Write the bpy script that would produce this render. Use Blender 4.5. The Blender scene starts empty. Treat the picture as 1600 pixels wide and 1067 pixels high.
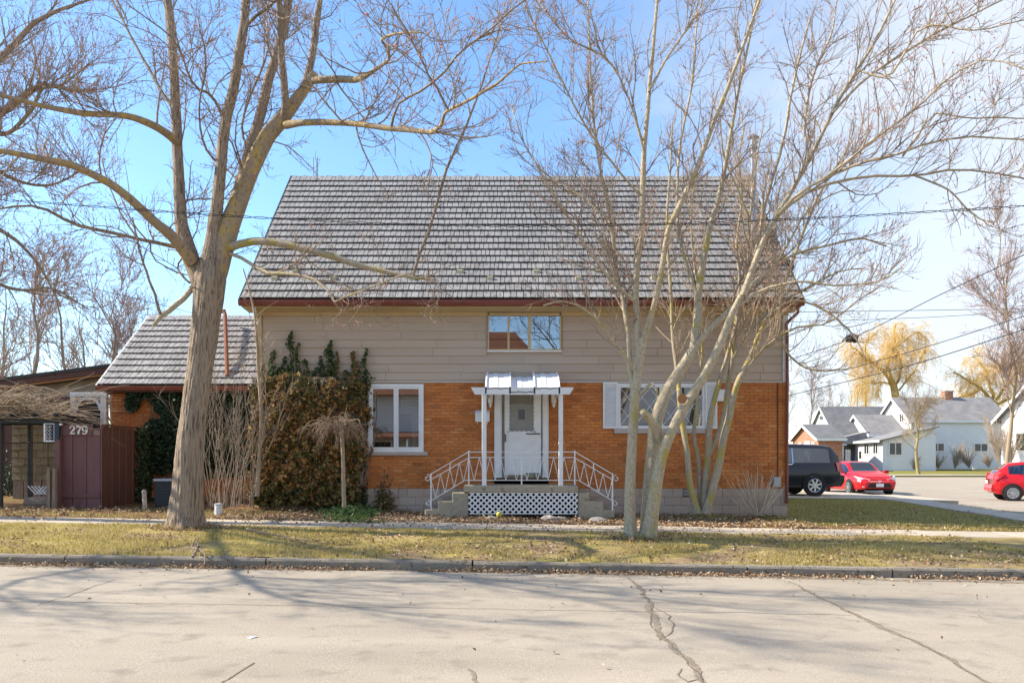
import bpy, math, random
import numpy as np
from mathutils import Vector, Matrix, noise as mnoise

R = math.radians
scene = bpy.context.scene
COL = scene.collection

# ------------------------------------------------------------------ camera
F_PX, CX, HY, CZ = 1216.0, 800.0, 722.0, 1.5      # focal length in photo pixels, principal column, horizon row, eye height
cam_d = bpy.data.cameras.new('camera')
cam = bpy.data.objects.new('camera', cam_d)
COL.objects.link(cam)
cam.location = (0, 0, CZ)
cam.rotation_euler = (R(90), 0, 0)
cam_d.sensor_width = 36
cam_d.lens = 36 * F_PX / 1600
cam_d.shift_y = (HY - 533.5) / 1600
cam_d.clip_start, cam_d.clip_end = 0.1, 3000
scene.camera = cam

# ------------------------------------------------------------------ light
SUN_EL, SUN_AZ = 37.0, 7.0          # elevation; degrees behind the facade plane, sun on the left
SKY_STRENGTH, SUN_STRENGTH, EXPOSURE = 0.15, 4.6, 1.06
sd = Vector((-math.cos(R(SUN_EL)) * math.cos(R(SUN_AZ)), math.cos(R(SUN_EL)) * math.sin(R(SUN_AZ)), math.sin(R(SUN_EL))))
sun_d = bpy.data.lights.new('sun', 'SUN')
sun_d.energy = SUN_STRENGTH
sun_d.angle = R(0.5)
sun_d.color = (1.0, 0.905, 0.76)
sun = bpy.data.objects.new('sun', sun_d)
COL.objects.link(sun)
sun.rotation_euler = sd.to_track_quat('Z', 'Y').to_euler()
sun.location = (-40, 10, 40)

world = bpy.data.worlds.new('World')
scene.world = world
world.use_nodes = True
wt = world.node_tree
wt.nodes.clear()
def wn(t, **k):
    n = wt.nodes.new(t)
    for a, b in k.items():
        setattr(n, a, b)
    return n
wl = wt.links.new
w_out = wn('ShaderNodeOutputWorld')
w_bg = wn('ShaderNodeBackground')
w_bg.inputs['Strength'].default_value = SKY_STRENGTH
sky = wn('ShaderNodeTexSky', sky_type='NISHITA')
sky.sun_disc = False
sky.sun_elevation = R(SUN_EL)
sky.sun_rotation = math.atan2(sd.x, sd.y)
sky.air_density, sky.dust_density, sky.ozone_density = 1.0, 0.15, 2.6
tc = wn('ShaderNodeTexCoord')
mp = wn('ShaderNodeMapping')
mp.inputs['Scale'].default_value = (1.0, 1.0, 2.6)
mp.inputs['Location'].default_value = (0.35, 0.1, 0.0)
n1 = wn('ShaderNodeTexNoise')
n1.inputs['Scale'].default_value = 1.7
n1.inputs['Detail'].default_value = 9
n1.inputs['Roughness'].default_value = 0.55
n1.inputs['Distortion'].default_value = 0.4
sep = wn('ShaderNodeSeparateXYZ')
bank = wn('ShaderNodeMath', operation='MULTIPLY')       # the cloud bank lies to the east (+X)
bank.inputs[1].default_value = 1.05
hz = wn('ShaderNodeMath', operation='MULTIPLY')
hz.inputs[1].default_value = -0.22
add1 = wn('ShaderNodeMath', operation='ADD')
add2 = wn('ShaderNodeMath', operation='ADD')
ramp = wn('ShaderNodeMapRange', interpolation_type='SMOOTHSTEP')
ramp.inputs['From Min'].default_value = 0.40
ramp.inputs['From Max'].default_value = 0.92
ramp.inputs['To Min'].default_value = 0.02
ramp.inputs['To Max'].default_value = 0.80
mixc = wn('ShaderNodeMixRGB')
mixc.inputs['Color2'].default_value = (3.2, 3.35, 3.6, 1)
wl(tc.outputs['Generated'], mp.inputs['Vector'])
wl(mp.outputs[0], n1.inputs['Vector'])
wl(tc.outputs['Generated'], sep.inputs[0])
wl(sep.outputs['X'], bank.inputs[0])
wl(sep.outputs['Z'], hz.inputs[0])
wl(n1.outputs['Fac'], add1.inputs[0])
wl(bank.outputs[0], add1.inputs[1])
wl(add1.outputs[0], add2.inputs[0])
wl(hz.outputs[0], add2.inputs[1])
wl(add2.outputs[0], ramp.inputs['Value'])
wl(ramp.outputs[0], mixc.inputs['Fac'])
hsv = wn('ShaderNodeHueSaturation')
hsv.inputs['Saturation'].default_value = 1.12
wl(sky.outputs[0], hsv.inputs['Color'])
wl(hsv.outputs[0], mixc.inputs['Color1'])
wl(mixc.outputs[0], w_bg.inputs['Color'])
wl(w_bg.outputs[0], w_out.inputs[0])

scene.view_settings.view_transform = 'Standard'
scene.view_settings.look = 'None'
scene.view_settings.exposure = EXPOSURE
scene.view_settings.gamma = 1
scene.view_settings.use_curve_mapping = False
scene.cycles.max_bounces = 8
scene.cycles.transparent_max_bounces = 16
scene.cycles.use_denoising = True

# ------------------------------------------------------------------ helpers: objects
ORG = {}
def P(px, py, Y):
    """the point of the place that the photo shows at (px, py), at distance Y"""
    return ((px - CX) / F_PX * Y, Y, CZ - (py - HY) / F_PX * Y)

def org(o):
    return ORG.get(o.name, (0, 0, 0)) if o else (0, 0, 0)

def props(o, label=None, cat=None, group=None, kind=None):
    if label: o['label'] = label
    if cat: o['category'] = cat
    if group: o['group'] = group
    if kind: o['kind'] = kind
    return o

def thing(name, label, cat, loc, group=None, rotz=0.0):
    o = bpy.data.objects.new(name, None)
    COL.objects.link(o)
    o.empty_display_size = 0.2
    o.location = loc
    o.rotation_euler = (0, 0, rotz)
    ORG[o.name] = tuple(loc)
    return props(o, label, cat, group)

def mesh_np(name, V, faces, mat, smooth=False):
    """faces: ndarray (m,k), or a list of such arrays, or a list of index lists"""
    me = bpy.data.meshes.new(name)
    V = np.asarray(V, dtype=np.float32)
    if isinstance(faces, np.ndarray):
        faces = [faces]
    if len(faces) and isinstance(faces[0], np.ndarray):
        loops = np.concatenate([f.ravel() for f in faces]).astype(np.int32)
        tot = np.concatenate([np.full(len(f), f.shape[1]) for f in faces]).astype(np.int32)
        start = np.concatenate([[0], np.cumsum(tot)[:-1]]).astype(np.int32)
    else:
        loops = np.array([i for f in faces for i in f], dtype=np.int32)
        tot = np.array([len(f) for f in faces], dtype=np.int32)
        start = np.concatenate([[0], np.cumsum(tot)[:-1]]).astype(np.int32)
    me.vertices.add(len(V))
    me.vertices.foreach_set('co', V.ravel())
    me.loops.add(len(loops))
    me.loops.foreach_set('vertex_index', loops)
    me.polygons.add(len(tot))
    me.polygons.foreach_set('loop_start', start)
    me.polygons.foreach_set('loop_total', tot)
    me.polygons.foreach_set('use_smooth', np.full(len(tot), bool(smooth)))
    me.update(calc_edges=True)
    if mat:
        me.materials.append(mat)
    return me

def link(name, me, parent=None, loc=None, rot=None, origin=None):
    o = bpy.data.objects.new(name, me)
    COL.objects.link(o)
    if parent:
        o.parent = parent
        ORG[o.name] = org(parent)
    if loc is not None: o.location = loc
    if rot is not None: o.rotation_euler = rot
    return o

def obj_np(name, V, faces, mat, parent=None, smooth=False, kind=None, local=False):
    V = np.asarray(V, dtype=np.float64)
    if parent is not None and not local:
        V = V - np.array(org(parent))
    o = link(name, mesh_np(name, V, faces, mat, smooth), parent)
    if kind: o['kind'] = kind
    return o

class MB:
    def __init__(s):
        s.v, s.f = [], []
    def add(s, vs, fs):
        n = len(s.v)
        s.v.extend([tuple(v) for v in vs])
        s.f.extend([tuple(i + n for i in f) for f in fs])
        return s
    def box(s, x0, x1, y0, y1, z0, z1):
        return s.add([(x0, y0, z0), (x1, y0, z0), (x1, y1, z0), (x0, y1, z0), (x0, y0, z1), (x1, y0, z1), (x1, y1, z1), (x0, y1, z1)],
                     [(0, 3, 2, 1), (4, 5, 6, 7), (0, 1, 5, 4), (1, 2, 6, 5), (2, 3, 7, 6), (3, 0, 4, 7)])
    def cham(s, x0, x1, y0, y1, z0, z1, c):
        """box whose -Y face has chamfered edges"""
        return s.add([(x0 + c, y0, z0 + c), (x1 - c, y0, z0 + c), (x1 - c, y0, z1 - c), (x0 + c, y0, z1 - c),
                      (x0, y0 + c, z0), (x1, y0 + c, z0), (x1, y0 + c, z1), (x0, y0 + c, z1),
                      (x0, y1, z0), (x1, y1, z0), (x1, y1, z1), (x0, y1, z1)],
                     [(0, 1, 2, 3), (4, 5, 1, 0), (5, 6, 2, 1), (6, 7, 3, 2), (7, 4, 0, 3),
                      (8, 9, 5, 4), (9, 10, 6, 5), (10, 11, 7, 6), (11, 8, 4, 7), (9, 8, 11, 10)])
    def prism(s, poly, axis, t0, t1):
        n = len(poly)
        def pt(a, b, t):
            return {'y': (a, t, b), 'x': (t, a, b), 'z': (a, b, t)}[axis]
        vs = [pt(a, b, t0) for a, b in poly] + [pt(a, b, t1) for a, b in poly]
        fs = [tuple(range(n)), tuple(range(2 * n - 1, n - 1, -1))]
        fs += [(i, i + n, (i + 1) % n + n, (i + 1) % n) for i in range(n)]
        return s.add(vs, fs)
    def bar(s, p0, p1, w, h=None, up=(0, 0, 1)):
        h = h or w
        a, b = Vector(p0), Vector(p1)
        d = (b - a).normalized()
        u = Vector(up)
        if abs(d.dot(u)) > 0.98: u = Vector((0, 1, 0))
        x = d.cross(u).normalized() * (w / 2)
        z = x.cross(d).normalized() * (h / 2)
        vs = [a - x - z, a + x - z, a + x + z, a - x + z, b - x - z, b + x - z, b + x + z, b - x + z]
        return s.add(vs, [(0, 1, 2, 3), (7, 6, 5, 4), (0, 4, 5, 1), (1, 5, 6, 2), (2, 6, 7, 3), (3, 7, 4, 0)])
    def tube(s, pts, r, k=8, cap=True):
        pts = np.array(pts, float)
        rr = np.full(len(pts), r) if np.isscalar(r) else np.array(r, float)
        V, Fq = tubes([(pts, rr)], k)
        fs = [tuple(f) for f in Fq[0]]
        n = len(pts)
        if cap:
            fs += [tuple(range(k - 1, -1, -1)), tuple((n - 1) * k + i for i in range(k))]
        return s.add(V, fs)
    def lathe(s, prof, c, k=16, axis='z'):
        vs, fs = [], []
        for r, t in prof:
            for i in range(k):
                a = 2 * math.pi * i / k
                u, w = r * math.cos(a), r * math.sin(a)
                vs.append({'z': (c[0] + u, c[1] + w, c[2] + t), 'y': (c[0] + u, c[1] + t, c[2] + w), 'x': (c[0] + t, c[1] + u, c[2] + w)}[axis])
        for j in range(len(prof) - 1):
            for i in range(k):
                fs.append((j * k + i, j * k + (i + 1) % k, (j + 1) * k + (i + 1) % k, (j + 1) * k + i))
        fs.append(tuple(range(k)))
        fs.append(tuple((len(prof) - 1) * k + i for i in range(k)))
        return s.add(vs, fs)
    def build(s, name, mat, parent=None, smooth=False, kind=None, local=False):
        return obj_np(name, np.array(s.v), s.f, mat, parent, smooth, kind, local)

def tubes(branches, k):
    """many tapered tubes at once -> vertices, [quads]"""
    groups = {}
    for p, r in branches:
        groups.setdefault(len(p), []).append((p, r))
    Vs, Fs, base = [], [], 0
    for n, lst in groups.items():
        v, f = tube_array(np.array([p for p, _ in lst], float), np.array([r for _, r in lst], float), k)
        Vs.append(v); Fs.append(f + base); base += len(v)
    return np.concatenate(Vs), [np.concatenate(Fs)]

def tube_array(Pn, Rn, k):
    B, N, _ = Pn.shape
    T = np.gradient(Pn, axis=1)
    T /= np.linalg.norm(T, axis=2, keepdims=True) + 1e-9
    mean = Pn[:, -1] - Pn[:, 0]
    mean /= np.linalg.norm(mean, axis=1, keepdims=True) + 1e-9
    ref = np.where(np.abs(mean[:, 2:3]) > 0.75, np.array([[0.0, 1.0, 0.0]]), np.array([[0.0, 0.0, 1.0]]))
    U = np.cross(T, ref[:, None, :])
    U /= np.linalg.norm(U, axis=2, keepdims=True) + 1e-9
    W = np.cross(T, U)
    a = 2 * np.pi * np.arange(k) / k
    V = Pn[:, :, None, :] + Rn[:, :, None, None] * (np.cos(a)[None, None, :, None] * U[:, :, None, :] + np.sin(a)[None, None, :, None] * W[:, :, None, :])
    V = V.reshape(-1, 3)
    i = np.arange(k); i2 = (i + 1) % k
    ring = np.arange(N - 1)[:, None] * k
    q = np.stack([ring + i, ring + i2, ring + k + i2, ring + k + i], axis=-1).reshape(-1, 4)
    Fq = (np.arange(B)[:, None, None] * (N * k) + q[None]).reshape(-1, 4)
    return V, Fq

def cr(pts, n):
    """Catmull-Rom resample of rows of any width to n rows, even in chord length"""
    p = np.array(pts, float)
    if len(p) == 2:
        t = np.linspace(0, 1, n)[:, None]
        return p[0] * (1 - t) + p[1] * t
    pp = np.vstack([2 * p[0] - p[1], p, 2 * p[-1] - p[-2]])
    out = []
    for i in range(1, len(pp) - 2):
        t = np.linspace(0, 1, 24, endpoint=False)[:, None]
        a, b, c, d = pp[i - 1], pp[i], pp[i + 1], pp[i + 2]
        out.append(0.5 * (2 * b + (c - a) * t + (2 * a - 5 * b + 4 * c - d) * t * t + (3 * b - a - 3 * c + d) * t ** 3))
    q = np.vstack(out + [p[-1:]])
    L = np.concatenate([[0], np.cumsum(np.linalg.norm(np.diff(q[:, :2] if q.shape[1] == 2 else q[:, :3], axis=0), axis=1))])
    s = np.linspace(0, L[-1], n)
    return np.stack([np.interp(s, L, q[:, j]) for j in range(q.shape[1])], axis=1)

# ------------------------------------------------------------------ helpers: materials
MATS = {}
def nodes_of(m):
    nt = m.node_tree
    def n(t, **k):
        x = nt.nodes.new(t)
        for a, b in k.items(): setattr(x, a, b)
        return x
    return nt, n, nt.links.new

def c4(c): return (c[0], c[1], c[2], 1)

def M(name, c1, c2=None, scale=4.0, rough=0.8, bump=0.0, bscale=30.0, stretch=(1, 1, 1), detail=5, metal=0.0, coat=0.0,
      spec=0.3, c3=None, s3=60.0, t3=0.62, island=False, obj=False, trans=0.0, contrast=(0.35, 0.68), bdist=0.02):
    m = bpy.data.materials.new(name)
    m.use_nodes = True
    nt, n, l = nodes_of(m)
    b = nt.nodes['Principled BSDF']
    b.inputs['Roughness'].default_value = rough
    b.inputs['Metallic'].default_value = metal
    b.inputs['Specular IOR Level'].default_value = spec
    b.inputs['Coat Weight'].default_value = coat
    b.inputs['Coat Roughness'].default_value = 0.05
    b.inputs['Base Color'].default_value = c4(c1)
    geo = n('ShaderNodeNewGeometry')
    pos = n('ShaderNodeMapping')
    pos.inputs['Scale'].default_value = stretch
    l(geo.outputs['Position'], pos.inputs['Vector'])
    col = None
    if c2 is not None:
        mix = n('ShaderNodeMixRGB')
        mix.inputs['Color1'].default_value = c4(c1)
        mix.inputs['Color2'].default_value = c4(c2)
        if island:
            l(geo.outputs['Random Per Island'], mix.inputs['Fac'])
        else:
            nz = n('ShaderNodeTexNoise')
            nz.inputs['Scale'].default_value = scale
            nz.inputs['Detail'].default_value = detail
            nz.inputs['Roughness'].default_value = 0.6
            l(pos.outputs[0], nz.inputs['Vector'])
            mr = n('ShaderNodeMapRange')
            mr.inputs['From Min'].default_value, mr.inputs['From Max'].default_value = contrast
            l(nz.outputs['Fac'], mr.inputs['Value'])
            if obj:
                oi = n('ShaderNodeObjectInfo')
                ad = n('ShaderNodeMath', operation='MULTIPLY_ADD')
                ad.inputs[1].default_value = 0.5
                l(oi.outputs['Random'], ad.inputs[0])
                hm = n('ShaderNodeMath', operation='MULTIPLY')
                hm.inputs[1].default_value = 0.5
                l(mr.outputs[0], hm.inputs[0])
                l(hm.outputs[0], ad.inputs[2])
                l(ad.outputs[0], mix.inputs['Fac'])
            else:
                l(mr.outputs[0], mix.inputs['Fac'])
        col = mix.outputs[0]
    if c3 is not None:
        nz3 = n('ShaderNodeTexNoise')
        nz3.inputs['Scale'].default_value = s3
        nz3.inputs['Detail'].default_value = 3
        l(pos.outputs[0], nz3.inputs['Vector'])
        mr3 = n('ShaderNodeMapRange')
        mr3.inputs['From Min'].default_value = t3 - 0.06
        mr3.inputs['From Max'].default_value = t3 + 0.06
        l(nz3.outputs['Fac'], mr3.inputs['Value'])
        mx3 = n('ShaderNodeMixRGB')
        mx3.inputs['Color1'].default_value = c4(c1)
        mx3.inputs['Color2'].default_value = c4(c3)
        if col: l(col, mx3.inputs['Color1'])
        l(mr3.outputs[0], mx3.inputs['Fac'])
        col = mx3.outputs[0]
    if col: l(col, b.inputs['Base Color'])
    if bump:
        bz = n('ShaderNodeTexNoise')
        bz.inputs['Scale'].default_value = bscale
        bz.inputs['Detail'].default_value = 6
        l(pos.outputs[0], bz.inputs['Vector'])
        bp = n('ShaderNodeBump')
        bp.inputs['Strength'].default_value = bump
        bp.inputs['Distance'].default_value = bdist
        l(bz.outputs['Fac'], bp.inputs['Height'])
        l(bp.outputs[0], b.inputs['Normal'])
    if trans:
        b.inputs['Subsurface Weight'].default_value = 0.0
        tl = n('ShaderNodeBsdfTranslucent')
        if col: l(col, tl.inputs['Color'])
        else: tl.inputs['Color'].default_value = c4(c1)
        ms = n('ShaderNodeMixShader')
        ms.inputs[0].default_value = trans
        l(b.outputs[0], ms.inputs[1]); l(tl.outputs[0], ms.inputs[2])
        l(ms.outputs[0], nt.nodes['Material Output'].inputs[0])
    MATS[name] = m
    return m

def ramp_island(name, stops, rough=0.7, trans=0.0):
    """colour picked per loose piece (leaf, blade, stone)"""
    m = bpy.data.materials.new(name); m.use_nodes = True
    nt, n, l = nodes_of(m)
    b = nt.nodes['Principled BSDF']
    b.inputs['Roughness'].default_value = rough
    b.inputs['Specular IOR Level'].default_value = 0.25
    geo = n('ShaderNodeNewGeometry')
    rp = n('ShaderNodeValToRGB')
    e = rp.color_ramp.elements
    e[0].position, e[0].color = stops[0][0], c4(stops[0][1])
    e[1].position, e[1].color = stops[-1][0], c4(stops[-1][1])
    for p, c in stops[1:-1]:
        x = e.new(p); x.color = c4(c)
    l(geo.outputs['Random Per Island'], rp.inputs[0])
    l(rp.outputs[0], b.inputs['Base Color'])
    if trans:
        tl = n('ShaderNodeBsdfTranslucent'); l(rp.outputs[0], tl.inputs['Color'])
        ms = n('ShaderNodeMixShader'); ms.inputs[0].default_value = trans
        l(b.outputs[0], ms.inputs[1]); l(tl.outputs[0], ms.inputs[2])
        l(ms.outputs[0], nt.nodes['Material Output'].inputs[0])
    MATS[name] = m
    return m

BRL, BRH = 0.2285, 0.0782      # brick module
def brick_mat(name, stops, x0, z0):
    m = bpy.data.materials.new(name); m.use_nodes = True
    nt, n, l = nodes_of(m)
    b = nt.nodes['Principled BSDF']
    b.inputs['Roughness'].default_value = 0.75
    b.inputs['Specular IOR Level'].default_value = 0.25
    geo = n('ShaderNodeNewGeometry')
    sp = n('ShaderNodeSeparateXYZ'); l(geo.outputs['Position'], sp.inputs[0])
    def mth(op, a, bb=None, c=None):
        x = n('ShaderNodeMath', operation=op)
        for i, q in enumerate((a, bb, c)):
            if q is None: continue
            if isinstance(q, (int, float)): x.inputs[i].default_value = q
            else: l(q, x.inputs[i])
        return x.outputs[0]
    row = mth('FLOOR', mth('DIVIDE', mth('SUBTRACT', sp.outputs['Z'], z0), BRH))
    odd = mth('MODULO', row, 2.0)
    u = mth('FLOOR', mth('DIVIDE', mth('SUBTRACT', mth('SUBTRACT', sp.outputs['X'], x0), mth('MULTIPLY', odd, -BRL / 2)), BRL))
    cv = n('ShaderNodeCombineXYZ'); l(u, cv.inputs[0]); l(row, cv.inputs[1])
    wnz = n('ShaderNodeTexWhiteNoise', noise_dimensions='2D'); l(cv.outputs[0], wnz.inputs['Vector'])
    rp = n('ShaderNodeValToRGB')
    e = rp.color_ramp.elements
    e[0].position, e[0].color = stops[0][0], c4(stops[0][1])
    e[1].position, e[1].color = stops[-1][0], c4(stops[-1][1])
    for p, c in stops[1:-1]:
        x = e.new(p); x.color = c4(c)
    l(wnz.outputs['Value'], rp.inputs[0])
    nz = n('ShaderNodeTexNoise'); nz.inputs['Scale'].default_value = 38; nz.inputs['Detail'].default_value = 5
    l(geo.outputs['Position'], nz.inputs['Vector'])
    mr = n('ShaderNodeMapRange'); mr.inputs['To Min'].default_value = 0.72; mr.inputs['To Max'].default_value = 1.25
    mr.inputs['From Min'].default_value = 0.3; mr.inputs['From Max'].default_value = 0.7
    l(nz.outputs['Fac'], mr.inputs['Value'])
    nl = n('ShaderNodeTexNoise'); nl.inputs['Scale'].default_value = 0.8; nl.inputs['Detail'].default_value = 3
    l(geo.outputs['Position'], nl.inputs['Vector'])
    mr2 = n('ShaderNodeMapRange'); mr2.inputs['To Min'].default_value = 0.78; mr2.inputs['To Max'].default_value = 1.18
    mr2.inputs['From Min'].default_value = 0.3; mr2.inputs['From Max'].default_value = 0.7
    l(nl.outputs['Fac'], mr2.inputs['Value'])
    v = mth('MULTIPLY', mr.outputs[0], mr2.outputs[0])
    mx = n('ShaderNodeVectorMath', operation='SCALE'); l(rp.outputs[0], mx.inputs[0]); l(v, mx.inputs['Scale'])
    l(mx.outputs[0], b.inputs['Base Color'])
    bp = n('ShaderNodeBump'); bp.inputs['Strength'].default_value = 0.35; bp.inputs['Distance'].default_value = 0.006
    l(nz.outputs['Fac'], bp.inputs['Height']); l(bp.outputs[0], b.inputs['Normal'])
    MATS[name] = m
    return m

def glass_mat(name, refl=0.3, tint=(0.75, 0.8, 0.82)):
    m = bpy.data.materials.new(name); m.use_nodes = True
    nt, n, l = nodes_of(m)
    nt.nodes.remove(nt.nodes['Principled BSDF'])
    g = n('ShaderNodeBsdfGlossy'); g.inputs['Roughness'].default_value = 0.01
    g.inputs['Color'].default_value = (0.95, 0.97, 1, 1)
    t = n('ShaderNodeBsdfTransparent'); t.inputs['Color'].default_value = c4(tint)
    lw = n('ShaderNodeFresnel'); lw.inputs['IOR'].default_value = 1.5
    ad = n('ShaderNodeMath', operation='ADD', use_clamp=True); ad.inputs[1].default_value = refl
    l(lw.outputs[0], ad.inputs[0])
    ms = n('ShaderNodeMixShader')
    l(ad.outputs[0], ms.inputs[0]); l(t.outputs[0], ms.inputs[1]); l(g.outputs[0], ms.inputs[2])
    l(ms.outputs[0], nt.nodes['Material Output'].inputs[0])
    MATS[name] = m
    return m

# the place's surfaces
X_BR, Z_BR = -6.2, 0.86
brick_m = brick_mat('orange_brick', [(0, (0.40, 0.125, 0.035)), (0.2, (0.52, 0.178, 0.05)), (0.6, (0.56, 0.20, 0.056)), (0.86, (0.48, 0.155, 0.043)), (0.95, (0.58, 0.255, 0.09)), (1, (0.34, 0.11, 0.036))], X_BR, Z_BR)
mortar_m = M('mortar', (0.42, 0.24, 0.12), (0.34, 0.17, 0.08), 6, 0.95, 0.2, 80)
siding_m = M('taupe_siding', (0.44, 0.35, 0.275), (0.50, 0.405, 0.32), 2.5, 0.65, 0.12, 90, (0.3, 1, 3), obj=True)
siding_trim_m = M('beige_trim', (0.55, 0.42, 0.24), (0.48, 0.36, 0.2), 3, 0.6)
white_m = M('white_paint', (0.80, 0.80, 0.80), (0.72, 0.72, 0.71), 5, 0.45, 0.04, 60)
white_old_m = M('weathered_white_paint', (0.76, 0.76, 0.75), (0.60, 0.59, 0.56), 7, 0.6, 0.1, 70)
white_iron_m = M('white_enamel_iron', (0.78, 0.78, 0.78), (0.66, 0.62, 0.58), 9, 0.4, c3=(0.35, 0.18, 0.09), s3=25, t3=0.72)
block_m = M('foundation_block', (0.42, 0.315, 0.245), (0.50, 0.395, 0.315), 3, 0.9, 0.3, 60, obj=True)
conc_m = M('concrete', (0.40, 0.36, 0.29), (0.52, 0.47, 0.39), 3, 0.9, 0.25, 70, c3=(0.22, 0.19, 0.14), s3=7, t3=0.66)
kerb_m = M('kerb_concrete', (0.21, 0.178, 0.135), (0.31, 0.27, 0.215), 5, 0.95, 0.6, 50, c3=(0.10, 0.082, 0.06), s3=14, t3=0.64, obj=True)
walk_m = M('sidewalk_concrete', (0.40, 0.34, 0.265), (0.50, 0.43, 0.345), 2.2, 0.95, 0.2, 90, c3=(0.36, 0.29, 0.21), s3=4, t3=0.63, obj=True)
gutter_m = M('rust_brown_gutter', (0.23, 0.055, 0.03), (0.17, 0.04, 0.022), 4, 0.45, spec=0.5)
shake_m = M('grey_metal_shake', (0.22, 0.215, 0.21), (0.37, 0.355, 0.34), 1.3, 0.66, 0.5, 70, (1, 0.35, 0.35), c3=(0.17, 0.16, 0.155), s3=14, t3=0.58, obj=True, spec=0.35)
deck_m = M('roof_underlay', (0.05, 0.047, 0.045), (0.07, 0.065, 0.06), 6, 0.9)
brown_m = M('dark_brown_board', (0.085, 0.04, 0.03), (0.12, 0.055, 0.04), 3, 0.7, 0.2, 40, (4, 4, 0.5))
plum_m = M('plum_painted_board', (0.135, 0.062, 0.06), (0.18, 0.086, 0.08), 2.5, 0.65, 0.25, 30, (6, 6, 0.7), obj=True)
oldwood_m = M('grey_old_wood', (0.20, 0.14, 0.10), (0.30, 0.23, 0.17), 8, 0.9, 0.5, 30, (4, 4, 0.5))
black_m = M('black_metal', (0.018, 0.018, 0.02), (0.03, 0.03, 0.033), 6, 0.5)
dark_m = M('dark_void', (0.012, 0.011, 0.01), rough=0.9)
cable_m = M('black_cable', (0.02, 0.02, 0.022), rough=0.6)
glass_m = glass_mat('window_glass', 0.24)
glass_up_m = glass_mat('upper_window_glass', 0.20)
cglass_m = glass_mat('car_glass', 0.10, (0.13, 0.15, 0.16))
room_m = M('room_wall', (0.16, 0.14, 0.12), rough=0.9)
curtain_m = M('sheer_curtain', (0.62, 0.62, 0.62), (0.5, 0.5, 0.52), 12, 0.9, stretch=(8, 1, 0.4))
# ------------------------------------------------------------------ ground
def tilt(x):
    return -0.015 * np.clip(x, -16, 14)
def zyard(x, y):
    """natural ground of the yards and lawns"""
    z = np.interp(y, [10.9, 15, 16.3, 19, 25, 30, 35, 70, 85, 400], [0.10, 0.19, 0.20, 0.28, 0.45, 0.47, 0.40, 0.62, 0.95, 3.0]) + tilt(x)
    return z
def zstreet(x, y):
    return np.interp(y, [10.85, 30, 35, 63, 400], [0.0, 0.22, 0.22, 0.50, 0.5]) + tilt(x)

def grid(name, xs, ys, zf, mat, parent=None, bump=0.0, bs=1.2, kind='structure', smooth=True):
    X, Y = np.meshgrid(xs, ys)
    Z = zf(X, Y) * np.ones_like(X)
    if bump:
        Z = Z + bump * np.array([mnoise.fractal(Vector((x * bs, y * bs, 3.3)), 1.0, 2.0, 3) for x, y in zip(X.ravel(), Y.ravel())]).reshape(X.shape)
    nx, ny = len(xs), len(ys)
    V = np.stack([X, Y, Z], -1).reshape(-1, 3)
    i = (np.arange(ny - 1)[:, None] * nx + np.arange(nx - 1)).ravel()
    Fq = np.stack([i, i + 1, i + nx + 1, i + nx], -1)
    o = obj_np(name, V, Fq, mat, parent, smooth)
    if kind: o['kind'] = kind
    return o

def turf_mat(name, g1, g2, d1, d2, t):
    """short turf: green and straw blades over soil, in patches"""
    m = bpy.data.materials.new(name); m.use_nodes = True
    nt, n, l = nodes_of(m)
    b = nt.nodes['Principled BSDF']
    b.inputs['Roughness'].default_value = 0.95
    b.inputs['Specular IOR Level'].default_value = 0.1
    geo = n('ShaderNodeNewGeometry')
    def nz(s, d=6):
        x = n('ShaderNodeTexNoise'); x.inputs['Scale'].default_value = s; x.inputs['Detail'].default_value = d
        x.inputs['Roughness'].default_value = 0.65
        l(geo.outputs['Position'], x.inputs['Vector']); return x
    def mix(f, a, bcol, lo, hi):
        r = n('ShaderNodeMapRange'); r.inputs['From Min'].default_value = lo; r.inputs['From Max'].default_value = hi
        l(f.outputs['Fac'], r.inputs['Value'])
        x = n('ShaderNodeMixRGB')
        for k, q in (('Color1', a), ('Color2', bcol)):
            if isinstance(q, tuple): x.inputs[k].default_value = c4(q)
            else: l(q, x.inputs[k])
        l(r.outputs[0], x.inputs['Fac']); return x.outputs[0]
    gr = mix(nz(26), g1, g2, 0.35, 0.65)
    dd = mix(nz(40), d1, d2, 0.35, 0.65)
    al = mix(nz(1.1, 9), gr, dd, t - 0.1, t + 0.1)
    l(al, b.inputs['Base Color'])
    bz = nz(55); bp = n('ShaderNodeBump'); bp.inputs['Strength'].default_value = 0.8; bp.inputs['Distance'].default_value = 0.03
    l(bz.outputs['Fac'], bp.inputs['Height']); l(bp.outputs[0], b.inputs['Normal'])
    MATS[name] = m
    return m

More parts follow.
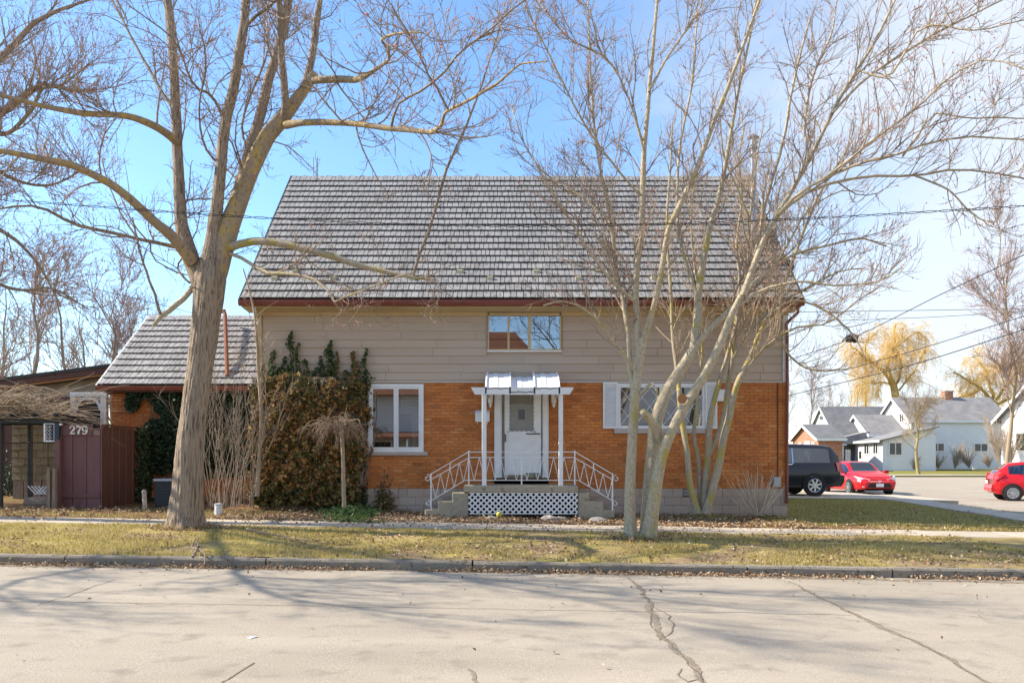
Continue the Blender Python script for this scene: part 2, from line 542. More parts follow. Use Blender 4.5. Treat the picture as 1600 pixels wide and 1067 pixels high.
def road_mat():
    m = bpy.data.materials.new('worn_asphalt'); m.use_nodes = True
    nt, n, l = nodes_of(m)
    b = nt.nodes['Principled BSDF']
    b.inputs['Roughness'].default_value = 0.9
    b.inputs['Specular IOR Level'].default_value = 0.2
    geo = n('ShaderNodeNewGeometry')
    mp_ = n('ShaderNodeMapping'); mp_.inputs['Scale'].default_value = (0.35, 1.6, 1); l(geo.outputs['Position'], mp_.inputs['Vector'])
    a = n('ShaderNodeTexNoise'); a.inputs['Scale'].default_value = 0.9; a.inputs['Detail'].default_value = 8; l(mp_.outputs[0], a.inputs['Vector'])
    s = n('ShaderNodeTexNoise'); s.inputs['Scale'].default_value = 95; s.inputs['Detail'].default_value = 2; l(geo.outputs['Position'], s.inputs['Vector'])
    v = n('ShaderNodeTexVoronoi'); v.inputs['Scale'].default_value = 60; l(geo.outputs['Position'], v.inputs['Vector'])
    def mix(fac, lo, hi, c1, c2):
        r = n('ShaderNodeMapRange'); r.inputs['From Min'].default_value = lo; r.inputs['From Max'].default_value = hi; l(fac, r.inputs['Value'])
        x = n('ShaderNodeMixRGB'); l(r.outputs[0], x.inputs['Fac'])
        for k, q in (('Color1', c1), ('Color2', c2)):
            if isinstance(q, tuple): x.inputs[k].default_value = c4(q)
            else: l(q, x.inputs[k])
        return x.outputs[0]
    c = mix(a.outputs['Fac'], 0.3, 0.7, (0.305, 0.257, 0.197), (0.395, 0.337, 0.262))
    c = mix(s.outputs['Fac'], 0.56, 0.72, c, (0.22, 0.195, 0.16))
    c = mix(s.outputs['Fac'], 0.42, 0.30, c, (0.46, 0.41, 0.345))
    w = n('ShaderNodeTexNoise'); w.inputs['Scale'].default_value = 3.2; w.inputs['Detail'].default_value = 7; l(geo.outputs['Position'], w.inputs['Vector'])
    c = mix(w.outputs['Fac'], 0.56, 0.75, c, (0.24, 0.205, 0.162))
    l(c, b.inputs['Base Color'])
    bp = n('ShaderNodeBump'); bp.inputs['Strength'].default_value = 0.3; bp.inputs['Distance'].default_value = 0.005
    l(v.outputs['Distance'], bp.inputs['Height']); l(bp.outputs[0], b.inputs['Normal'])
    return m

road_m = road_mat()
verge_m = turf_mat('verge_turf', (0.31, 0.25, 0.05), (0.47, 0.37, 0.14), (0.36, 0.265, 0.15), (0.25, 0.17, 0.10), 0.50)
yard_m = turf_mat('yard_litter', (0.14, 0.125, 0.03), (0.24, 0.20, 0.06), (0.23, 0.13, 0.065), (0.13, 0.075, 0.04), 0.42)
lawn_m = turf_mat('lawn_turf', (0.16, 0.165, 0.03), (0.27, 0.25, 0.055), (0.25, 0.19, 0.09), (0.19, 0.14, 0.07), 0.58)
field_m = turf_mat('field_turf', (0.12, 0.12, 0.03), (0.18, 0.165, 0.05), (0.2, 0.15, 0.08), (0.15, 0.11, 0.06), 0.5)

grid('ground', np.concatenate([[-600, -200, -100], np.linspace(-60, 90, 40), [150, 250, 600]]),
     np.concatenate([[-150, -60, -20], np.linspace(0, 120, 50), [200, 400, 1200]]),
     lambda x, y: np.minimum(zyard(x, y), 0.6 + 0 * x) - 0.6, field_m)
grid('road', np.linspace(-70, 90, 161), np.linspace(-9, 10.86, 30), lambda x, y: tilt(x) - 0.03 * ((y - 3) / 8) ** 2 + 0.0, road_m)
grid('side_street', np.linspace(14.3, 95, 60), np.linspace(10.86, 64, 60), zstreet, road_m)
grid('grass_verge', np.linspace(-45, 14.3, 400), np.linspace(10.99, 15.02, 40), zyard, verge_m, bump=0.022, bs=1.6)
grid('yard_soil', np.linspace(-45, 14.3, 300), np.linspace(16.25, 20, 30), lambda x, y: zyard(x, y) - 0.01, yard_m, bump=0.02, bs=1.5)
grid('side_lawn', np.linspace(6.0, 14.3, 50), np.linspace(17.2, 64, 90), lambda x, y: zyard(x, y) + 0.008 - np.clip((x - 13.5) / 0.8, 0, 1) * (zyard(x, y) - zstreet(x, y) + 0.02), lawn_m, bump=0.015, bs=1.2)
grid('back_yard', np.linspace(-45, 6.1, 60), np.linspace(19.9, 64, 50), lambda x, y: zyard(x, y) - 0.02, yard_m, bump=0.02, bs=0.8)
grid('far_lawn', np.linspace(-40, 110, 80), np.linspace(63.9, 125, 40), lambda x, y: zyard(x, y), lawn_m)

# kerb: cast lengths with open joints
kerb = thing('kerb', None, None, (0, 10.92, 0)); kerb['kind'] = 'structure'
kx = [-45, -38, -31, -24, -17, P(-250, 880, 10.85)[0], P(101, 872, 10.85)[0], P(415, 876, 10.85)[0], P(738, 880, 10.85)[0], P(1168, 885, 10.85)[0], P(1395, 890, 10.85)[0], 9.3, 14.2]
rk = random.Random(4)
for a, b_ in zip(kx[:-1], kx[1:]):
    nseg = max(2, int((b_ - a) / 0.12))
    xs = np.linspace(a + 0.012, b_ - 0.012, nseg)
    prof = [(10.85, -0.1), (10.852, 0.075), (10.87, 0.10), (10.90, 0.108), (10.99, 0.106), (11.0, -0.1)]
    V, n_p = [], len(prof)
    for i, x in enumerate(xs):
        for j, (y, z) in enumerate(prof):
            w = 0.012 * mnoise.noise(Vector((x * 2.2, j * 0.7, 1.5))) + 0.006 * mnoise.noise(Vector((x * 9, j, 7.5)))
            V.append((x, y + w * (1 if j < 4 else 0), z + w * (1 if 1 <= j <= 4 else 0) + float(tilt(x))))
    Fk = [(i * n_p + j, (i + 1) * n_p + j, (i + 1) * n_p + j + 1, i * n_p + j + 1) for i in range(nseg - 1) for j in range(n_p - 1)]
    Fk += [tuple(range(n_p)), tuple((nseg - 1) * n_p + j for j in range(n_p - 1, -1, -1))]
    obj_np('kerb_stone', np.array(V), Fk, kerb_m, kerb, smooth=False)

# pavement slabs
def slabs(name, x0, x1, y0, y1, step, along, lift=0.012, mat=None):
    root = thing(name, None, None, (0, 0, 0)); root['kind'] = 'structure'
    t = x0 if along == 'x' else y0
    end = x1 if along == 'x' else y1
    rs = random.Random(11)
    while t < end - 0.3:
        q = min(t + step, end)
        xa, xb, ya, yb = (t + 0.006, q - 0.006, y0, y1) if along == 'x' else (x0, x1, t + 0.006, q - 0.006)
        dz = rs.uniform(-0.008, 0.010) + lift
        vs, c = [], 0.012
        for (x, y, dd) in [(xa, ya, -.1), (xb, ya, -.1), (xb, yb, -.1), (xa, yb, -.1), (xa, ya, -c), (xb, ya, -c), (xb, yb, -c), (xa, yb, -c),
                           (xa + c, ya + c, 0), (xb - c, ya + c, 0), (xb - c, yb - c, 0), (xa + c, yb - c, 0)]:
            vs.append((x, y, float(zyard(x, y)) + dz + dd))
        fs = [(8, 9, 10, 11)] + [(i, (i + 1) % 4, (i + 1) % 4 + 4, i + 4) for i in range(4)] + [(i + 4, (i + 1) % 4 + 4, (i + 1) % 4 + 8, i + 8) for i in range(4)]
        obj_np('slab', np.array(vs), fs, mat or walk_m, root)
        t = q
    return root
slabs('sidewalk', -26, 12.2, 15.02, 16.25, 1.5, 'x')
slabs('side_sidewalk', 12.15, 13.3, 16.4, 62, 1.5, 'y', 0.035)
slabs('driveway', 6.9, 12.12, 25.6, 29.8, 1.8, 'x', 0.03)
slabs('driveway_apron', 13.32, 14.7, 25.6, 29.8, 0.75, 'x', -0.0)
slabs('far_sidewalk', 17, 100, 65.6, 68.8, 4.0, 'x', 0.03)
slabs('front_walk', P(600, 800, 17)[0], P(700, 800, 17)[0], 16.27, 17.7, 0.7, 'y', 0.012)

# cracks and patches in the asphalt: low ribbons with ragged edges
crack_m = M('crack_filler', (0.12, 0.095, 0.07), (0.21, 0.17, 0.125), 30, 0.95, 0.5, 60)
crack2_m = M('old_crack_patch', (0.185, 0.15, 0.105), (0.29, 0.24, 0.18), 20, 0.95, 0.5, 60)
def gp(px, py):
    """road point seen at (px, py)"""
    Y = 8.0
    for _ in range(12):
        X = (px - CX) / F_PX * Y
        z = float(tilt(X)) - 0.03 * ((Y - 3) / 8) ** 2 + 0.0
        Y = (CZ - z) * F_PX / (py - HY)
    return X, Y
def crack(pts, w, mat, seed):
    g = np.array([gp(*p[:2]) + (p[2] if len(p) > 2 else 1.0,) for p in pts])
    n = max(12, int(np.sum(np.linalg.norm(np.diff(g[:, :2], axis=0), axis=1)) / 0.035))
    seg = np.concatenate([[0], np.cumsum(np.linalg.norm(np.diff(g[:, :2], axis=0), axis=1))])
    s = np.linspace(0, seg[-1], n)
    c = np.stack([np.interp(s, seg, g[:, j]) for j in range(3)], 1)
    d = np.gradient(c[:, :2], axis=0); d /= np.linalg.norm(d, axis=1, keepdims=True)
    nn = np.stack([-d[:, 1], d[:, 0]], 1)
    wob = np.array([mnoise.fractal(Vector((q * 2.3, seed, 0)), 1, 2, 4) for q in s]) * 0.05
    wl_ = w * c[:, 2] * (0.55 + 0.9 * np.abs(np.array([mnoise.noise(Vector((q * 9, seed, 5))) for q in s])))
    wr_ = w * c[:, 2] * (0.55 + 0.9 * np.abs(np.array([mnoise.noise(Vector((q * 9, seed, 9))) for q in s])))
    A = c[:, :2] + nn * (wob + wl_)[:, None]; B = c[:, :2] + nn * (wob - wr_)[:, None]
    def lift(q): return tilt(q[:, 0]) - 0.03 * ((q[:, 1] - 3) / 8) ** 2 + 0.004
    V = np.concatenate([np.column_stack([A, lift(A)]), np.column_stack([B, lift(B)])])
    i = np.arange(n - 1)
    Fq = np.stack([i + n, i + n + 1, i + 1, i], -1)
    o = obj_np('road_crack', V, Fq, mat); o['kind'] = 'structure'
crack([(-60, 938), (200, 942), (410, 945), (640, 949), (980, 955), (1150, 957), (1330, 961)], 0.008, crack_m, 1.1)
crack([(978, 900, .7), (1000, 920, 1.6), (1015, 945, 2.2), (1020, 960, 2.4), (1030, 985, 1.8), (1050, 1010, 2.2), (1080, 1040, 1.7), (1105, 1070, 1.5)], 0.02, crack2_m, 2.2)
crack([(1002, 915), (1018, 945), (1016, 975), (1040, 1000), (1085, 1045), (1110, 1085)], 0.007, crack_m, 3.3)
crack([(1020, 950, .5), (1046, 962, .9), (1052, 985, .9), (1030, 1000, .5)], 0.010, crack_m, 5.3)
crack([(1235, 908, .7), (1280, 932, 1), (1330, 958, 2), (1400, 990, 1.8), (1480, 1025, 1.4), (1545, 1066, 1.2), (1580, 1090, 1)], 0.017, crack2_m, 4.4)
crack([(1250, 916), (1340, 962), (1430, 1003), (1560, 1075)], 0.006, crack_m, 6.4)
crack([(60, 945), (105, 932), (150, 915), (180, 905)], 0.007, crack_m, 7.1)
crack([(400, 1035), (350, 1065), (330, 1085)], 0.010, crack2_m, 8.1)
crack([(730, 1045), (748, 1064), (760, 1085)], 0.022, crack2_m, 9.1)
crack([(1065, 1044, .6), (1060, 1056, 1), (1072, 1066, 1), (1096, 1060, .6)], 0.011, crack2_m, 10.1)

grit_m = M('gutter_grit', (0.20, 0.15, 0.10), (0.32, 0.255, 0.185), 25, 0.95, 0.6, 70)
crack([(-200, 879), (0, 884), (200, 886), (415, 888), (738, 893), (1000, 897), (1168, 901), (1400, 906), (1700, 912)], 0.085, grit_m, 12.1)

# ------------------------------------------------------------------ main house
FY = 19.0                              # facade plane (brick faces)
HX0, HX1 = -6.2, 6.72
Z_BT, Z_SID = 3.44, 5.16
house = thing('two_storey_house', 'two storey house of orange brick and taupe siding under a steep grey shake roof', 'house', (0.26, FY, 0.25))
def X19(px): return (px - CX) / 64.0
def Z19(py): return CZ - (py - HY) / 64.0
win_l = (X19(575), X19(662), Z19(706), Z19(600))
win_r = (X19(965.5), X19(1101), Z19(669.5), Z19(599))
door_o = (X19(772.5), X19(857), 0.60, Z19(612))
win_u = (X19(762), X19(877), Z19(548), Z19(486))
OPEN = [win_l, win_r, door_o]

def wall_boxes(mb, x0, x1, z0, z1, y0, y1, opens):
    xs = sorted(set([x0, x1] + [v for o in opens for v in o[:2] if x0 < v < x1]))
    for a, b in zip(xs[:-1], xs[1:]):
        m = (a + b) / 2
        cuts = sorted((max(o[2], z0), min(o[3], z1)) for o in opens if o[0] < m < o[1])
        z = z0
        for c0, c1 in cuts:
            if c0 > z: mb.box(a, b, y0, y1, z, c0)
            z = max(z, c1)
        if z < z1: mb.box(a, b, y0, y1, z, z1)

wb = MB()
wall_boxes(wb, HX0 + .004, HX1 - .004, 0.60, Z_BT, FY + 0.008, FY + 0.2, OPEN)
wall = wb.build('brick_wall', mortar_m, house)
wb = MB()
wall_boxes(wb, HX0 + .004, HX1 - .004, Z_BT, Z_SID + .1, FY + 0.03, FY + 0.2, [win_u])
uwall = wb.build('sided_wall', siding_m, house)
# side and back walls with their gables
RY0, RZ0, RY1, RZ1 = 18.45, 5.36, 22.80, 9.84
YB = 26.6
sw = MB()
for x0, x1 in ((HX0 + .004, HX0 + .2), (HX1 - .2, HX1 - .004)):
    sw.prism([(FY + .2, 0.0), (YB, 0.0), (YB, 5.3), (RY1, RZ1 - .15), (FY + .2, 6.05)], 'x', x0, x1)
sw.box(HX0 + .2, HX1 - .2, YB - .2, YB, 0.0, 5.3)
sw.build('rear_walls', siding_m, house)
fl = MB()
fl.box(HX0 + .2, HX1 - .2, FY + .2, YB - .2, 0.86, 0.90)
fl.box(HX0 + .2, HX1 - .2, FY + .2, YB - .2, 3.42, 3.46)
fl.box(HX0 + .2, HX1 - .2, FY + 3.2, FY + 3.25, 0.9, 5.3)
fl.build('inner_rooms', room_m, house)

# bricks: 300 of them as single parts, the rest in one part
def lay_bricks(parent, x0, x1, z0, z1, yf, opens, zone, limit, cx0, cz0, mat, seed):
    rnd = random.Random(seed)
    g = 0.0105
    full = mesh_np('brick', *(lambda mb: (mb.v, mb.f))(MB().cham(-BRL / 2 + g / 2, BRL / 2 - g / 2, -0.012, 0.02, -BRH / 2 + g / 2, BRH / 2 - g / 2, 0.003)), mat)
    rest = MB(); cand = []
    nrow = int(round((z1 - z0) / BRH))
    po = Vector(org(parent))
    for r in range(nrow):
        zc0, zc1 = z0 + r * BRH, min(z0 + (r + 1) * BRH, z1)
        if zc1 - zc0 < 0.02: continue
        u = x0 - (r % 2) * BRL / 2 - (x0 - cx0) % BRL
        while u < x1:
            a, b = max(u, x0), min(u + BRL, x1)
            u += BRL
            if b - a < 0.03: continue
            spans = [(a, b)]
            for o in opens:
                if zc1 > o[2] + 0.01 and zc0 < o[3] - 0.01:
                    ns = []
                    for s0, s1 in spans:
                        if o[1] <= s0 or o[0] >= s1: ns.append((s0, s1)); continue
                        if s0 < o[0]: ns.append((s0, o[0]))
                        if s1 > o[1]: ns.append((o[1], s1))
                    spans = ns
            for s0, s1 in spans:
                if s1 - s0 < 0.03: continue
                dy = rnd.uniform(-0.0035, 0.0025)
                if s1 - s0 > BRL - 0.001 and zc1 - zc0 > BRH - 0.001:
                    cx, cz = (s0 + s1) / 2, (zc0 + zc1) / 2
                    pri = zone(cx, cz)
                    cand.append((pri, cx, cz, dy, rnd.uniform(-.004, .004)))
                else:
                    rest.cham(s0 + g / 2, s1 - g / 2, yf + dy - 0.004, yf + 0.03, zc0 + g / 2, zc1 - g / 2, 0.003)
    cand.sort()
    for i, (pri, cx, cz, dy, ry) in enumerate(cand):
        if i < limit:
            o = link('brick', full, parent, loc=Vector((cx, yf + dy + 0.008, cz)) - po, rot=(0, ry, 0))
        else:
            rest.cham(cx - BRL / 2 + g / 2, cx + BRL / 2 - g / 2, yf + dy - 0.004, yf + 0.03, cz - BRH / 2 + g / 2, cz + BRH / 2 - g / 2, 0.003)
    rest.build('bricks', mat, parent, kind='stuff')
sill_l = (X19(566), X19(668.5), Z19(711), win_l[2])
sill_r = (X19(959), X19(1101), Z19(677), win_r[2])
lay_bricks(wall, HX0, HX1, Z_BR, Z_BT, FY, OPEN + [sill_l, sill_r],
           lambda x, z: (0 if X19(664) < x < X19(760) else 1 if X19(862) < x < X19(938) else 2, abs(z - 2.3)), 300, X_BR, Z_BR, brick_m, 3)
MB().box(HX0 - .012, HX1 + .012, FY - .022, FY + .06, Z_BT + .002, Z_BT + .028).build('drip_edge', M('aluminium_flashing', (0.55, 0.5, 0.45), rough=0.4), house)

# siding planks with tilted faces and staggered butt joints
rs = random.Random(8)
zs = [Z19(v) for v in (597.5, 593, 581, 567.7, 555, 542.5, 530, 516.5, 503, 489.5, 484)]
for a, b in zip(zs[:-1], zs[1:]):
    x = HX0 + 0.1 - rs.uniform(0, 1.4)
    while x < HX1 - 0.1:
        xe = x + 1.83
        s0, s1 = max(x, HX0 + .1), min(xe, HX1 - .12)
        x = xe
        if s1 - s0 < 0.05: continue
        spans = [(s0, s1)]
        if b > win_u[2] - .02 and a < win_u[3]:
            spans = []
            if s0 < win_u[0] - .02: spans.append((s0, min(s1, win_u[0] - .02)))
            if s1 > win_u[1] + .02: spans.append((max(s0, win_u[1] + .02), s1))
        for q0, q1 in spans:
            if q1 - q0 < .03: continue
            t = rs.uniform(0, .006)
            mb = MB().prism([(FY + .032, a - .012), (FY - .002 - t, a - .010), (FY - .004 - t, a), (FY + .02, b + .004), (FY + .032, b + .004)], 'x', q0 + .004, q1 - .004)
            mb.build('siding_plank', siding_m, house)
tr = MB().box(HX0 - .01, HX0 + .095, FY - .03, FY + .05, Z_BT + .03, Z_SID + .1).build('corner_trim', siding_trim_m, house)
MB().box(HX1 - .115, HX1 + .01, FY - .03, FY + .05, Z_BT + .03, Z_SID + .1).build('corner_trim', white_m, house)

# foundation of concrete blocks
fd = MB().box(HX0 + .006, HX1 - .006, FY + 0.012, FY + .2, -0.1, 0.857).build('foundation', M('block_mortar', (0.30, 0.245, 0.2), rough=0.95), house)
rs = random.Random(5)
zf = [0.857, 0.655, 0.452, 0.25, 0.047]
for r in range(4):
    x = HX0 - (0.2 if r % 2 else 0)
    while x < HX1:
        a, b = max(x, HX0), min(x + 0.405, HX1)
        x += 0.405
        if b - a < .05: continue
        mb = MB().cham(a + .003, b - .003, FY - .004 + rs.uniform(-.003, .003), FY + .05, zf[r + 1] + .003, zf[r] - .003, .005)
        mb.build('block', block_m, fd)
# grille in the foundation
gv = MB().box(X19(1067), X19(1077), FY - .02, FY + .01, Z19(775.5), Z19(763))
gv.build('vent_grille', black_m, house)
gs = MB()
for i in range(5): gs.box(X19(1067) + .01, X19(1077) - .01, FY - .028, FY - .021, Z19(775.5) + .02 + i * .035, Z19(775.5) + .038 + i * .035)
gs.build('vent_slats', conc_m, house)

# windows
def pane(parent, x0, x1, z0, z1, y, mat, tiltx=0.0):
    V = [(x0, y, z0), (x1, y, z0), (x1, y + tiltx, z1), (x0, y + tiltx, z1), (x0, y + .005, z0), (x1, y + .005, z0), (x1, y + .005 + tiltx, z1), (x0, y + .005 + tiltx, z1)]
    return obj_np('pane', np.array(V), [(0, 1, 2, 3), (7, 6, 5, 4), (0, 4, 5, 1), (1, 5, 6, 2), (2, 6, 7, 3), (3, 7, 4, 0)], mat, parent)
def ring(mb, x0, x1, z0, z1, y0, y1, w, wb_=None, wt_=None):
    wb_, wt_ = wb_ or w, wt_ or w
    mb.box(x0, x0 + w, y0, y1, z0, z1); mb.box(x1 - w, x1, y0, y1, z0, z1)
    mb.box(x0 + w, x1 - w, y0, y1, z0, z0 + wb_); mb.box(x0 + w, x1 - w, y0, y1, z1 - wt_, z1)

# left casement pair
fr = MB(); ring(fr, win_l[0], win_l[1], win_l[2], win_l[3], FY - .035, FY + .12, .065)
wl_o = fr.build('window', white_m, house); wl_o['label'] = 'white double casement window beside the brown ivy'
cx = X19(619)
for a, b in ((win_l[0] + .067, cx - .004), (cx + .004, win_l[1] - .067)):
    s = MB(); ring(s, a, b, win_l[2] + .067, win_l[3] - .067, FY - .02, FY + .06, .052)
    so = s.build('sash', white_m, wl_o)
    pane(wl_o, a + .05, b - .05, win_l[2] + .117, win_l[3] - .117, FY + .012, glass_m)
MB().box(sill_l[0], sill_l[1], FY - .06, FY + .1, sill_l[2], sill_l[3] - .003).build('sill', M('stone_sill', (0.5, 0.42, 0.38), (0.42, 0.35, 0.31), 8, 0.9, .2), wl_o)
bl = MB()
for i in range(14): bl.box(cx + .08, win_l[1] - .12, FY + .16, FY + .185, win_l[3] - .17 - i * .042, win_l[3] - .15 - i * .042)
bl.build('white_slats', white_m, wl_o)  # rows of white slats behind the upper right pane
cu = MB()
for i in range(10):
    xx = win_l[1] - .1 - i * .022
    cu.box(xx - .02, xx, FY + .22 + .02 * (i % 2), FY + .235 + .02 * (i % 2), win_l[2], win_l[3] - .7)
cu.build('curtain', curtain_m, wl_o)

# right picture window with diamond lead, two louvred shutters
fr = MB(); ring(fr, win_r[0], win_r[1], win_r[2], win_r[3], FY - .03, FY + .12, .06, .075, .10)
fr.box(X19(1030.5), X19(1036), FY - .02, FY + .1, win_r[2] + .076, win_r[3] - .101)
wr_o = fr.build('window', white_m, house); wr_o['label'] = 'wide white window with diamond lead lines behind the tree trunks'
for a, b in ((win_r[0] + .06, X19(1030.5)), (X19(1036), win_r[1] - .06)):
    z0, z1 = win_r[2] + .075, win_r[3] - .10
    pane(wr_o, a, b, z0, z1, FY + .03, glass_m)
    md = MB(); dz = (z1 - z0) / 2; dx = .36
    x = a - dx * 4
    while x < b + dx * 4:
        for sgn in (1, -1):
            p0 = Vector((x, FY + .022, z0)); p1 = Vector((x + sgn * dx * 2, FY + .022, z1))
            lo, hi = (p0, p1) if p0.x < p1.x else (p1, p0)
            if hi.x > a and lo.x < b:
                def at(xx): return lo + (hi - lo) * ((xx - lo.x) / (hi.x - lo.x))
                q0 = at(max(lo.x, a + .005)); q1 = at(min(hi.x, b - .005))
                if (q1 - q0).length > .03: md.bar(q0, q1, .009 + (.002 if sgn > 0 else 0), .014 + (.003 if sgn > 0 else 0), up=(0, 1, 0))
        x += dx
    md.build('lead_lattice', white_m, wr_o)
MB().box(sill_r[0], sill_r[1], FY - .06, FY + .1, sill_r[2], sill_r[3] - .003).build('sill', MATS['stone_sill'], wr_o)
cu = MB()
for i in range(16):
    xx = win_r[1] - .07 - i * .03
    cu.box(xx - .028, xx, FY + .25 + .02 * (i % 2), FY + .265 + .02 * (i % 2), win_r[2], win_r[3])
cu.build('curtain', curtain_m, wr_o)
for a, b in ((X19(942), X19(965.2)), (X19(1101.4), X19(1120))):
    z0, z1 = Z19(669.5), Z19(597.8)
    s = MB(); ring(s, a, b, z0, z1, FY - .05, FY - .012, .045)
    so = s.build('shutter', white_m, house)
    k = int((z1 - z0 - .09) / .042)
    lv = MB()
    for i in range(k):
        z = z0 + .047 + i * .042
        lv.prism([(FY - .046, z + .002), (FY - .040, z + .002), (FY - .018, z + .038), (FY - .024, z + .038)], 'x', a + .044, b - .044)
    lv.box(a + .044, b - .044, FY - .016, FY - .0125, z0 + .04, z1 - .04)
    lv.build('louvre_panel', white_m, so)
bx = MB().box(X19(1119.5), X19(1132), FY - .09, FY - .005, Z19(627), Z19(610))
bx.box(X19(1119) - .01, X19(1132) + .01, FY - .10, FY - .004, Z19(610) + .002, Z19(610) + .02)
bxo = bx.build('exhaust_hood', white_m, house)

# upstairs sliding window
fr = MB(); ring(fr, win_u[0], win_u[1], win_u[2], win_u[3], FY - .045, FY + .12, .035, .035, .05)
fr.box(X19(825), X19(829.5), FY - .03, FY + .08, win_u[2] + .036, win_u[3] - .051)
wu_o = fr.build('window', siding_trim_m, house); wu_o['label'] = 'beige framed sliding window above the porch'
MB().box(win_u[0] - .02, win_u[1] + .02, FY - .06, FY + .1, win_u[2] - .03, win_u[2] - .002).build('sill', white_m, wu_o)
MB().box(X19(793), X19(796.2), FY - .025, FY + .05, win_u[2] + .036, win_u[3] - .051).build('mullion', siding_trim_m, wu_o)
for a, b in ((win_u[0] + .035, X19(793)), (X19(796.2), X19(825)), (X19(829.5), win_u[1] - .035)):
    pane(wu_o, a, b, win_u[2] + .035, win_u[3] - .05, FY + .01, glass_up_m)

# door: pilasters, storm door with scalloped light, inner panelled door
dx0, dx1, dz0, dz1 = X19(784), X19(847.5), Z19(745), Z19(612)
dr = MB()
dr.box(door_o[0], dx0 - .002, FY - .05, FY + .12, Z19(748), Z_BT - .20)
dr.box(dx1 + .002, door_o[1], FY - .05, FY + .12, Z19(748), Z_BT - .20)
for xa, xb in ((door_o[0] + .03, dx0 - .03), (dx1 + .03, door_o[1] - .03)):
    dr.box(xa, xb, FY - .062, FY - .051, Z19(740), Z_BT - .23)
dr.box(dx0, dx1, FY - .04, FY + .12, dz1, dz1 + .03)
df = dr.build('door_frame', white_m, house)
st = MB()
sx0, sx1 = X19(788.5), X19(845.5)
sz0, sz1 = Z19(742), dz1 - .012
gx0, gx1, gz0, gz1 = X19(793), X19(837), Z19(676), Z19(617)
st.box(sx0, gx0, FY - .02, FY + .02, sz0, sz1)
st.box(gx1, sx1, FY - .02, FY + .02, sz0, sz1)
st.box(gx0, gx1, FY - .02, FY + .02, sz0, gz0)
st.box(gx0, gx1, FY - .02, FY + .02, gz1, sz1)
sdo = st.build('door', white_m, house); sdo['label'] = 'white storm door with scalloped glass light'
pp = MB(); ring(pp, X19(792), X19(842), Z19(741), Z19(677.5), FY - .028, FY - .021, .02)
for i in range(9): pp.box(X19(792) + .02, X19(842) - .02, FY - .024, FY - .0205, Z19(741) + .03 + i * .107, Z19(741) + .125 + i * .107)
pp.build('lower_panel', white_m, sdo)
pane(sdo, gx0, gx1, gz0, gz1, FY + .0, glass_mat('storm_glass', 0.06, (0.95, 0.96, 0.96)))
sc = MB()
def scallop(p0, p1, inward, n):
    p0, p1 = np.array(p0), np.array(p1); inward = np.array(inward)
    pts = [tuple(p0)]
    for i in range(n):
        for t in np.linspace(0, 1, 7)[0 if i == 0 else 1:]:
            q = p0 + (p1 - p0) * ((i + t) / n) + inward * (.028 + .030 * math.sin(math.pi * t))
            pts.append(tuple(q))
    pts.append(tuple(p1))
    sc.prism(pts, 'y', FY - .014, FY - .006)
scallop((gx0, gz0), (gx0, gz1), (1, 0), 9)
scallop((gx1, gz0), (gx1, gz1), (-1, 0), 9)
scallop((gx0, gz0), (gx1, gz0), (0, .8), 6)
sc.build('scalloped_trim', white_m, sdo)
inn = MB().box(dx0, dx1, FY + .10, FY + .14, dz0 - .05, dz1)
for a, b in ((X19(794), X19(805.5)), (X19(807), X19(823)), (X19(824.5), X19(836))):
    for c, d in ((Z19(676), Z19(638)), (Z19(634), Z19(619))):
        if a > X19(806) and b < X19(824) and c > 2.8: continue
        ring(inn, a, b, c, d, FY + .088, FY + .099, .018)
ido = inn.build('inner_door', M('cream_door', (0.62, 0.58, 0.46), (0.56, 0.52, 0.41), 4, 0.5), sdo)
MB().box(X19(810), X19(820), FY + .08, FY + .099, Z19(655), Z19(639)).build('door_light', black_m, sdo)
hd = MB().box(X19(788.8), X19(790.2), FY - .06, FY - .021, Z19(690), Z19(678)).build('handle', black_m, sdo)
for zz in (677.5, 739.5):
    MB().box(X19(822), X19(844), FY - .045, FY - .029, Z19(zz + 1.0), Z19(zz - .6)).build('door_closer', black_m, sdo)
MB().box(X19(770), X19(859), FY - .16, FY - .005, Z19(750), Z19(746)).build('threshold', M('brown_threshold', (0.10, 0.06, 0.035), rough=.8), house)

# roof
SL = math.atan2(RZ1 - RZ0, RY1 - RY0)
RX0, RX1 = -6.45, 6.9
def roofpt(x, s, n, y0, z0, sl):
    return (x, y0 + s * math.cos(sl) - n * math.sin(sl), z0 + s * math.sin(sl) + n * math.cos(sl))
rf = MB().prism([(RY0 + .02, RZ0 - .16), (RY0, RZ0), (RY1, RZ1), (2 * RY1 - RY0, RZ0), (2 * RY1 - RY0 - .02, RZ0 - .16), (RY1, RZ1 - .18)], 'x', RX0, RX1)
roof = rf.build('roof', deck_m, house)

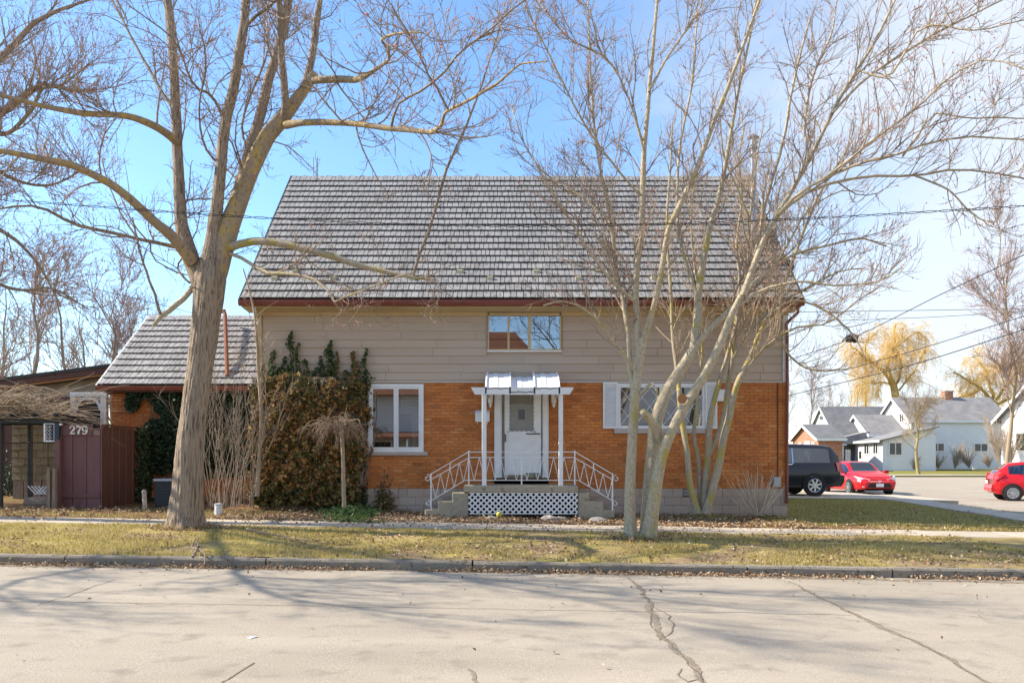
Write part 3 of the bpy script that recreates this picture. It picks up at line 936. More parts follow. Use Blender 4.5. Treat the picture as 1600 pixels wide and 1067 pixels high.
def lay_shakes(parent, x0f, x1f, y0, z0, sl, length, courses, limit, seed, mat):
    """courses of thick butted shakes up a slope; x0f/x1f give the ends at slope distance s"""
    rnd = random.Random(seed)
    exp = length / courses
    ws = (0.105, 0.135, 0.17)
    def wedge(w):
        h, L = 0.052, exp + .03
        return [(-w / 2, 0, h - .018), (w / 2, 0, h - .018), (w / 2, 0, h), (-w / 2, 0, h), (-w / 2, L, 0), (w / 2, L, 0), (w / 2, L, .008), (-w / 2, L, .008),
                (w / 2 * .94, 0.008, h), (-w / 2 * .94, .008, h)], [(0, 1, 2, 3), (3, 2, 6, 7), (1, 5, 6, 2), (0, 3, 7, 4)]
    meshes = []
    for w in ws:
        v, f = wedge(w - .015)
        meshes.append(mesh_np('shake', v[:8], f, mat))
    po = Vector(org(parent))
    rest = MB(); n = 0
    Rm = Matrix.Rotation(sl, 3, 'X')
    for c in range(courses):
        s = c * exp
        x, xe = x0f(s), x1f(s)
        while x < xe - .02:
            k = rnd.randrange(3)
            w = min(ws[k], xe - x)
            lift = rnd.uniform(0.002, .006)
            p = Vector(roofpt(x + w / 2, s + rnd.uniform(-.003, .003), lift, y0, z0, sl))
            if n < limit and w == ws[k]:
                link('shake', meshes[k], parent, loc=p - po, rot=(sl, 0, rnd.uniform(-.006, .006)))
                n += 1
            else:
                v, f = wedge(w - .015)
                rest.add([Rm @ Vector(q) + p for q in v[:8]], f)
            x += w
    rest.build('shakes', mat, parent, kind='stuff')
SLEN = math.hypot(RZ1 - RZ0, RY1 - RY0)
lay_shakes(roof, lambda s: RX0 + .02, lambda s: RX1 - .02, RY0 - .03, RZ0, SL, SLEN, 20, 300, 21, shake_m)
rc = random.Random(3)
x = RX0
while x < RX1 - .05:
    w = min(.34, RX1 - x)
    h = .05 if x < -1 else .025
    cap = MB().add([(x, RY1 - .16, RZ1 - .12), (x, RY1, RZ1 + h + .01), (x, RY1 + .16, RZ1 - .12), (x + w + .02, RY1 - .16, RZ1 - .13), (x + w + .02, RY1, RZ1 + .01), (x + w + .02, RY1 + .16, RZ1 - .13)],
                   [(0, 3, 4, 1), (1, 4, 5, 2), (0, 1, 2), (5, 4, 3)])
    cap.build('ridge_cap', shake_m, roof)
    x += w
for xx in (RX0 - .03, RX1 - .005):
    for sg in (1, -1):
        rk_ = MB()
        a = (xx, RY0 - .03, RZ0 - .06); b = (xx, RY1, RZ1 + .0)
        if sg < 0: a = (xx, 2 * RY1 - RY0 + .03, RZ0 - .06)
        n_ = np.array([0, -math.sin(SL) * sg, math.cos(SL)])
        q = [np.array(a) - n_ * .1, np.array(a) + n_ * .05, np.array(b) + n_ * .05, np.array(b) - n_ * .1]
        vs = [tuple(v) for v in q] + [tuple(v + np.array([.035, 0, 0])) for v in q]
        rk_.add(vs, [(0, 1, 2, 3), (7, 6, 5, 4), (0, 4, 5, 1), (1, 5, 6, 2), (2, 6, 7, 3), (3, 7, 4, 0)])
        rk_.build('rake_trim', deck_m, roof)
guard_m = M('pale_guard', (0.55, 0.52, 0.34), (0.45, 0.43, 0.3), 8, .6)
for i, px in enumerate((412, 432, 461, 523, 597, 645, 718, 766, 838, 903, 935, 1020, 1090, 1150)):
    s_ = (.78 if i % 2 else 1.08)
    c_ = roofpt(P(px, 0, 19.1)[0], s_, .05, RY0, RZ0, SL)
    MB().prism([(c_[1] - .05, c_[2] - .04), (c_[1] - .06, c_[2] + .05), (c_[1] - .02, c_[2] + .07), (c_[1] + .08, c_[2] + .06)], 'x', c_[0] - .07, c_[0] + .07).build('snow_guard', guard_m, roof)
# back slope cover so the place holds from the side
bs = MB(); 
for c in range(20):
    s0, s1 = c * SLEN / 20, (c + 1) * SLEN / 20 + .03
    a = roofpt(0, s0, .034, 0, 0, SL); b = roofpt(0, s1, .006, 0, 0, SL)
    ya, yb2 = 2 * RY1 - (RY0 + a[1]), 2 * RY1 - (RY0 + b[1])
    bs.add([(RX0 + .02, ya, RZ0 + a[2]), (RX1 - .02, ya, RZ0 + a[2]), (RX1 - .02, yb2, RZ0 + b[2]), (RX0 + .02, yb2, RZ0 + b[2])], [(3, 2, 1, 0)])
bs.build('rear_slope', shake_m, roof)

# gutter, fascia, soffit, downspouts
gt = MB().prism([(RY0 + .06, RZ0 - .02), (RY0 - .055, RZ0 - .018), (RY0 - .05, RZ0 - .05), (RY0 - .062, RZ0 - .09), (RY0 - .02, RZ0 - .15), (RY0 + .06, RZ0 - .15)], 'x', RX0 - .03, RX1 + .03)
gut = gt.build('gutter', gutter_m, house)
sf = MB().prism([(RY0 + .06, RZ0 - .13), (RY0 + .06, RZ0 - .175), (FY + .05, RZ0 - .215), (FY + .05, RZ0 - .14)], 'x', RX0 + .02, RX1 - .02)
sf.box(HX0 - .02, HX1 + .02, FY - .045, FY + .02, RZ0 - .29, RZ0 - .205)
sf.build('soffit', siding_trim_m, house)
def downspout(pts, mat, w=.075):
    mb = MB(); mb.tube(pts, w / 2, 8); return mb.build('downspout', mat, gut)
downspout([P(1247, 478, 18.5), P(1247, 488, 18.5), P(1232, 502, 18.9), P(1228.6, 508, 18.93), (X19(1228.6), FY - .07, 4.6), (X19(1228.6), FY - .07, 3.52), (X19(1228.4), FY - .05, .5)], gutter_m)
downspout([P(397, 480, 18.5), P(398, 488, 18.6), P(402, 495, 19.1), (X19(402.5), FY + .1, 4.95), (X19(402.5), FY + .1, 4.55)], white_old_m, .09)
# meter cabinet and its conduit
mc = MB().cham(X19(1207), X19(1217.5), FY - .12, FY - .005, Z19(760.5), Z19(745), .012).build('meter_box', M('grey_box', (0.42, 0.44, 0.45), (0.36, 0.38, 0.39), 5, .5), house)
MB().tube([(X19(1214.8), FY - .025, Z19(745)), (X19(1214.8), FY - .025, Z_BT)], .012, 6).build('conduit', brown_m, house)
# flue and small dark roof vent
fp = MB()
fx, fy_ = P(1177, 400, 20.2)[0], 20.2
fz = RZ0 + (fy_ - RY0) * math.tan(SL)
fp.lathe([(.085, -.1), (.085, 2.45), (.12, 2.46), (.12, 2.52), (.085, 2.53), (.09, 2.72), (.16, 2.74), (.02, 2.86)], (fx, fy_, fz), 14)
flue = fp.build('flue_pipe', M('galvanised_flue', (0.30, 0.33, 0.38), (0.22, 0.25, 0.30), 6, .35, metal=.7), roof, smooth=False)
MB().lathe([(.2, -.25), (.17, .05), (.09, .12)], (fx, fy_, fz), 14).build('flue_flashing', deck_m, roof)

# ------------------------------------------------------------------ side extension
EY0, EZ0, EY1, EZ1 = 20.55, 3.53, 23.5, 5.90
EX0, EX1, EYW = -10.95, -6.2, 21.05
ext = thing('side_extension', 'low brick side wing with its own grey shake roof behind the big trunk', 'house wing', (-8.5, 21, .3))
ESL = math.atan2(EZ1 - EZ0, EY1 - EY0); ELEN = math.hypot(EZ1 - EZ0, EY1 - EY0)
ew = MB().box(EX0 + .1, EX1 - .006, EYW + .008, EYW + .2, 0.2, 3.42)
ew.box(EX0 + .1, EX0 + .3, EYW + .2, 26, .2, 3.42)
ewo = ew.build('brick_wall', mortar_m, ext)
lay_bricks(ewo, EX0 + .1, EX1 - .006, Z_BR - 3 * BRH, 3.40, EYW, [], lambda x, z: (0 if x < -9.0 else 1, -z), 240, X_BR, Z_BR, brick_m, 9)
er = MB().prism([(EY0 + .02, EZ0 - .12), (EY0, EZ0), (EY1, EZ1), (2 * EY1 - EY0, EZ0), (2 * EY1 - EY0, EZ0 - .12), (EY1, EZ1 - .16)], 'x', EX0, EX1 + .0)
ero = er.build('roof', deck_m, ext)
lay_shakes(ero, lambda s: EX0 + .02, lambda s: EX1 + .0, EY0 - .03, EZ0, ESL, ELEN, 12, 300, 33, shake_m)
eg = MB().prism([(EY0 + .05, EZ0 - .02), (EY0 - .055, EZ0 - .015), (EY0 - .05, EZ0 - .05), (EY0 - .02, EZ0 - .13), (EY0 + .05, EZ0 - .13)], 'x', EX0 - .03, EX1 + .1)
ego = eg.build('gutter', gutter_m, ext)
es = MB().box(EX0 + .05, EX1, EY0 + .05, EYW + .1, EZ0 - .17, EZ0 - .12).build('soffit', brown_m, ext)
ers = MB()
n_ = np.array([0, -math.sin(ESL), math.cos(ESL)])
a, b = np.array([EX0 - .03, EY0 - .03, EZ0 - .03]), np.array([EX0 - .03, EY1, EZ1])
q = [a - n_ * .1, a + n_ * .04, b + n_ * .04, b - n_ * .1]
ers.add([tuple(v) for v in q] + [tuple(v + np.array([.04, 0, 0])) for v in q], [(0, 1, 2, 3), (7, 6, 5, 4), (0, 4, 5, 1), (1, 5, 6, 2), (2, 6, 7, 3), (3, 7, 4, 0)])
ers.build('rake_trim', white_old_m, ero)
MB().tube([P(345.5, 489, 22.9), P(347, 486, 22.9), P(350, 485.5, 22.85), P(351.5, 490, 22.8), P(352, 505, 22.4), P(353.5, 545, 21.45), P(355, 587, 20.75)], .055, 8).build('rusty_pipe', M('rusted_pipe', (0.15, 0.05, 0.026), (0.24, 0.09, 0.045), 12, .8), ero)

# ------------------------------------------------------------------ flat-roofed garden room and shingled shed at far left
gr = thing('garden_room', 'low pitched garden room with dark brown fascia behind the dry vines', 'outbuilding', (-14, 25, .4))
za, zb = P(0, 591, 24.4)[2], P(172, 569, 24.4)[2]
xa, xb = -22.0, P(176, 570, 24.4)[0]
sl = (zb - za) / (P(172, 569, 24.4)[0] - P(0, 591, 24.4)[0])
def zr(x): return zb + sl * (x - P(172, 569, 24.4)[0])
MB().add([(xa, 24.3, zr(xa)), (xb, 24.3, zr(xb)), (xb, 30, zr(xb)), (xa, 30, zr(xa)), (xa, 24.3, zr(xa) - .1), (xb, 24.3, zr(xb) - .1), (xb, 30, zr(xb) - .1), (xa, 30, zr(xa) - .1)],
         [(0, 1, 2, 3), (7, 6, 5, 4), (0, 4, 5, 1), (1, 5, 6, 2), (2, 6, 7, 3), (3, 7, 4, 0)]).build('roof', deck_m, gr)
for dz, th, yy, mt, nm in ((-.1, .17, 24.33, brown_m, 'fascia'), (-.27, .07, 24.38, M('tan_board', (0.34, 0.17, 0.07), (0.28, 0.13, 0.06), 5, .7), 'under_fascia')):
    MB().add([(xa, yy, zr(xa) + dz - .002), (xb, yy, zr(xb) + dz - .002), (xb, yy + .04, zr(xb) + dz - .002), (xa, yy + .04, zr(xa) + dz - .002),
              (xa, yy, zr(xa) + dz - th), (xb, yy, zr(xb) + dz - th), (xb, yy + .04, zr(xb) + dz - th), (xa, yy + .04, zr(xa) + dz - th)],
             [(0, 1, 2, 3), (7, 6, 5, 4), (0, 4, 5, 1), (1, 5, 6, 2), (2, 6, 7, 3), (3, 7, 4, 0)]).build(nm, mt, gr)
gw = MB()
gw.prism([(xa, .2), (P(165, 600, 24.7)[0], .2), (P(165, 600, 24.7)[0], zr(P(165, 600, 24.7)[0]) - .34), (xa, zr(xa) - .34)], 'y', 24.7, 24.9)
gw.build('wall', M('olive_grey_wall', (0.20, 0.185, 0.15), (0.25, 0.225, 0.18), 3, .85), gr)
z_l = P(0, 620, 24.6)[2]
for i in range(22):
    x0 = xa + .2 + i * .44
    if x0 + .42 > P(166, 600, 24.6)[0]: break
    MB().box(x0, x0 + .425, 24.64 + .01 * (i % 2), 24.7, .25, z_l).build('board', brown_m, gr)
MB().box(P(104, 600, 24.6)[0], P(158, 600, 24.6)[0], 24.58, 24.63, 1.2, P(0, 628, 24.6)[2]).build('doorway', dark_m, gr)

sh = thing('shingled_shed', 'weathered brown shingle shed wall under the dry vine heap', 'shed', (-13, 21.5, .4))
SY = 21.0
sx0, sx1 = P(19, 700, SY)[0], P(96, 700, SY)[0]
szt, szb = P(0, 655, SY)[2], P(0, 750, SY)[2]
MB().box(sx0, sx1, SY + .03, SY + .4, .2, szt).build('wall', oldwood_m, sh)
shingle_m = M('brown_shingle', (0.17, 0.125, 0.07), (0.28, 0.22, 0.13), 10, .9, .4, 50, (4, 1, .6), obj=True)
rs = random.Random(2)
nr = 8
for r in range(nr):
    z0 = szb + (szt - szb) * r / nr; z1 = szb + (szt - szb) * (r + 1) / nr
    x = sx0
    while x < sx1 - .03:
        w = min(rs.uniform(.14, .26), sx1 - x)
        d = rs.uniform(-.012, .012)
        MB().prism([(SY + .03, z0 + d), (SY - .03, z0 + d), (SY + .012, z1 + .02), (SY + .03, z1 + .02)], 'x', x + .004, x + w - .004).build('shingle', shingle_m, sh)
        x += w
for i, (a, b) in enumerate(((24, 36), (37.5, 50), (51, 64))):
    MB().box(P(a, 0, SY)[0], P(b, 0, SY)[0], SY - .01 * (i % 2), SY + .028, P(0, 782, SY)[2], szb - .01).build('lower_board', oldwood_m, sh)
# ------------------------------------------------------------------ porch: stoop, lattice, railing, canopy, lamps, mailbox
SFY = 17.6                                   # stoop front
def Xs(px): return (px - CX) / F_PX * SFY
def Zs(py): return CZ - (py - HY) / F_PX * SFY
stoop = thing('concrete_stoop', 'raised concrete stoop with steps at both ends below the white door', 'stoop', (.2, SFY + .6, .25))
stone_m = M('weathered_concrete', (0.33, 0.275, 0.195), (0.44, 0.38, 0.28), 5, .95, .5, 40, c3=(0.22, 0.18, 0.125), s3=5, t3=.64)
lt = Zs(758.5)
MB().cham(Xs(724.5), Xs(903), SFY - .04, FY - .006, lt - .15, lt, .015).build('landing', stone_m, stoop)
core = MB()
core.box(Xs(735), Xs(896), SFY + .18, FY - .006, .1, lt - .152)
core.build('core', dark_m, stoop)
for side, defs in ((-1, ((706, 732, 769.5), (684, 708, 783), (663, 686, 796))), (1, ((903, 921, 769.5), (919, 943, 783), (941, 961, 797)))):
    for i, (a, b, zt) in enumerate(defs):
        y0 = SFY + .03 + .012 * i
        MB().cham(Xs(a), Xs(b), y0, FY - .02 - .01 * i, .05, Zs(zt), .02).build('step', stone_m, stoop)
lat = thing('lattice_screen', 'white diagonal lattice screen under the concrete landing', 'lattice', (Xs(817), SFY, .3))
lx0, lx1, lz0, lz1 = Xs(732), Xs(903) - .01, Zs(803), lt - .155
sp_ = .132
for sgn, yy in ((1, SFY - .012), (-1, SFY + .004)):
    H = lz1 - lz0
    c = lx0 - H
    while c < lx1 + H:
        # line x = c + sgn*(z - lz0)
        za_, zb_ = lz0, lz1
        xa_, xb_ = (c, c + H) if sgn > 0 else (c + H, c)
        pts = []
        def zat(x): return lz0 + ((x - c) if sgn > 0 else (c + H - x))
        x_lo, x_hi = max(lx0, c), min(lx1, c + H)
        if x_hi - x_lo > .05:
            MB().bar((x_lo, yy, zat(x_lo)), (x_hi, yy, zat(x_hi)), .036, .009, up=(0, 1, 0)).build('slat', white_m, lat)
        c += sp_
MB().box(lx0, lx1, SFY + .012, SFY + .02, lz1 - .02, lz1).box(lx0, lx1, SFY + .012, SFY + .02, lz0, lz0 + .02).build('batten', white_m, lat)

rail = thing('porch_railing', 'white wrought iron railing with zigzag balusters around the stoop', 'railing', (.2, SFY, lt))
RY = SFY + .02
def S(px, py): return P(px, py, RY)
pt_ = [732.5, 815, 898]
for px in pt_:
    MB().bar(S(px, 703.5 if px != 815 else 714), S(px, 757), .03).build('post', white_iron_m, rail)
for a, b, nm in (((732.5, 706), (898, 706), 'handrail'), ((732.5, 714.5), (898, 714.5), 'middle_rail'), ((727, 750), (903, 750), 'bottom_rail')):
    MB().bar(S(*a), S(*b), .028 if nm == 'handrail' else .022, .018).build(nm, white_iron_m, rail)
def zig(p0, p1, q0, q1, n):
    """zigzag between the top line p0-p1 and the bottom line q0-q1"""
    for i in range(n):
        t0, t1 = i / n, (i + 1) / n
        if i % 2 == 0:
            a = (p0[0] + (p1[0] - p0[0]) * t0, p0[1] + (p1[1] - p0[1]) * t0); b = (q0[0] + (q1[0] - q0[0]) * t1, q0[1] + (q1[1] - q0[1]) * t1)
        else:
            a = (q0[0] + (q1[0] - q0[0]) * t0, q0[1] + (q1[1] - q0[1]) * t0); b = (p0[0] + (p1[0] - p0[0]) * t1, p0[1] + (p1[1] - p0[1]) * t1)
        MB().bar(S(*a), S(*b), .0125).build('baluster', white_iron_m, rail)
zig((732.5, 714.5), (898, 714.5), (732.5, 750), (898, 750), 20)
for sgn, ax, bx in ((-1, 732.5, 673.5), (1, 898, 957)):
    MB().bar(S(ax, 705.5), S(bx, 740.5), .028, .018).build('handrail', white_iron_m, rail)
    MB().bar(S(ax, 715), S(bx, 749), .02, .018).build('middle_rail', white_iron_m, rail)
    MB().bar(S(ax + sgn * 6, 750), S(bx, 782), .02, .018).build('bottom_rail', white_iron_m, rail)
    MB().bar(S(bx, 739), S(bx, 797), .03).build('post', white_iron_m, rail)
    MB().bar(S((ax + bx) / 2, 723), S((ax + bx) / 2, 732), .022).build('post', white_iron_m, rail)
    zig((ax, 715), (bx, 749), (ax + sgn * 1, 749), (bx, 781), 8)
    for cy, r in ((747, 5.5), (786, 4.6)):
        sc = []
        for k in range(26):
            t = k / 25
            ang = math.pi / 2 + t * 2.1 * math.pi
            rr = r * (1 - .72 * t)
            sc.append(S(bx + sgn * (r + .4 + rr * math.cos(ang + (0 if sgn > 0 else 0)) * 1.0), cy - rr * math.sin(ang)))
        MB().tube(sc, .0095, 5).build('scroll', white_iron_m, rail)

can = thing('porch_canopy', 'white aluminium awning on a white beam and two posts over the door', 'canopy', (.24, SFY + .6, lt))
bz0, bz1 = Zs(616.5), Zs(605.5)
bm = MB().prism([(Xs(742), bz0), (Xs(890), bz0), (Xs(896.5), bz1), (Xs(736), bz1)], 'y', SFY - .06, SFY - .015)
bm.build('beam', white_m, can)
for a, b in ((753, 760), (873, 879.7)):
    MB().cham(Xs(a), Xs(b), SFY - .013, SFY + .085, lt, bz1, .008).build('post', white_m, can)
    MB().box(Xs(a) + .01, Xs(b) - .01, SFY + .086, FY - .03, bz1 - .13, bz1 - .02).build('side_beam', white_m, can)
alum_m = M('white_aluminium', (0.82, 0.82, 0.82), (0.77, 0.77, 0.77), 6, .6, spec=.2)
def arc(off):
    pts = []
    for i in range(9):
        t = i / 8
        y = FY - .04 - t * (FY - SFY + .02)
        z = Z19(584.5) + off - (.08 * t + .40 * t ** 2.3)
        pts.append((y, z))
    return pts
ribs = [760.5, 797, 834, 871.5]
def Xc(px): return (px - CX) / F_PX * (SFY + .55)
for i in range(3):
    off = -.0 if i != 1 else -.085
    up_ = arc(off); lo_ = [(y, z - .02) for y, z in reversed(up_)]
    xa_, xb_ = Xc(ribs[i]) + .02, Xc(ribs[i + 1]) - .02
    npan = 4
    for k in range(npan):
        a = xa_ + (xb_ - xa_) * k / npan; b = xa_ + (xb_ - xa_) * (k + 1) / npan
        dz = .012 * (k % 2)
        MB().prism([(y, z + dz) for y, z in up_ + lo_], 'x', a, b - .004).build('awning_panel', alum_m, can)
for px in ribs:
    up_ = arc(.035); lo_ = [(y, z - .16) for y, z in reversed(up_)]
    MB().prism(up_ + lo_, 'x', Xc(px) - .018, Xc(px) + .018).build('rib', alum_m, can)

lampglass_m = M('frosted_lamp_glass', (0.72, 0.70, 0.62), rough=.25)
for px, lab in ((766.5, 'wall lantern left of the door under the canopy'), (865, 'wall lantern right of the door under the canopy')):
    x = X19(px)
    t = thing('wall_lantern', lab, 'lamp', (x, FY - .02, Z19(622)), 'wall lanterns beside the door')
    MB().lathe([(.03, -.16), (.062, -.10), (.062, .09), (.03, .12)], (x, FY - .1, Z19(622)), 10).build('glass', lampglass_m, t)
    MB().lathe([(.07, .09), (.045, .13), (.012, .17)], (x, FY - .1, Z19(622)), 10).build('cap', white_m, t)
    MB().lathe([(.01, -.24), (.03, -.20), (.045, -.16)], (x, FY - .1, Z19(622)), 10).build('finial', white_m, t)
    MB().bar((x, FY - .1, Z19(622) + .15), (x, FY - .004, Z19(622) + .15), .03).build('bracket', white_m, t)
mbx = thing('mailbox', 'small white wall mailbox with curled hooks beside the porch post', 'mailbox', (X19(754), FY - .05, Z19(651)))
mx0, mx1 = X19(743), X19(765)
MB().prism([(FY - .11, Z19(659)), (FY - .11, Z19(646)), (FY - .006, Z19(642)), (FY - .006, Z19(659))], 'x', mx0, mx1).build('box', white_m, mbx)
MB().prism([(FY - .125, Z19(648.5)), (FY - .125, Z19(646.3)), (FY - .01, Z19(641.5)), (FY - .01, Z19(643.6))], 'x', mx0 - .006, mx1 + .006).build('lid', white_m, mbx)
for px in (746.5, 761.5):
    x = X19(px)
    MB().tube([(x, FY - .06, Z19(659)), (x, FY - .065, Z19(662)), (x, FY - .09, Z19(663)), (x, FY - .12, Z19(662)), (x, FY - .125, Z19(660.5))], .008, 5).build('hook', white_m, mbx)

# ------------------------------------------------------------------ plum board enclosure with the house number
enc = thing('board_enclosure', 'plum painted board enclosure carrying the house number', 'fence', (-10.2, 18.6, .35))
EY = 18.5
ex0, ex1 = P(95.6, 0, EY)[0], P(159.4, 0, EY)[0]
ezt, ezb = P(0, 669, EY)[2], .2
bx_ = [95.6, 113.5, 135.5, 157]
for a, b in zip(bx_[:-1], bx_[1:]):
    MB().cham(P(a, 0, EY)[0] + .006, P(b, 0, EY)[0] - .006, EY, EY + .025, ezb, ezt, .004).build('board', plum_m, enc)
MB().box(ex0, ex1, EY + .026, EY + .05, ezb, ezt - .02).build('backing', plum_m, enc)
MB().cham(P(157.3, 0, EY)[0], ex1, EY - .012, EY + .07, ezb, P(0, 664, EY)[2], .006).build('corner_post', plum_m, enc)
MB().cham(ex0, P(157, 0, EY)[0], EY - .032, EY - .002, P(0, 777.5, EY)[2], P(0, 771, EY)[2], .006).build('rail', plum_m, enc)
MB().box(P(146.5, 0, EY)[0], P(156.8, 0, EY)[0], EY - .02, EY - .002, P(0, 680, EY)[2], P(0, 673, EY)[2]).build('block', oldwood_m, enc)
nb = MB().cham(ex0 - .03, P(146, 0, EY)[0], EY - .035, EY - .003, P(0, 680.5, EY)[2], P(0, 663, EY)[2], .006).build('number_board', plum_m, enc)
# the digits 2 7 9 as cut letters with serifs
def digit(strokes, ox, oz, s, mb):
    for pts, w in strokes:
        q = cr(pts, 14) if len(pts) > 2 else np.array(pts, float)
        L_, R_ = [], []
        d = np.gradient(q, axis=0); d /= np.linalg.norm(d, axis=1, keepdims=True) + 1e-9
        ww = np.interp(np.linspace(0, 1, len(q)), np.linspace(0, 1, len(w)), w)
        for (x, z), (dx_, dz_), k in zip(q, d, ww):
            L_.append((ox + (x - dz_ * k / 2) * s, oz + (z + dx_ * k / 2) * s)); R_.append((ox + (x + dz_ * k / 2) * s, oz + (z - dx_ * k / 2) * s))
        n = len(q)
        vs = [(x, EY - .052, z) for x, z in L_ + R_] + [(x, EY - .034, z) for x, z in L_ + R_]
        fs = []
        for i in range(n - 1):
            fs += [(i, i + 1, n + i + 1, n + i), (i, 2 * n + i, 2 * n + i + 1, i + 1), (n + i, n + i + 1, 3 * n + i + 1, 3 * n + i)]
        fs += [(0, n, 3 * n, 2 * n), (n - 1, 3 * n - 1, 4 * n - 1, 2 * n - 1)]
        mb.add(vs, fs)
num_m = M('cream_number', (0.78, 0.75, 0.66), rough=.5)
DIG = {'2': [([(.06, .74), (.1, .9), (.3, .99), (.52, .92), (.6, .74), (.5, .52), (.25, .28), (.06, .08)], (.12, .1, .1, .14, .2, .18, .12, .1)), ([(.04, .075), (.64, .075)], (.16, .16)), ([(.61, .02), (.65, .26)], (.08, .05)), ([(.1, .80), (.13, .70)], (.17, .17))],
       '7': [([(.03, .92), (.66, .92)], (.17, .17)), ([(.62, .9), (.5, .62), (.36, .35), (.30, .0)], (.10, .13, .2, .22)), ([(.06, .99), (.04, .70)], (.07, .05))],
       '9': [([(.58, .68), (.5, .93), (.31, .99), (.12, .9), (.06, .68), (.14, .46), (.32, .40), (.5, .48), (.58, .68)], (.2, .12, .09, .14, .2, .14, .09, .12, .2)), ([(.6, .72), (.6, .4), (.5, .12), (.28, .02), (.1, .1)], (.16, .2, .16, .1, .14)), ([(.12, .2), (.14, .1)], (.15, .15))]}
hz_ = P(0, 665.5, EY)[2] - P(0, 678.2, EY)[2]
for ch, px in (('2', 110.3), ('7', 120.2), ('9', 129.6)):
    mb = MB(); digit(DIG[ch], P(px, 0, EY)[0], P(0, 678.2, EY)[2], hz_, mb)
    mb.build('digit', num_m, nb, local=False)
# receding side with battens
yy = np.linspace(EY + .08, 21.0, 8)
zt = lambda y: 2.36 - (y - EY) * .02
for a, b in zip(yy[:-1], yy[1:]):
    MB().box(ex1 - .03, ex1 - .004, a + .004, b - .004, ezb, zt(a)).build('board', brown_m, enc)
    MB().box(ex1 - .004, ex1 + .022, b - .03, b + .02, ezb, zt(a) + .01).build('batten', plum_m, enc)
MB().box(ex1 - .05, ex1 + .04, EY + .08, 21.0, zt(EY) + .005, zt(EY) + .045).build('top_rail', brown_m, enc)

# gate post, old stumps, pergola beam with posts
gp_ = thing('gate_post', 'narrow plum gate post against the number fence', 'post', (P(92, 0, 18.4)[0], 18.4, .3))
MB().cham(P(87, 0, 18.4)[0], P(94.8, 0, 18.4)[0], 18.36, 18.46, .2, P(0, 688, 18.4)[2], .008).build('shaft', plum_m, gp_)
MB().box(P(86, 0, 18.4)[0], P(95, 0, 18.4)[0], 18.35, 18.47, P(0, 688, 18.4)[2] + .001, P(0, 687, 18.4)[2] + .012).build('cap', plum_m, gp_)
st_ = thing('split_post', 'grey weathered split post standing before the gate post', 'post', (P(79, 0, 18.2)[0], 18.2, .3))
for a, b, t, w in ((74, 80, 729, 0), (81.5, 88, 730, .02), (84, 87, 768, .05)):
    xa_, xb_ = P(a, 0, 18.2)[0], P(b, 0, 18.2)[0]
    MB().prism([(xa_, .2), (xb_, .2), (xb_ - .01, P(0, t + 3, 18.2)[2]), ((xa_ + xb_) / 2, P(0, t, 18.2)[2]), (xa_ + .015, P(0, t + 4, 18.2)[2])], 'y', 18.15 + w, 18.24 + w).build('split_piece', oldwood_m, st_)
perg = thing('pergola', 'dark timber gate pergola carrying the dry vine heap', 'pergola', (-11.5, 18.6, .3))
for y in (18.45, 19.6):
    MB().box(P(-190, 0, 18.5)[0], P(98.5, 0, 18.5)[0], y, y + .09, P(0, 661, 18.5)[2], P(0, 652, 18.5)[2]).build('beam', black_m, perg)
for px in (-180, 0.5):
    for y in (18.46, 19.61):
        MB().box(P(px, 0, 18.5)[0] - .045, P(px, 0, 18.5)[0] + .045, y + .003, y + .085, .2, P(0, 661, 18.5)[2] - .001).build('post', black_m, perg)
for i in range(9):
    x = P(-185, 0, 18.5)[0] + .1 + i * .52
    MB().box(x, x + .05, 18.2, 19.9, P(0, 652, 18.5)[2] + .001, P(0, 652, 18.5)[2] + .07).build('rafter', black_m, perg)
MB().tube([P(0, 692, 18.55), P(60, 691, 18.56), P(98, 691, 18.56)], .012, 5).build('wire_bar', black_m, perg)
MB().tube([P(75, 661, 18.5), P(75, 730, 18.5)], .01, 5).build('wire_bar', black_m, perg)
sgnb = thing('hanging_sign', 'dark blue box lantern sign at the end of the pergola beam', 'sign', P(90, 660, 18.4))
MB().cham(P(86, 0, 18.4)[0], P(93.5, 0, 18.4)[0], 18.36, 18.43, P(0, 687, 18.4)[2], P(0, 661.5, 18.4)[2], .006).build('panel', M('dark_blue_board', (0.03, 0.04, 0.06), rough=.5), sgnb)
MB().box(P(94, 0, 18.4)[0], P(97.5, 0, 18.4)[0], 18.36, 18.4, P(0, 664.5, 18.4)[2], P(0, 661.5, 18.4)[2]).build('bracket', white_m, sgnb)
orn = thing('fretwork_frame', 'small white framed fretwork panel hanging from the pergola', 'ornament', P(78, 675, 18.42))
mb = MB(); fx0, fx1, fz0, fz1 = P(69, 0, 18.42)[0], P(86, 0, 18.42)[0], P(0, 690, 18.42)[2], P(0, 661.5, 18.42)[2]
mb.box(fx0, fx0 + .035, 18.4, 18.43, fz0, fz1); mb.box(fx0 + .035, fx1, 18.4, 18.43, fz0, fz0 + .03); mb.box(fx0 + .035, fx1, 18.4, 18.43, fz1 - .015, fz1); mb.box(fx1 - .02, fx1, 18.4, 18.43, fz0 + .03, fz1 - .015)
mb.build('frame', white_m, orn)
mb = MB().box(fx0 + .036, fx1 - .021, 18.418, 18.425, fz0 + .031, fz1 - .016); mb.build('backing', black_m, orn)
for i in range(2):
    for j in range(4):
        cx_, cz_ = fx0 + .075 + i * .075, fz0 + .075 + j * .09
        pts = [(cx_ + .028 * math.cos(a), 18.412, cz_ + .033 * math.sin(a)) for a in np.linspace(0, 2 * math.pi * .8, 9)]
        MB().tube(pts, .007, 4).build('fret_curl', white_m, orn)
arch = thing('arbour_arch', 'white garden arch with fretwork corners above the number fence', 'arch', P(136, 800, 20.0))
AY = 20.0
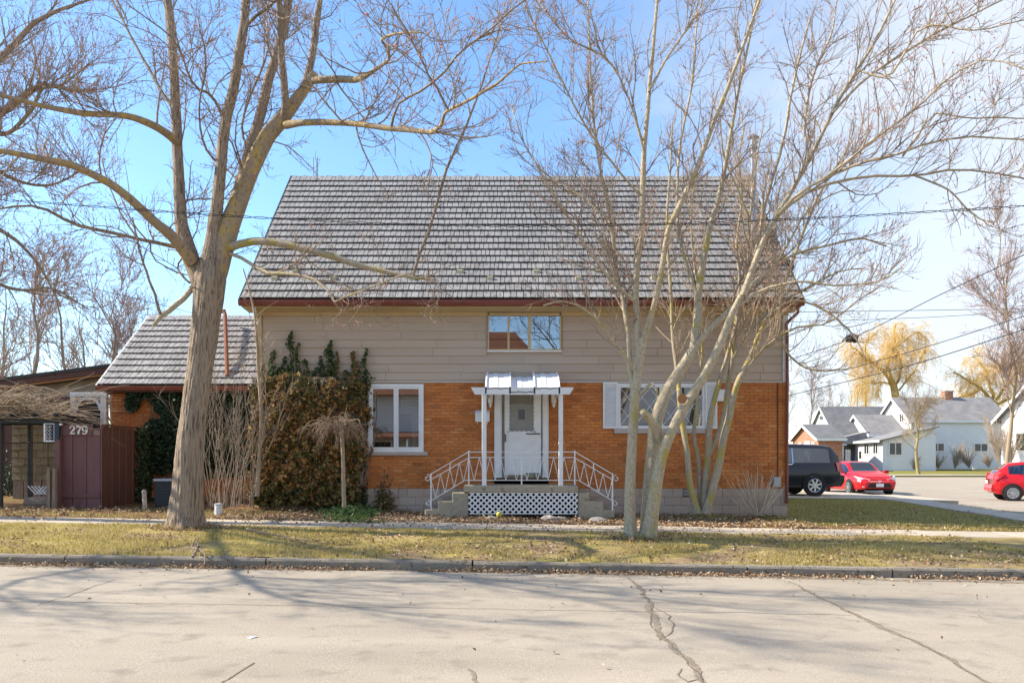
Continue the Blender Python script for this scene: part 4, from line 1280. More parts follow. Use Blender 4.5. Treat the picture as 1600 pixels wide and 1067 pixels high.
a0, a1, at_, ab_ = P(110, 0, AY)[0], P(163, 0, AY)[0], P(0, 613, AY)[2], .3
def A(px): return P(px, 0, AY)[0]
for a, b in ((110, 116.5), (156.5, 163)):
    MB().cham(A(a), A(b), AY, AY + .09, ab_, at_ - .1, .006).build('post', white_old_m, arch)
MB().cham(a0 - .01, a1 + .01, AY - .01, AY + .1, at_ - .1, at_, .006).build('head', white_old_m, arch)
ro, ri = (A(156.5) - A(116.5)) / 2, (A(156.5) - A(116.5)) / 2 - .05
cxa, cza = (A(116.5) + A(156.5)) / 2, at_ - .1 - ro - .02
pts_o = [(cxa + ro * math.cos(t), cza + (ro + .02) * math.sin(t)) for t in np.linspace(0, math.pi, 21)]
pts_i = [(cxa + ri * math.cos(t), cza + ri * math.sin(t)) for t in np.linspace(0, math.pi, 21)]
mb = MB()
for i in range(20):
    mb.prism([pts_o[i], pts_o[i + 1], pts_i[i + 1], pts_i[i]], 'y', AY + .02, AY + .06)
mb.build('arch_rim', white_old_m, arch)
for sg in (-1, 1):
    for k in range(2):
        c_x, c_z = cxa + sg * (ro - .075 - .04 * k), at_ - .1 - .075 - .0 * k
        pts = [(c_x + sg * .05 * (1 - .6 * t) * math.cos(t * 7 + k), AY + .04, c_z + .05 * (1 - .6 * t) * math.sin(t * 7 + k)) for t in np.linspace(0, 1, 12)]
        MB().tube(pts, .011, 5).build('fret_scroll', white_old_m, arch)

# small yard objects
pic = thing('lattice_offcut', 'small piece of white lattice leaning behind the old posts', 'lattice', P(65, 775, 19.2))
for i in range(4):
    for sg in (1, -1):
        x = P(56, 0, 19.2)[0] + i * .085
        MB().bar((x, 19.2 + .01 * sg, P(0, 772, 19.2)[2]), (x + sg * .0 + .19 * sg, 19.2 + .01 * sg, P(0, 759, 19.2)[2]), .025, .008, up=(0, 1, 0)).build('slat', white_m, pic)
lg = MB().lathe([(.02, -.32), (.15, -.31), (.155, .1), (.15, .3), (.03, .31)], (P(62, 780, 18.9)[0], 18.9, P(0, 786, 18.9)[2]), 12, axis='x')
props(lg.build('log_end', oldwood_m), 'short sawn log lying at the foot of the old posts', 'log')
acx0, acx1 = P(241, 0, 18.9)[0], P(270, 0, 18.9)[0]
ac = thing('air_conditioner', 'black air conditioner with pale lid beside the maple trunk', 'air conditioner', ((acx0 + acx1) / 2, 19.2, .33))
MB().cham(acx0, acx1, 18.9, 19.5, .25, P(0, 752, 18.9)[2], .02).build('casing', black_m, ac)
MB().cham(acx0 - .02, acx1 + .02, 18.88, 19.52, P(0, 752, 18.9)[2] + .001, P(0, 748, 18.9)[2], .012).build('lid', M('pale_grey_lid', (0.36, 0.37, 0.40), rough=.5), ac)
for i in range(7):
    z = .4 + i * .07
    MB().box(acx0 + .03, acx1 - .03, 18.888, 18.899, z, z + .02).build('louvre', M('dark_louvre', (0.035, 0.04, 0.05), rough=.5) if 'dark_louvre' not in MATS else MATS['dark_louvre'], ac)
ps = P(227, 799, 18.0)
sp2 = MB().tube([(ps[0], ps[1], .25), (ps[0] - .01, ps[1], .5), (ps[0] - .03, ps[1], P(0, 767, 18)[2]), (ps[0] - .035, ps[1], P(0, 765, 18)[2])], [.055, .05, .052, .03], 9)
props(sp2.build('birch_stump_post', M('pale_bark', (0.50, 0.42, 0.34), (0.25, 0.2, 0.15), 14, .9), smooth=True), 'short pale bark stump by the enclosure corner', 'stump')
ps = P(341.5, 793, 17.6)
cp = thing('utility_pedestal', 'small white utility pipe with grey cap at the shrub foot', 'utility box', (ps[0], ps[1], .25))
MB().lathe([(.085, -.1), (.085, .26)], (ps[0], ps[1], .27), 14).build('pipe', white_old_m, cp)
MB().lathe([(.092, .261), (.09, .29), (.02, .31)], (ps[0], ps[1], .27), 14).build('cap', M('grey_cap', (.4, .4, .42), rough=.5), cp)
def rock(px, py, Y, r, sq, seed, label, mat, name='rock'):
    c = P(px, py, Y)
    z = float(zyard(c[0], Y))
    vs, fs = [], []
    nu, nv = 9, 6
    for j in range(nv + 1):
        for i in range(nu):
            th, ph = 2 * math.pi * i / nu, math.pi * j / nv
            d = Vector((math.cos(th) * math.sin(ph), math.sin(th) * math.sin(ph), math.cos(ph)))
            k = r * (1 + .35 * mnoise.noise(d * 1.4 + Vector((seed, 0, 0))))
            vs.append((c[0] + d.x * k * 1.3, Y + d.y * k, z + max(-.05, d.z * k * sq)))
    for j in range(nv):
        for i in range(nu):
            fs.append((j * nu + i, (j + 1) * nu + i, (j + 1) * nu + (i + 1) % nu, j * nu + (i + 1) % nu))
    o = obj_np(name, np.array(vs), fs, mat)
    return props(o, label, 'rock', 'rocks before the stoop')
rock_m = M('field_stone', (0.24, 0.21, 0.18), (0.38, 0.34, 0.3), 9, .95, .5, 30)
rock(768, 803, 17.25, .12, .7, 1.2, 'flat grey rock under the left half of the lattice', rock_m)
rock(858, 804, 17.2, .17, .7, 4.2, 'large rough rock under the right half of the lattice', rock_m)
rock(932, 807, 17.0, .18, .6, 7.7, 'low pale rock in front of the right hand steps', rock_m)
rock(877, 800, 17.35, .11, .8, 9.1, 'small brown rock touching the lattice near the right steps', rock_m)
rb = MB().lathe([(.005, -.07), (.045, -.055), (.07, 0), (.045, .055), (.005, .07)], (P(780, 799, 17.3)[0], 17.3, .34), 12)
props(rb.build('garden_ball', M('yellow_ball', (.62, .55, .08), (.3, .3, .08), 12, .5), smooth=True), 'small yellow ball lying before the white lattice', 'ball')
for px, py, lab, rz in ((1256, 901, 'crumpled white paper scrap in the gutter at the kerb', .3), (394, 996, 'thin pale wrapper lying flat on the road', 1.2)):
    X, Y = gp(px, py); z = float(tilt(X)) - .03 * ((Y - 3) / 8) ** 2 + .003
    mb = MB().add([(-.05, -.02, .0), (.045, -.025, .004), (.055, .02, 0), (-.04, .025, .006), (0, 0, .012)], [(0, 1, 4), (1, 2, 4), (2, 3, 4), (3, 0, 4)])
    o = link('paper_scrap', mesh_np('paper_scrap', mb.v, mb.f, white_old_m), loc=(X, Y, z), rot=(0, 0, rz)); props(o, lab, 'litter')

# ------------------------------------------------------------------ antenna, dish, cables
ant_m = M('grey_steel', (0.22, 0.23, 0.24), rough=.45, metal=.6)
ant = thing('antenna_mast', 'slim lattice antenna mast rising behind the house ridge', 'antenna', P(493, 277, 26.9))
AY_ = 27.6
for dx_, dy_ in ((-.09, 0), (.09, 0), (0, .15)):
    bx_2, tx_2 = P(493, 277, AY_), P(493, 246, AY_)
    MB().tube([(bx_2[0] + dx_, AY_ + dy_, .4), (tx_2[0] + dx_ * .8, AY_ + dy_, tx_2[2])], .014, 5).build('mast_tube', ant_m, ant)
for k in range(26):
    z = .8 + k * .42
    if z > P(0, 247, AY_)[2]: break
    s_ = 1 if k % 2 else -1
    MB().tube([(P(493, 0, AY_)[0] - .09 * s_, AY_, z), (P(493, 0, AY_)[0] + .09 * s_, AY_, z + .4)], .008, 4).build('lacing', ant_m, ant)
MB().tube([P(493, 250, AY_), P(493, 236, AY_)], .01, 5).build('aerial', ant_m, ant)
dsh = thing('satellite_dish', 'small dark dish at the right hand end of the main roof', 'dish', P(1222, 420, 19.6))
dc = Vector(P(1223, 417, 19.35))
pr = [(.02 + .26 * t, .07 * t * t) for t in np.linspace(0, 1, 6)]
mb = MB()
for i in range(5):
    pass
vs, fs = [], []
for (r_, h_) in pr:
    for i in range(16):
        a = 2 * math.pi * i / 16
        vs.append(tuple(dc + Vector((r_ * math.cos(a), -.05 - h_ * .9 + .09, r_ * .8 * math.sin(a) + .0))))
for j in range(5):
    for i in range(16):
        fs.append((j * 16 + i, j * 16 + (i + 1) % 16, (j + 1) * 16 + (i + 1) % 16, (j + 1) * 16 + i))
fs.append(tuple(range(16)))
mb.add(vs, fs); mb.build('reflector', M('navy_dish', (0.035, 0.055, 0.10), rough=.4), dsh)
MB().tube([tuple(dc), tuple(dc + Vector((.05, .25, -.1))), tuple(dc + Vector((.05, .3, -.45)))], .02, 6).build('arm', ant_m, dsh)

def cable(label, pts, r, twist=0, group=None):
    """pts: (px, py, Y)"""
    q = cr([P(*p) for p in pts], 60)
    br = [(q, np.full(60, r))]
    if twist:
        L = np.linspace(0, 1, 400)
        qq = np.stack([np.interp(L, np.linspace(0, 1, 60), q[:, j]) for j in range(3)], 1)
        a = L * twist
        off = np.stack([0 * a, np.cos(a), np.sin(a)], 1) * r * 2.1
        br = [(qq + off, np.full(400, r * .8)), (qq - off, np.full(400, r * .8))]
    V, Fq = tubes(br, 5)
    o = obj_np('overhead_cable', V, Fq, cable_m, smooth=True)
    return props(o, label, 'cable', group)
cable('twisted service cable crossing in front of the main roof', [(-260, 296, 13), (0, 312, 13), (400, 340, 13), (760, 353, 13), (1160, 346, 13), (1600, 322, 13), (1900, 300, 13)], .0075, 260)
cable('cable dropping from the upper left sky to the side wing roof', [(-200, 388, 18), (0, 421, 19), (140, 450, 20), (250, 476, 21), (330, 497, 22)], .007)
hg = 'cables beyond the right end of the house'
cable('steep cable running up from the house corner to a black clamp', [(1700, 345, 22), (1600, 398, 24), (1470, 460, 27), (1334, 527, 30), (1240, 560, 33), (1150, 590, 36)], .016, 0, hg)
cable('upper of the two parallel cables over the distant white houses', [(1720, 462, 21), (1600, 494, 23), (1420, 550, 28), (1232, 602, 34), (1120, 632, 40)], .014, 0, hg)
cable('lower and thicker of the two parallel cables over the white houses', [(1720, 482, 21), (1600, 515, 23), (1420, 571, 28), (1232, 618, 34), (1120, 645, 40)], .017, 0, hg)
cable('thin level cable passing just above the willow crown', [(1180, 489, 60), (1291, 487, 60), (1576, 483, 60), (1750, 480, 60)], .022, 0, hg)
cable('thin cable rising to the right across the willow crown', [(1180, 505, 60), (1391, 498, 60), (1500, 493, 60), (1700, 478, 60)], .020, 0, hg)
cable('thin cable slanting down from the upper right corner', [(1760, 20, 16), (1600, 118, 16), (1450, 225, 17), (1260, 385, 18.3)], .006, 0, hg)
cable('second thin slanting cable just under the first in the upper right', [(1760, 32, 16.1), (1600, 130, 16.1), (1450, 239, 17.1), (1262, 398, 18.4)], .006, 0, hg)
clp = thing('cable_clamp', 'black clamp where the steep cable meets the willow top', 'clamp', P(1330, 529, 30))
MB().lathe([(.06, -.2), (.15, -.17), (.15, .02), (.08, .06), (.17, .10), (.17, .2), (.05, .22)], P(1330, 529, 30), 10, axis='x').build('body', black_m, clp)
MB().tube([P(1316, 533, 30), P(1322, 527, 29.9), P(1338, 532, 29.9), P(1342, 523, 30)], .03, 5).build('loop', black_m, clp)
# ------------------------------------------------------------------ trees
def unit(a):
    return a / (np.linalg.norm(a, axis=-1, keepdims=True) + 1e-9)

def spawn(Pn, Rn, dens, lo, hi, alo, ahi, up, rr, n, rng, tmin=0.15, curl=0.12, wob=0.10, rmin=0.003, taper=0.35, shrink=0.45):
    """children along a stack of branches Pn [B,N,3] -> their points and radii"""
    B, N, _ = Pn.shape
    L = np.linalg.norm(np.diff(Pn, axis=1), axis=2).sum(1)
    cnt = rng.poisson(dens * L)
    idx = np.repeat(np.arange(B), cnt)
    m = len(idx)
    if m == 0: return np.zeros((0, n, 3)), np.zeros((0, n))
    t = tmin + (1 - tmin) * rng.random(m)
    f = t * (N - 1); i = np.clip(f.astype(int), 0, N - 2); w = (f - i)[:, None]
    pos = Pn[idx, i] * (1 - w) + Pn[idx, i + 1] * w
    d = unit(Pn[idx, i + 1] - Pn[idx, i])
    rad = Rn[idx, i] * (1 - w[:, 0]) + Rn[idx, i + 1] * w[:, 0]
    q = rng.normal(size=(m, 3)); q = unit(q - (q * d).sum(1, keepdims=True) * d)
    a = rng.uniform(alo, ahi, m)[:, None]
    dr = d * np.cos(a) + q * np.sin(a); dr[:, 2] += up; dr = unit(dr)
    ln = rng.uniform(lo, hi, m) * (1 - shrink * t)
    r0 = np.maximum(np.minimum(rad * rr, ln * 0.010 + 0.002), rmin)
    pts = [pos]
    bend = rng.normal(size=(m, 3)) * wob
    p = pos
    for k in range(1, n):
        dr = unit(dr + np.array([0, 0, curl]) + bend + rng.normal(size=(m, 3)) * wob * 0.7)
        p = p + dr * (ln / (n - 1))[:, None]
        pts.append(p)
    Pc = np.stack(pts, 1)
    Rc = r0[:, None] * (1 - (1 - taper) * np.linspace(0, 1, n))[None]
    return Pc, Rc

def buds(Pn, per, r, rng, el=1.7, tmin=.35):
    B, N, _ = Pn.shape
    idx = np.repeat(np.arange(B), rng.poisson(per, B))
    m = len(idx)
    t = tmin + (1 - tmin) * rng.random(m); f = t * (N - 1); i = np.clip(f.astype(int), 0, N - 2); w = (f - i)[:, None]
    c = Pn[idx, i] * (1 - w) + Pn[idx, i + 1] * w
    s = r * rng.uniform(.6, 1.4, m)[:, None, None]
    c = c + rng.normal(size=(m, 3)) * r * .8
    o = np.array([[1, 0, 0], [0, 1, 0], [-1, 0, 0], [0, -1, 0], [0, 0, el], [0, 0, -el]], float)
    ang = rng.uniform(0, 6.28, m)
    V = c[:, None, :] + o[None] * s
    V = V.reshape(-1, 3)
    tri = np.array([[0, 1, 4], [1, 2, 4], [2, 3, 4], [3, 0, 4], [1, 0, 5], [2, 1, 5], [3, 2, 5], [0, 3, 5]])
    return V, (np.arange(m)[:, None, None] * 6 + tri[None]).reshape(-1, 3)

bark_maple = M('maple_bark', (0.35, 0.265, 0.19), (0.53, 0.425, 0.32), 5, .95, 1.0, 14, (8, 8, 0.4), c3=(0.19, 0.14, 0.105), s3=5, t3=.55, bdist=.04)
bark_lichen = M('ochre_lichen_bark', (0.32, 0.25, 0.18), (0.46, 0.32, 0.10), 2.2, .95, .9, 14, (3, 3, 2.2), c3=(0.21, 0.16, 0.115), s3=7, t3=.6, contrast=(.44, .66))
bark_pale = M('pale_silver_bark', (0.33, 0.265, 0.17), (0.50, 0.42, 0.295), 22, .92, .9, 30, (1.2, 1.2, .8), c3=(0.40, 0.32, 0.09), s3=3.5, t3=.64, bdist=.02, contrast=(.34, .64))
bark_moss = M('mossy_bark', (0.30, 0.245, 0.17), (0.42, 0.36, 0.26), 9, .9, .5, 45, (2, 2, 1), c3=(0.36, 0.29, 0.075), s3=2.6, t3=.57)
twig_m = M('bare_twig', (0.21, 0.155, 0.11), (0.36, 0.28, 0.205), 1.5, .85)
twig_pale = M('pale_twig', (0.30, 0.22, 0.145), (0.46, 0.36, 0.25), 1.5, .85)
bud_m = M('red_bud', (0.40, 0.15, 0.13), (0.50, 0.26, 0.22), island=True, rough=.7)

def limb_from(px, Y, dy=(0, 0), n=12, wig=0.0, seed=0):
    """px rows (x, y, width in photo pixels); dy gives the depth offset at both ends, or one per row"""
    px = np.array(px, float)
    off = np.linspace(dy[0], dy[1], len(px)) if len(dy) == 2 else np.array(dy, float)
    rows = []
    for (x, y, w), o in zip(px, off):
        p = P(x, y, Y + o)
        rows.append((*p, w / 2 / F_PX * (Y + o)))
    q = cr(np.array(rows), n)
    if wig:
        for i in range(1, n):
            q[i, :3] += wig * np.array(mnoise.noise_vector(Vector((i * .6, seed, 0))))
    return q[:, :3], np.maximum(q[:, 3], .002)

def bark_tube(path, rad, k, ridge, step, seed, flare=None, fine=1.0):
    """a trunk with real furrows: the radius is displaced by stretched noise"""
    L = np.concatenate([[0], np.cumsum(np.linalg.norm(np.diff(path, axis=0), axis=1))])
    n = max(8, int(L[-1] / step))
    s = np.linspace(0, L[-1], n)
    q = np.stack([np.interp(s, L, path[:, j]) for j in range(3)], 1)
    for _ in range(2):
        q[1:-1] = (q[:-2] + 2 * q[1:-1] + q[2:]) / 4
    r = np.interp(s, L, rad)
    V, Fq = tube_array(q[None], r[None], k)
    V = V.reshape(n, k, 3)
    for i in range(n):
        c = q[i]
        fl = flare(s[i]) if flare else 0
        for j in range(k):
            a = 2 * math.pi * j / k
            d = V[i, j] - c
            rn = abs(mnoise.noise(Vector((math.cos(a) * 4.8 * fine, math.sin(a) * 4.8 * fine, s[i] * 1.0 + seed))))
            r2 = mnoise.noise(Vector((math.cos(a) * 1.2, math.sin(a) * 1.2, s[i] * .8 + seed + 50)))
            r3 = mnoise.noise(Vector((math.cos(a) * 9, math.sin(a) * 9, s[i] * 6 + seed)))
            lobe = 1 + fl * (1.0 + .75 * math.cos(5 * a + seed) + .4 * math.cos(3 * a + 1.3))
            V[i, j] = c + d * (lobe * (1 + ridge * (rn * 2.1 - .45) + ridge * .9 * r2 + ridge * .35 * r3))
    return V.reshape(-1, 3), [Fq, np.array([[(n - 1) * k + j for j in range(k)]])]

def big_tree(name, label, cat, base, trunks, limbs, spec, rng, bark, lbark, tmat, group=None, budn=0, budr=.012, skip_buds=False):
    """trunks, limbs: (points, radii, opts). Each is a part; twigs are one mass, buds another"""
    root = thing(name, label, cat, base, group)
    for i, (p, r, o) in enumerate(trunks):
        V, Fq = bark_tube(p, r, o.get('k', 28), o.get('ridge', .06), o.get('step', .06), o.get('seed', i * 7.7), o.get('flare'), o.get('fine', 1))
        obj_np('trunk', V, Fq, o.get('mat', bark), root, smooth=True)
    stacks = []
    for p, r, o in limbs:
        k = 12 if r[0] > .04 else 8 if r[0] > .015 else 6
        if r[0] > .05:
            V, Fq = bark_tube(p, r, 32, .07, .06, 3.1 * len(stacks), None, 1.3)
        else:
            V, Fq = tubes([(p, r)], k)
            Fq = Fq + [np.array([[(len(p) - 1) * k + j for j in range(k)]])]
        obj_np('limb', V, Fq, o.get('mat', lbark), root, smooth=True)
        if o.get('twigs', 1): stacks.append((p, r, o.get('twigs', 1)))
    P0 = np.stack([p for p, _, _ in stacks]); R0 = np.stack([r for _, r, _ in stacks])
    wts = np.array([w for _, _, w in stacks])
    allp = []
    cur = []
    for w in sorted(set(wts)):
        sel = wts == w
        a = dict(spec[0]); a['dens'] = a['dens'] * w
        cur.append(spawn(P0[sel], R0[sel], rng=rng, **a))
    Pc, Rc = np.concatenate([c[0] for c in cur]), np.concatenate([c[1] for c in cur])
    allp.append((Pc, Rc))
    for a in spec[1:]:
        Pc, Rc = spawn(Pc, Rc, rng=rng, **a)
        allp.append((Pc, Rc))
    Vs, Fs, b = [], [], 0
    for li, (pp, rr) in enumerate(allp):
        if len(pp) == 0: continue
        v, f = tube_array(pp, rr, 5 if li == 0 else 4 if li == 1 else 3)
        Vs.append(v); Fs.append(f + b); b += len(v)
    crown = obj_np('crown', np.concatenate(Vs), [np.concatenate(Fs)], tmat, root, kind='stuff')
    if budn:
        v, f = buds(allp[-1][0], budn, budr, rng)
        v2, f2 = buds(allp[-2][0], budn * 1.2, budr, rng)
        obj_np('buds', np.concatenate([v, v2]), [np.concatenate([f, f2 + len(v)])], bud_m, root, kind='stuff')
    return root, sum(len(p) for p, _ in allp)

# --- the big maple on the verge at left
MY = 14.6
rng = np.random.default_rng(5)
def ML(px, dy=(0, 0), **o):
    p, r = limb_from(px, MY, dy, 14, o.pop('wig', .03), len(px) + px[0][0])
    r = r * .9
    return p, r, o
tr_p, tr_r = limb_from([(290, 828, 55), (290, 800, 49), (293, 770, 44), (298, 700, 40), (304, 640, 38), (310, 590, 37.5), (317, 540, 38), (323, 490, 41), (327, 455, 46), (330, 430, 45), (332, 405, 34), (335, 375, 25), (337, 335, 20)], MY, (0, 0), 30)
maple_trunks = [(tr_p, tr_r, dict(k=84, ridge=.085, step=.045, seed=2.0, fine=1.35, flare=lambda s: .22 * math.exp(-s / .12) + .04 * math.exp(-s / .5)))]
MLS = [
    ([(322, 480, 26), (307, 425, 32), (290, 382, 26), (284, 345, 20), (279, 290, 18), (277, 240, 17), (275, 180, 16), (270, 100, 15), (262, 0, 13), (256, -80, 11)], (0, .5), dict(twigs=.8)),
    ([(332, 400, 22), (335, 365, 22), (337, 335, 21), (345, 262, 19), (352, 190, 17), (368, 122, 16), (378, 60, 15), (383, 0, 14), (386, -80, 12)], (.05, -.5), dict(twigs=.8)),
    ([(328, 480, 26), (338, 425, 36), (346, 392, 38), (360, 350, 34), (385, 282, 29), (415, 217, 27), (440, 188, 26), (462, 158, 21), (484, 130, 17), (492, 117, 14)], (0, .3), dict(mat=bark_lichen, twigs=.5)),
    ([(352, 365, 20), (372, 300, 18), (388, 240, 18), (404, 190, 17), (422, 120, 16), (440, 55, 15), (452, 0, 14), (462, -70, 12)], (.3, 1.2), dict(twigs=.8)),
    ([(300, 410, 22), (272, 372, 18), (240, 345, 16), (205, 311, 15), (160, 278, 13), (110, 257, 12), (60, 247, 11), (0, 238, 9), (-70, 228, 7)], (-.05, -3.2), dict(mat=bark_lichen, twigs=1)),
    ([(276, 222, 14), (258, 205, 13), (230, 191, 12), (190, 180, 10), (130, 178, 10), (60, 166, 8), (0, 150, 7), (-60, 140, 5)], (.2, -2.6), dict(mat=bark_lichen, twigs=1)),
    ([(292, 388, 9), (262, 383, 7), (215, 372, 6), (165, 362, 6), (120, 352, 6), (95, 340, 5), (72, 326, 5), (45, 322, 4), (-30, 330, 3)], (-.1, -1.5), dict(twigs=1.2)),
    ([(440, 192, 15), (447, 166, 13), (442, 110, 12), (436, 0, 10), (434, -70, 8)], (.2, -.6), dict(twigs=.9)),
    ([(474, 140, 15), (484, 112, 13), (490, 70, 12), (499, 0, 10), (505, -70, 8)], (.2, .8), dict(twigs=.9)),
    ([(482, 127, 11), (510, 125, 12), (545, 124, 11), (562, 123, 10), (575, 117, 8), (592, 107, 6), (609, 92, 5), (606, 76, 5), (596, 60, 4), (620, 52, 4), (659, 50, 3)], (.2, -3.4), dict(mat=bark_lichen, twigs=1)),
    ([(446, 196, 13), (470, 191, 11), (515, 191, 10), (560, 196, 9), (600, 199, 9), (640, 202, 9), (677, 208, 8), (688, 198, 6), (694, 184, 5), (700, 171, 5), (740, 153, 5), (785, 126, 4), (812, 101, 3), (857, 97, 2)], (.1, -4.6), dict(mat=bark_lichen, twigs=.8)),
    ([(612, 196, 5), (618, 175, 4), (625, 157, 4), (668, 135, 4), (722, 81, 3.5), (765, 48, 3), (821, 0, 2.4)], (-2.6, -5.0), dict(twigs=1)),
    ([(700, 171, 4), (686, 145, 4), (672, 121, 3.6), (650, 76, 3.2), (630, 40, 3), (610, 6, 2.4)], (-3.6, -5.0), dict(twigs=1)),
    ([(352, 388, 14), (372, 383, 13), (398, 377, 13), (440, 381, 12), (500, 395, 12), (560, 415, 10), (600, 425, 8), (640, 433, 6), (682, 437, 3)], (0, -.9), dict(twigs=.35, mat=bark_moss)),
    ([(646, 430, 5), (655, 400, 5.5), (668, 370, 5), (685, 310, 5), (700, 258, 5), (715, 225, 4.5), (740, 165, 4), (757, 120, 3), (775, 60, 2.6), (800, 0, 2)], (-.8, -1.3), dict(twigs=.5)),
    ([(356, 395, 6), (380, 405, 6), (405, 420, 6), (425, 428, 7), (445, 428, 6), (470, 432, 5), (500, 440, 5), (515, 458, 4), (526, 476, 4), (540, 465, 3), (575, 452, 3), (625, 432, 3), (650, 424, 2.4)], (0, -1.4), dict(twigs=.8, mat=bark_pale)),
    ([(302, 448, 10), (288, 466, 9), (265, 486, 9), (252, 494, 8), (240, 508, 6)], (0, -.4), dict(twigs=0, mat=bark_pale)),
    ([(252, 493, 5), (243, 465, 5), (232, 435, 4.5), (222, 405, 4), (214, 380, 3.4), (208, 340, 2.6)], (-.3, -1.0), dict(twigs=.8)),
    ([(297, 442, 4), (284, 428, 4), (278, 416, 3), (287, 400, 3), (275, 392, 2), (262, 390, 2)], (0, .4), dict(twigs=1)),
    ([(352, 190, 6), (330, 150, 5), (300, 130, 4), (270, 60, 3), (200, 10, 2)], (-.2, -1.6), dict(twigs=1)),
    ([(276, 180, 6), (240, 120, 5), (205, 60, 4), (180, 10, 3), (150, -40, 2)], (.3, 1.4), dict(twigs=1)),
    ([(384, 40, 6), (420, 10, 5), (470, -30, 4), (520, -60, 3)], (0, -1.8), dict(twigs=1)),
    ([(395, 250, 5), (378, 200, 4), (395, 140, 4), (420, 70, 3), (410, 0, 2)], (.4, 1.8), dict(twigs=1)),
    ([(345, 260, 4), (320, 230, 4), (312, 170, 3), (322, 100, 3), (310, 30, 2)], (0, -1.5), dict(twigs=1.1)),
]
maple_limbs = [ML(px, dy, **o) for px, dy, o in MLS]
mspec = [dict(dens=5.0, lo=.5, hi=1.9, alo=.5, ahi=1.25, up=.12, rr=.55, n=7, tmin=.16, curl=.05, wob=.16, rmin=.006),
         dict(dens=6.5, lo=.25, hi=.9, alo=.4, ahi=1.2, up=.06, rr=.7, n=5, curl=.10, wob=.14, rmin=.0042),
         dict(dens=4.8, lo=.12, hi=.42, alo=.4, ahi=1.1, up=.1, rr=.8, n=4, curl=.12, wob=.12, rmin=.0042)]
_, ntw = big_tree('maple_tree', 'large grey barked maple with thick leaning trunk on the verge left of the house', 'tree', P(290, 824, MY), maple_trunks, maple_limbs, mspec, rng, bark_maple, bark_maple, twig_m, budn=.4, budr=.0105)
print('maple twigs', ntw)

# --- pale clump of three stems on the verge
CY = 14.0
rng = np.random.default_rng(17)
def CL(px, dy=(0, 0), Y=CY, **o):
    p, r = limb_from(px, Y, dy, 14, o.pop('wig', .02), len(px) + px[0][0])
    r = r * .86
    return p, r, o
fl = lambda s: .35 * math.exp(-s / .12) + .06 * math.exp(-s / .5)
ct = []
for px, dy in (([(985, 842, 25), (984, 800, 23), (985, 750, 21), (988, 690, 20), (992, 626, 19), (996, 585, 18), (1002, 545, 18), (1004, 528, 17)], (-.05, .1)),
               ([(1010, 842, 25), (1013, 790, 25), (1016, 745, 25), (1020, 700, 26), (1024, 663, 27), (1034, 630, 25), (1050, 598, 22), (1067, 573, 21), (1083, 546, 18)], (.1, .35)),
               ([(1014, 842, 29), (1021, 790, 25), (1033, 717, 22), (1053, 667, 20), (1074, 628, 20), (1099, 590, 17), (1124, 540, 16), (1144, 490, 13), (1165, 449, 11)], (-.1, -.6))):
    p, r = limb_from(px, CY, dy, 24)
    r = r * .76
    ct.append((p, r, dict(k=40, ridge=.055, step=.045, seed=px[0][0] * .1, flare=fl)))
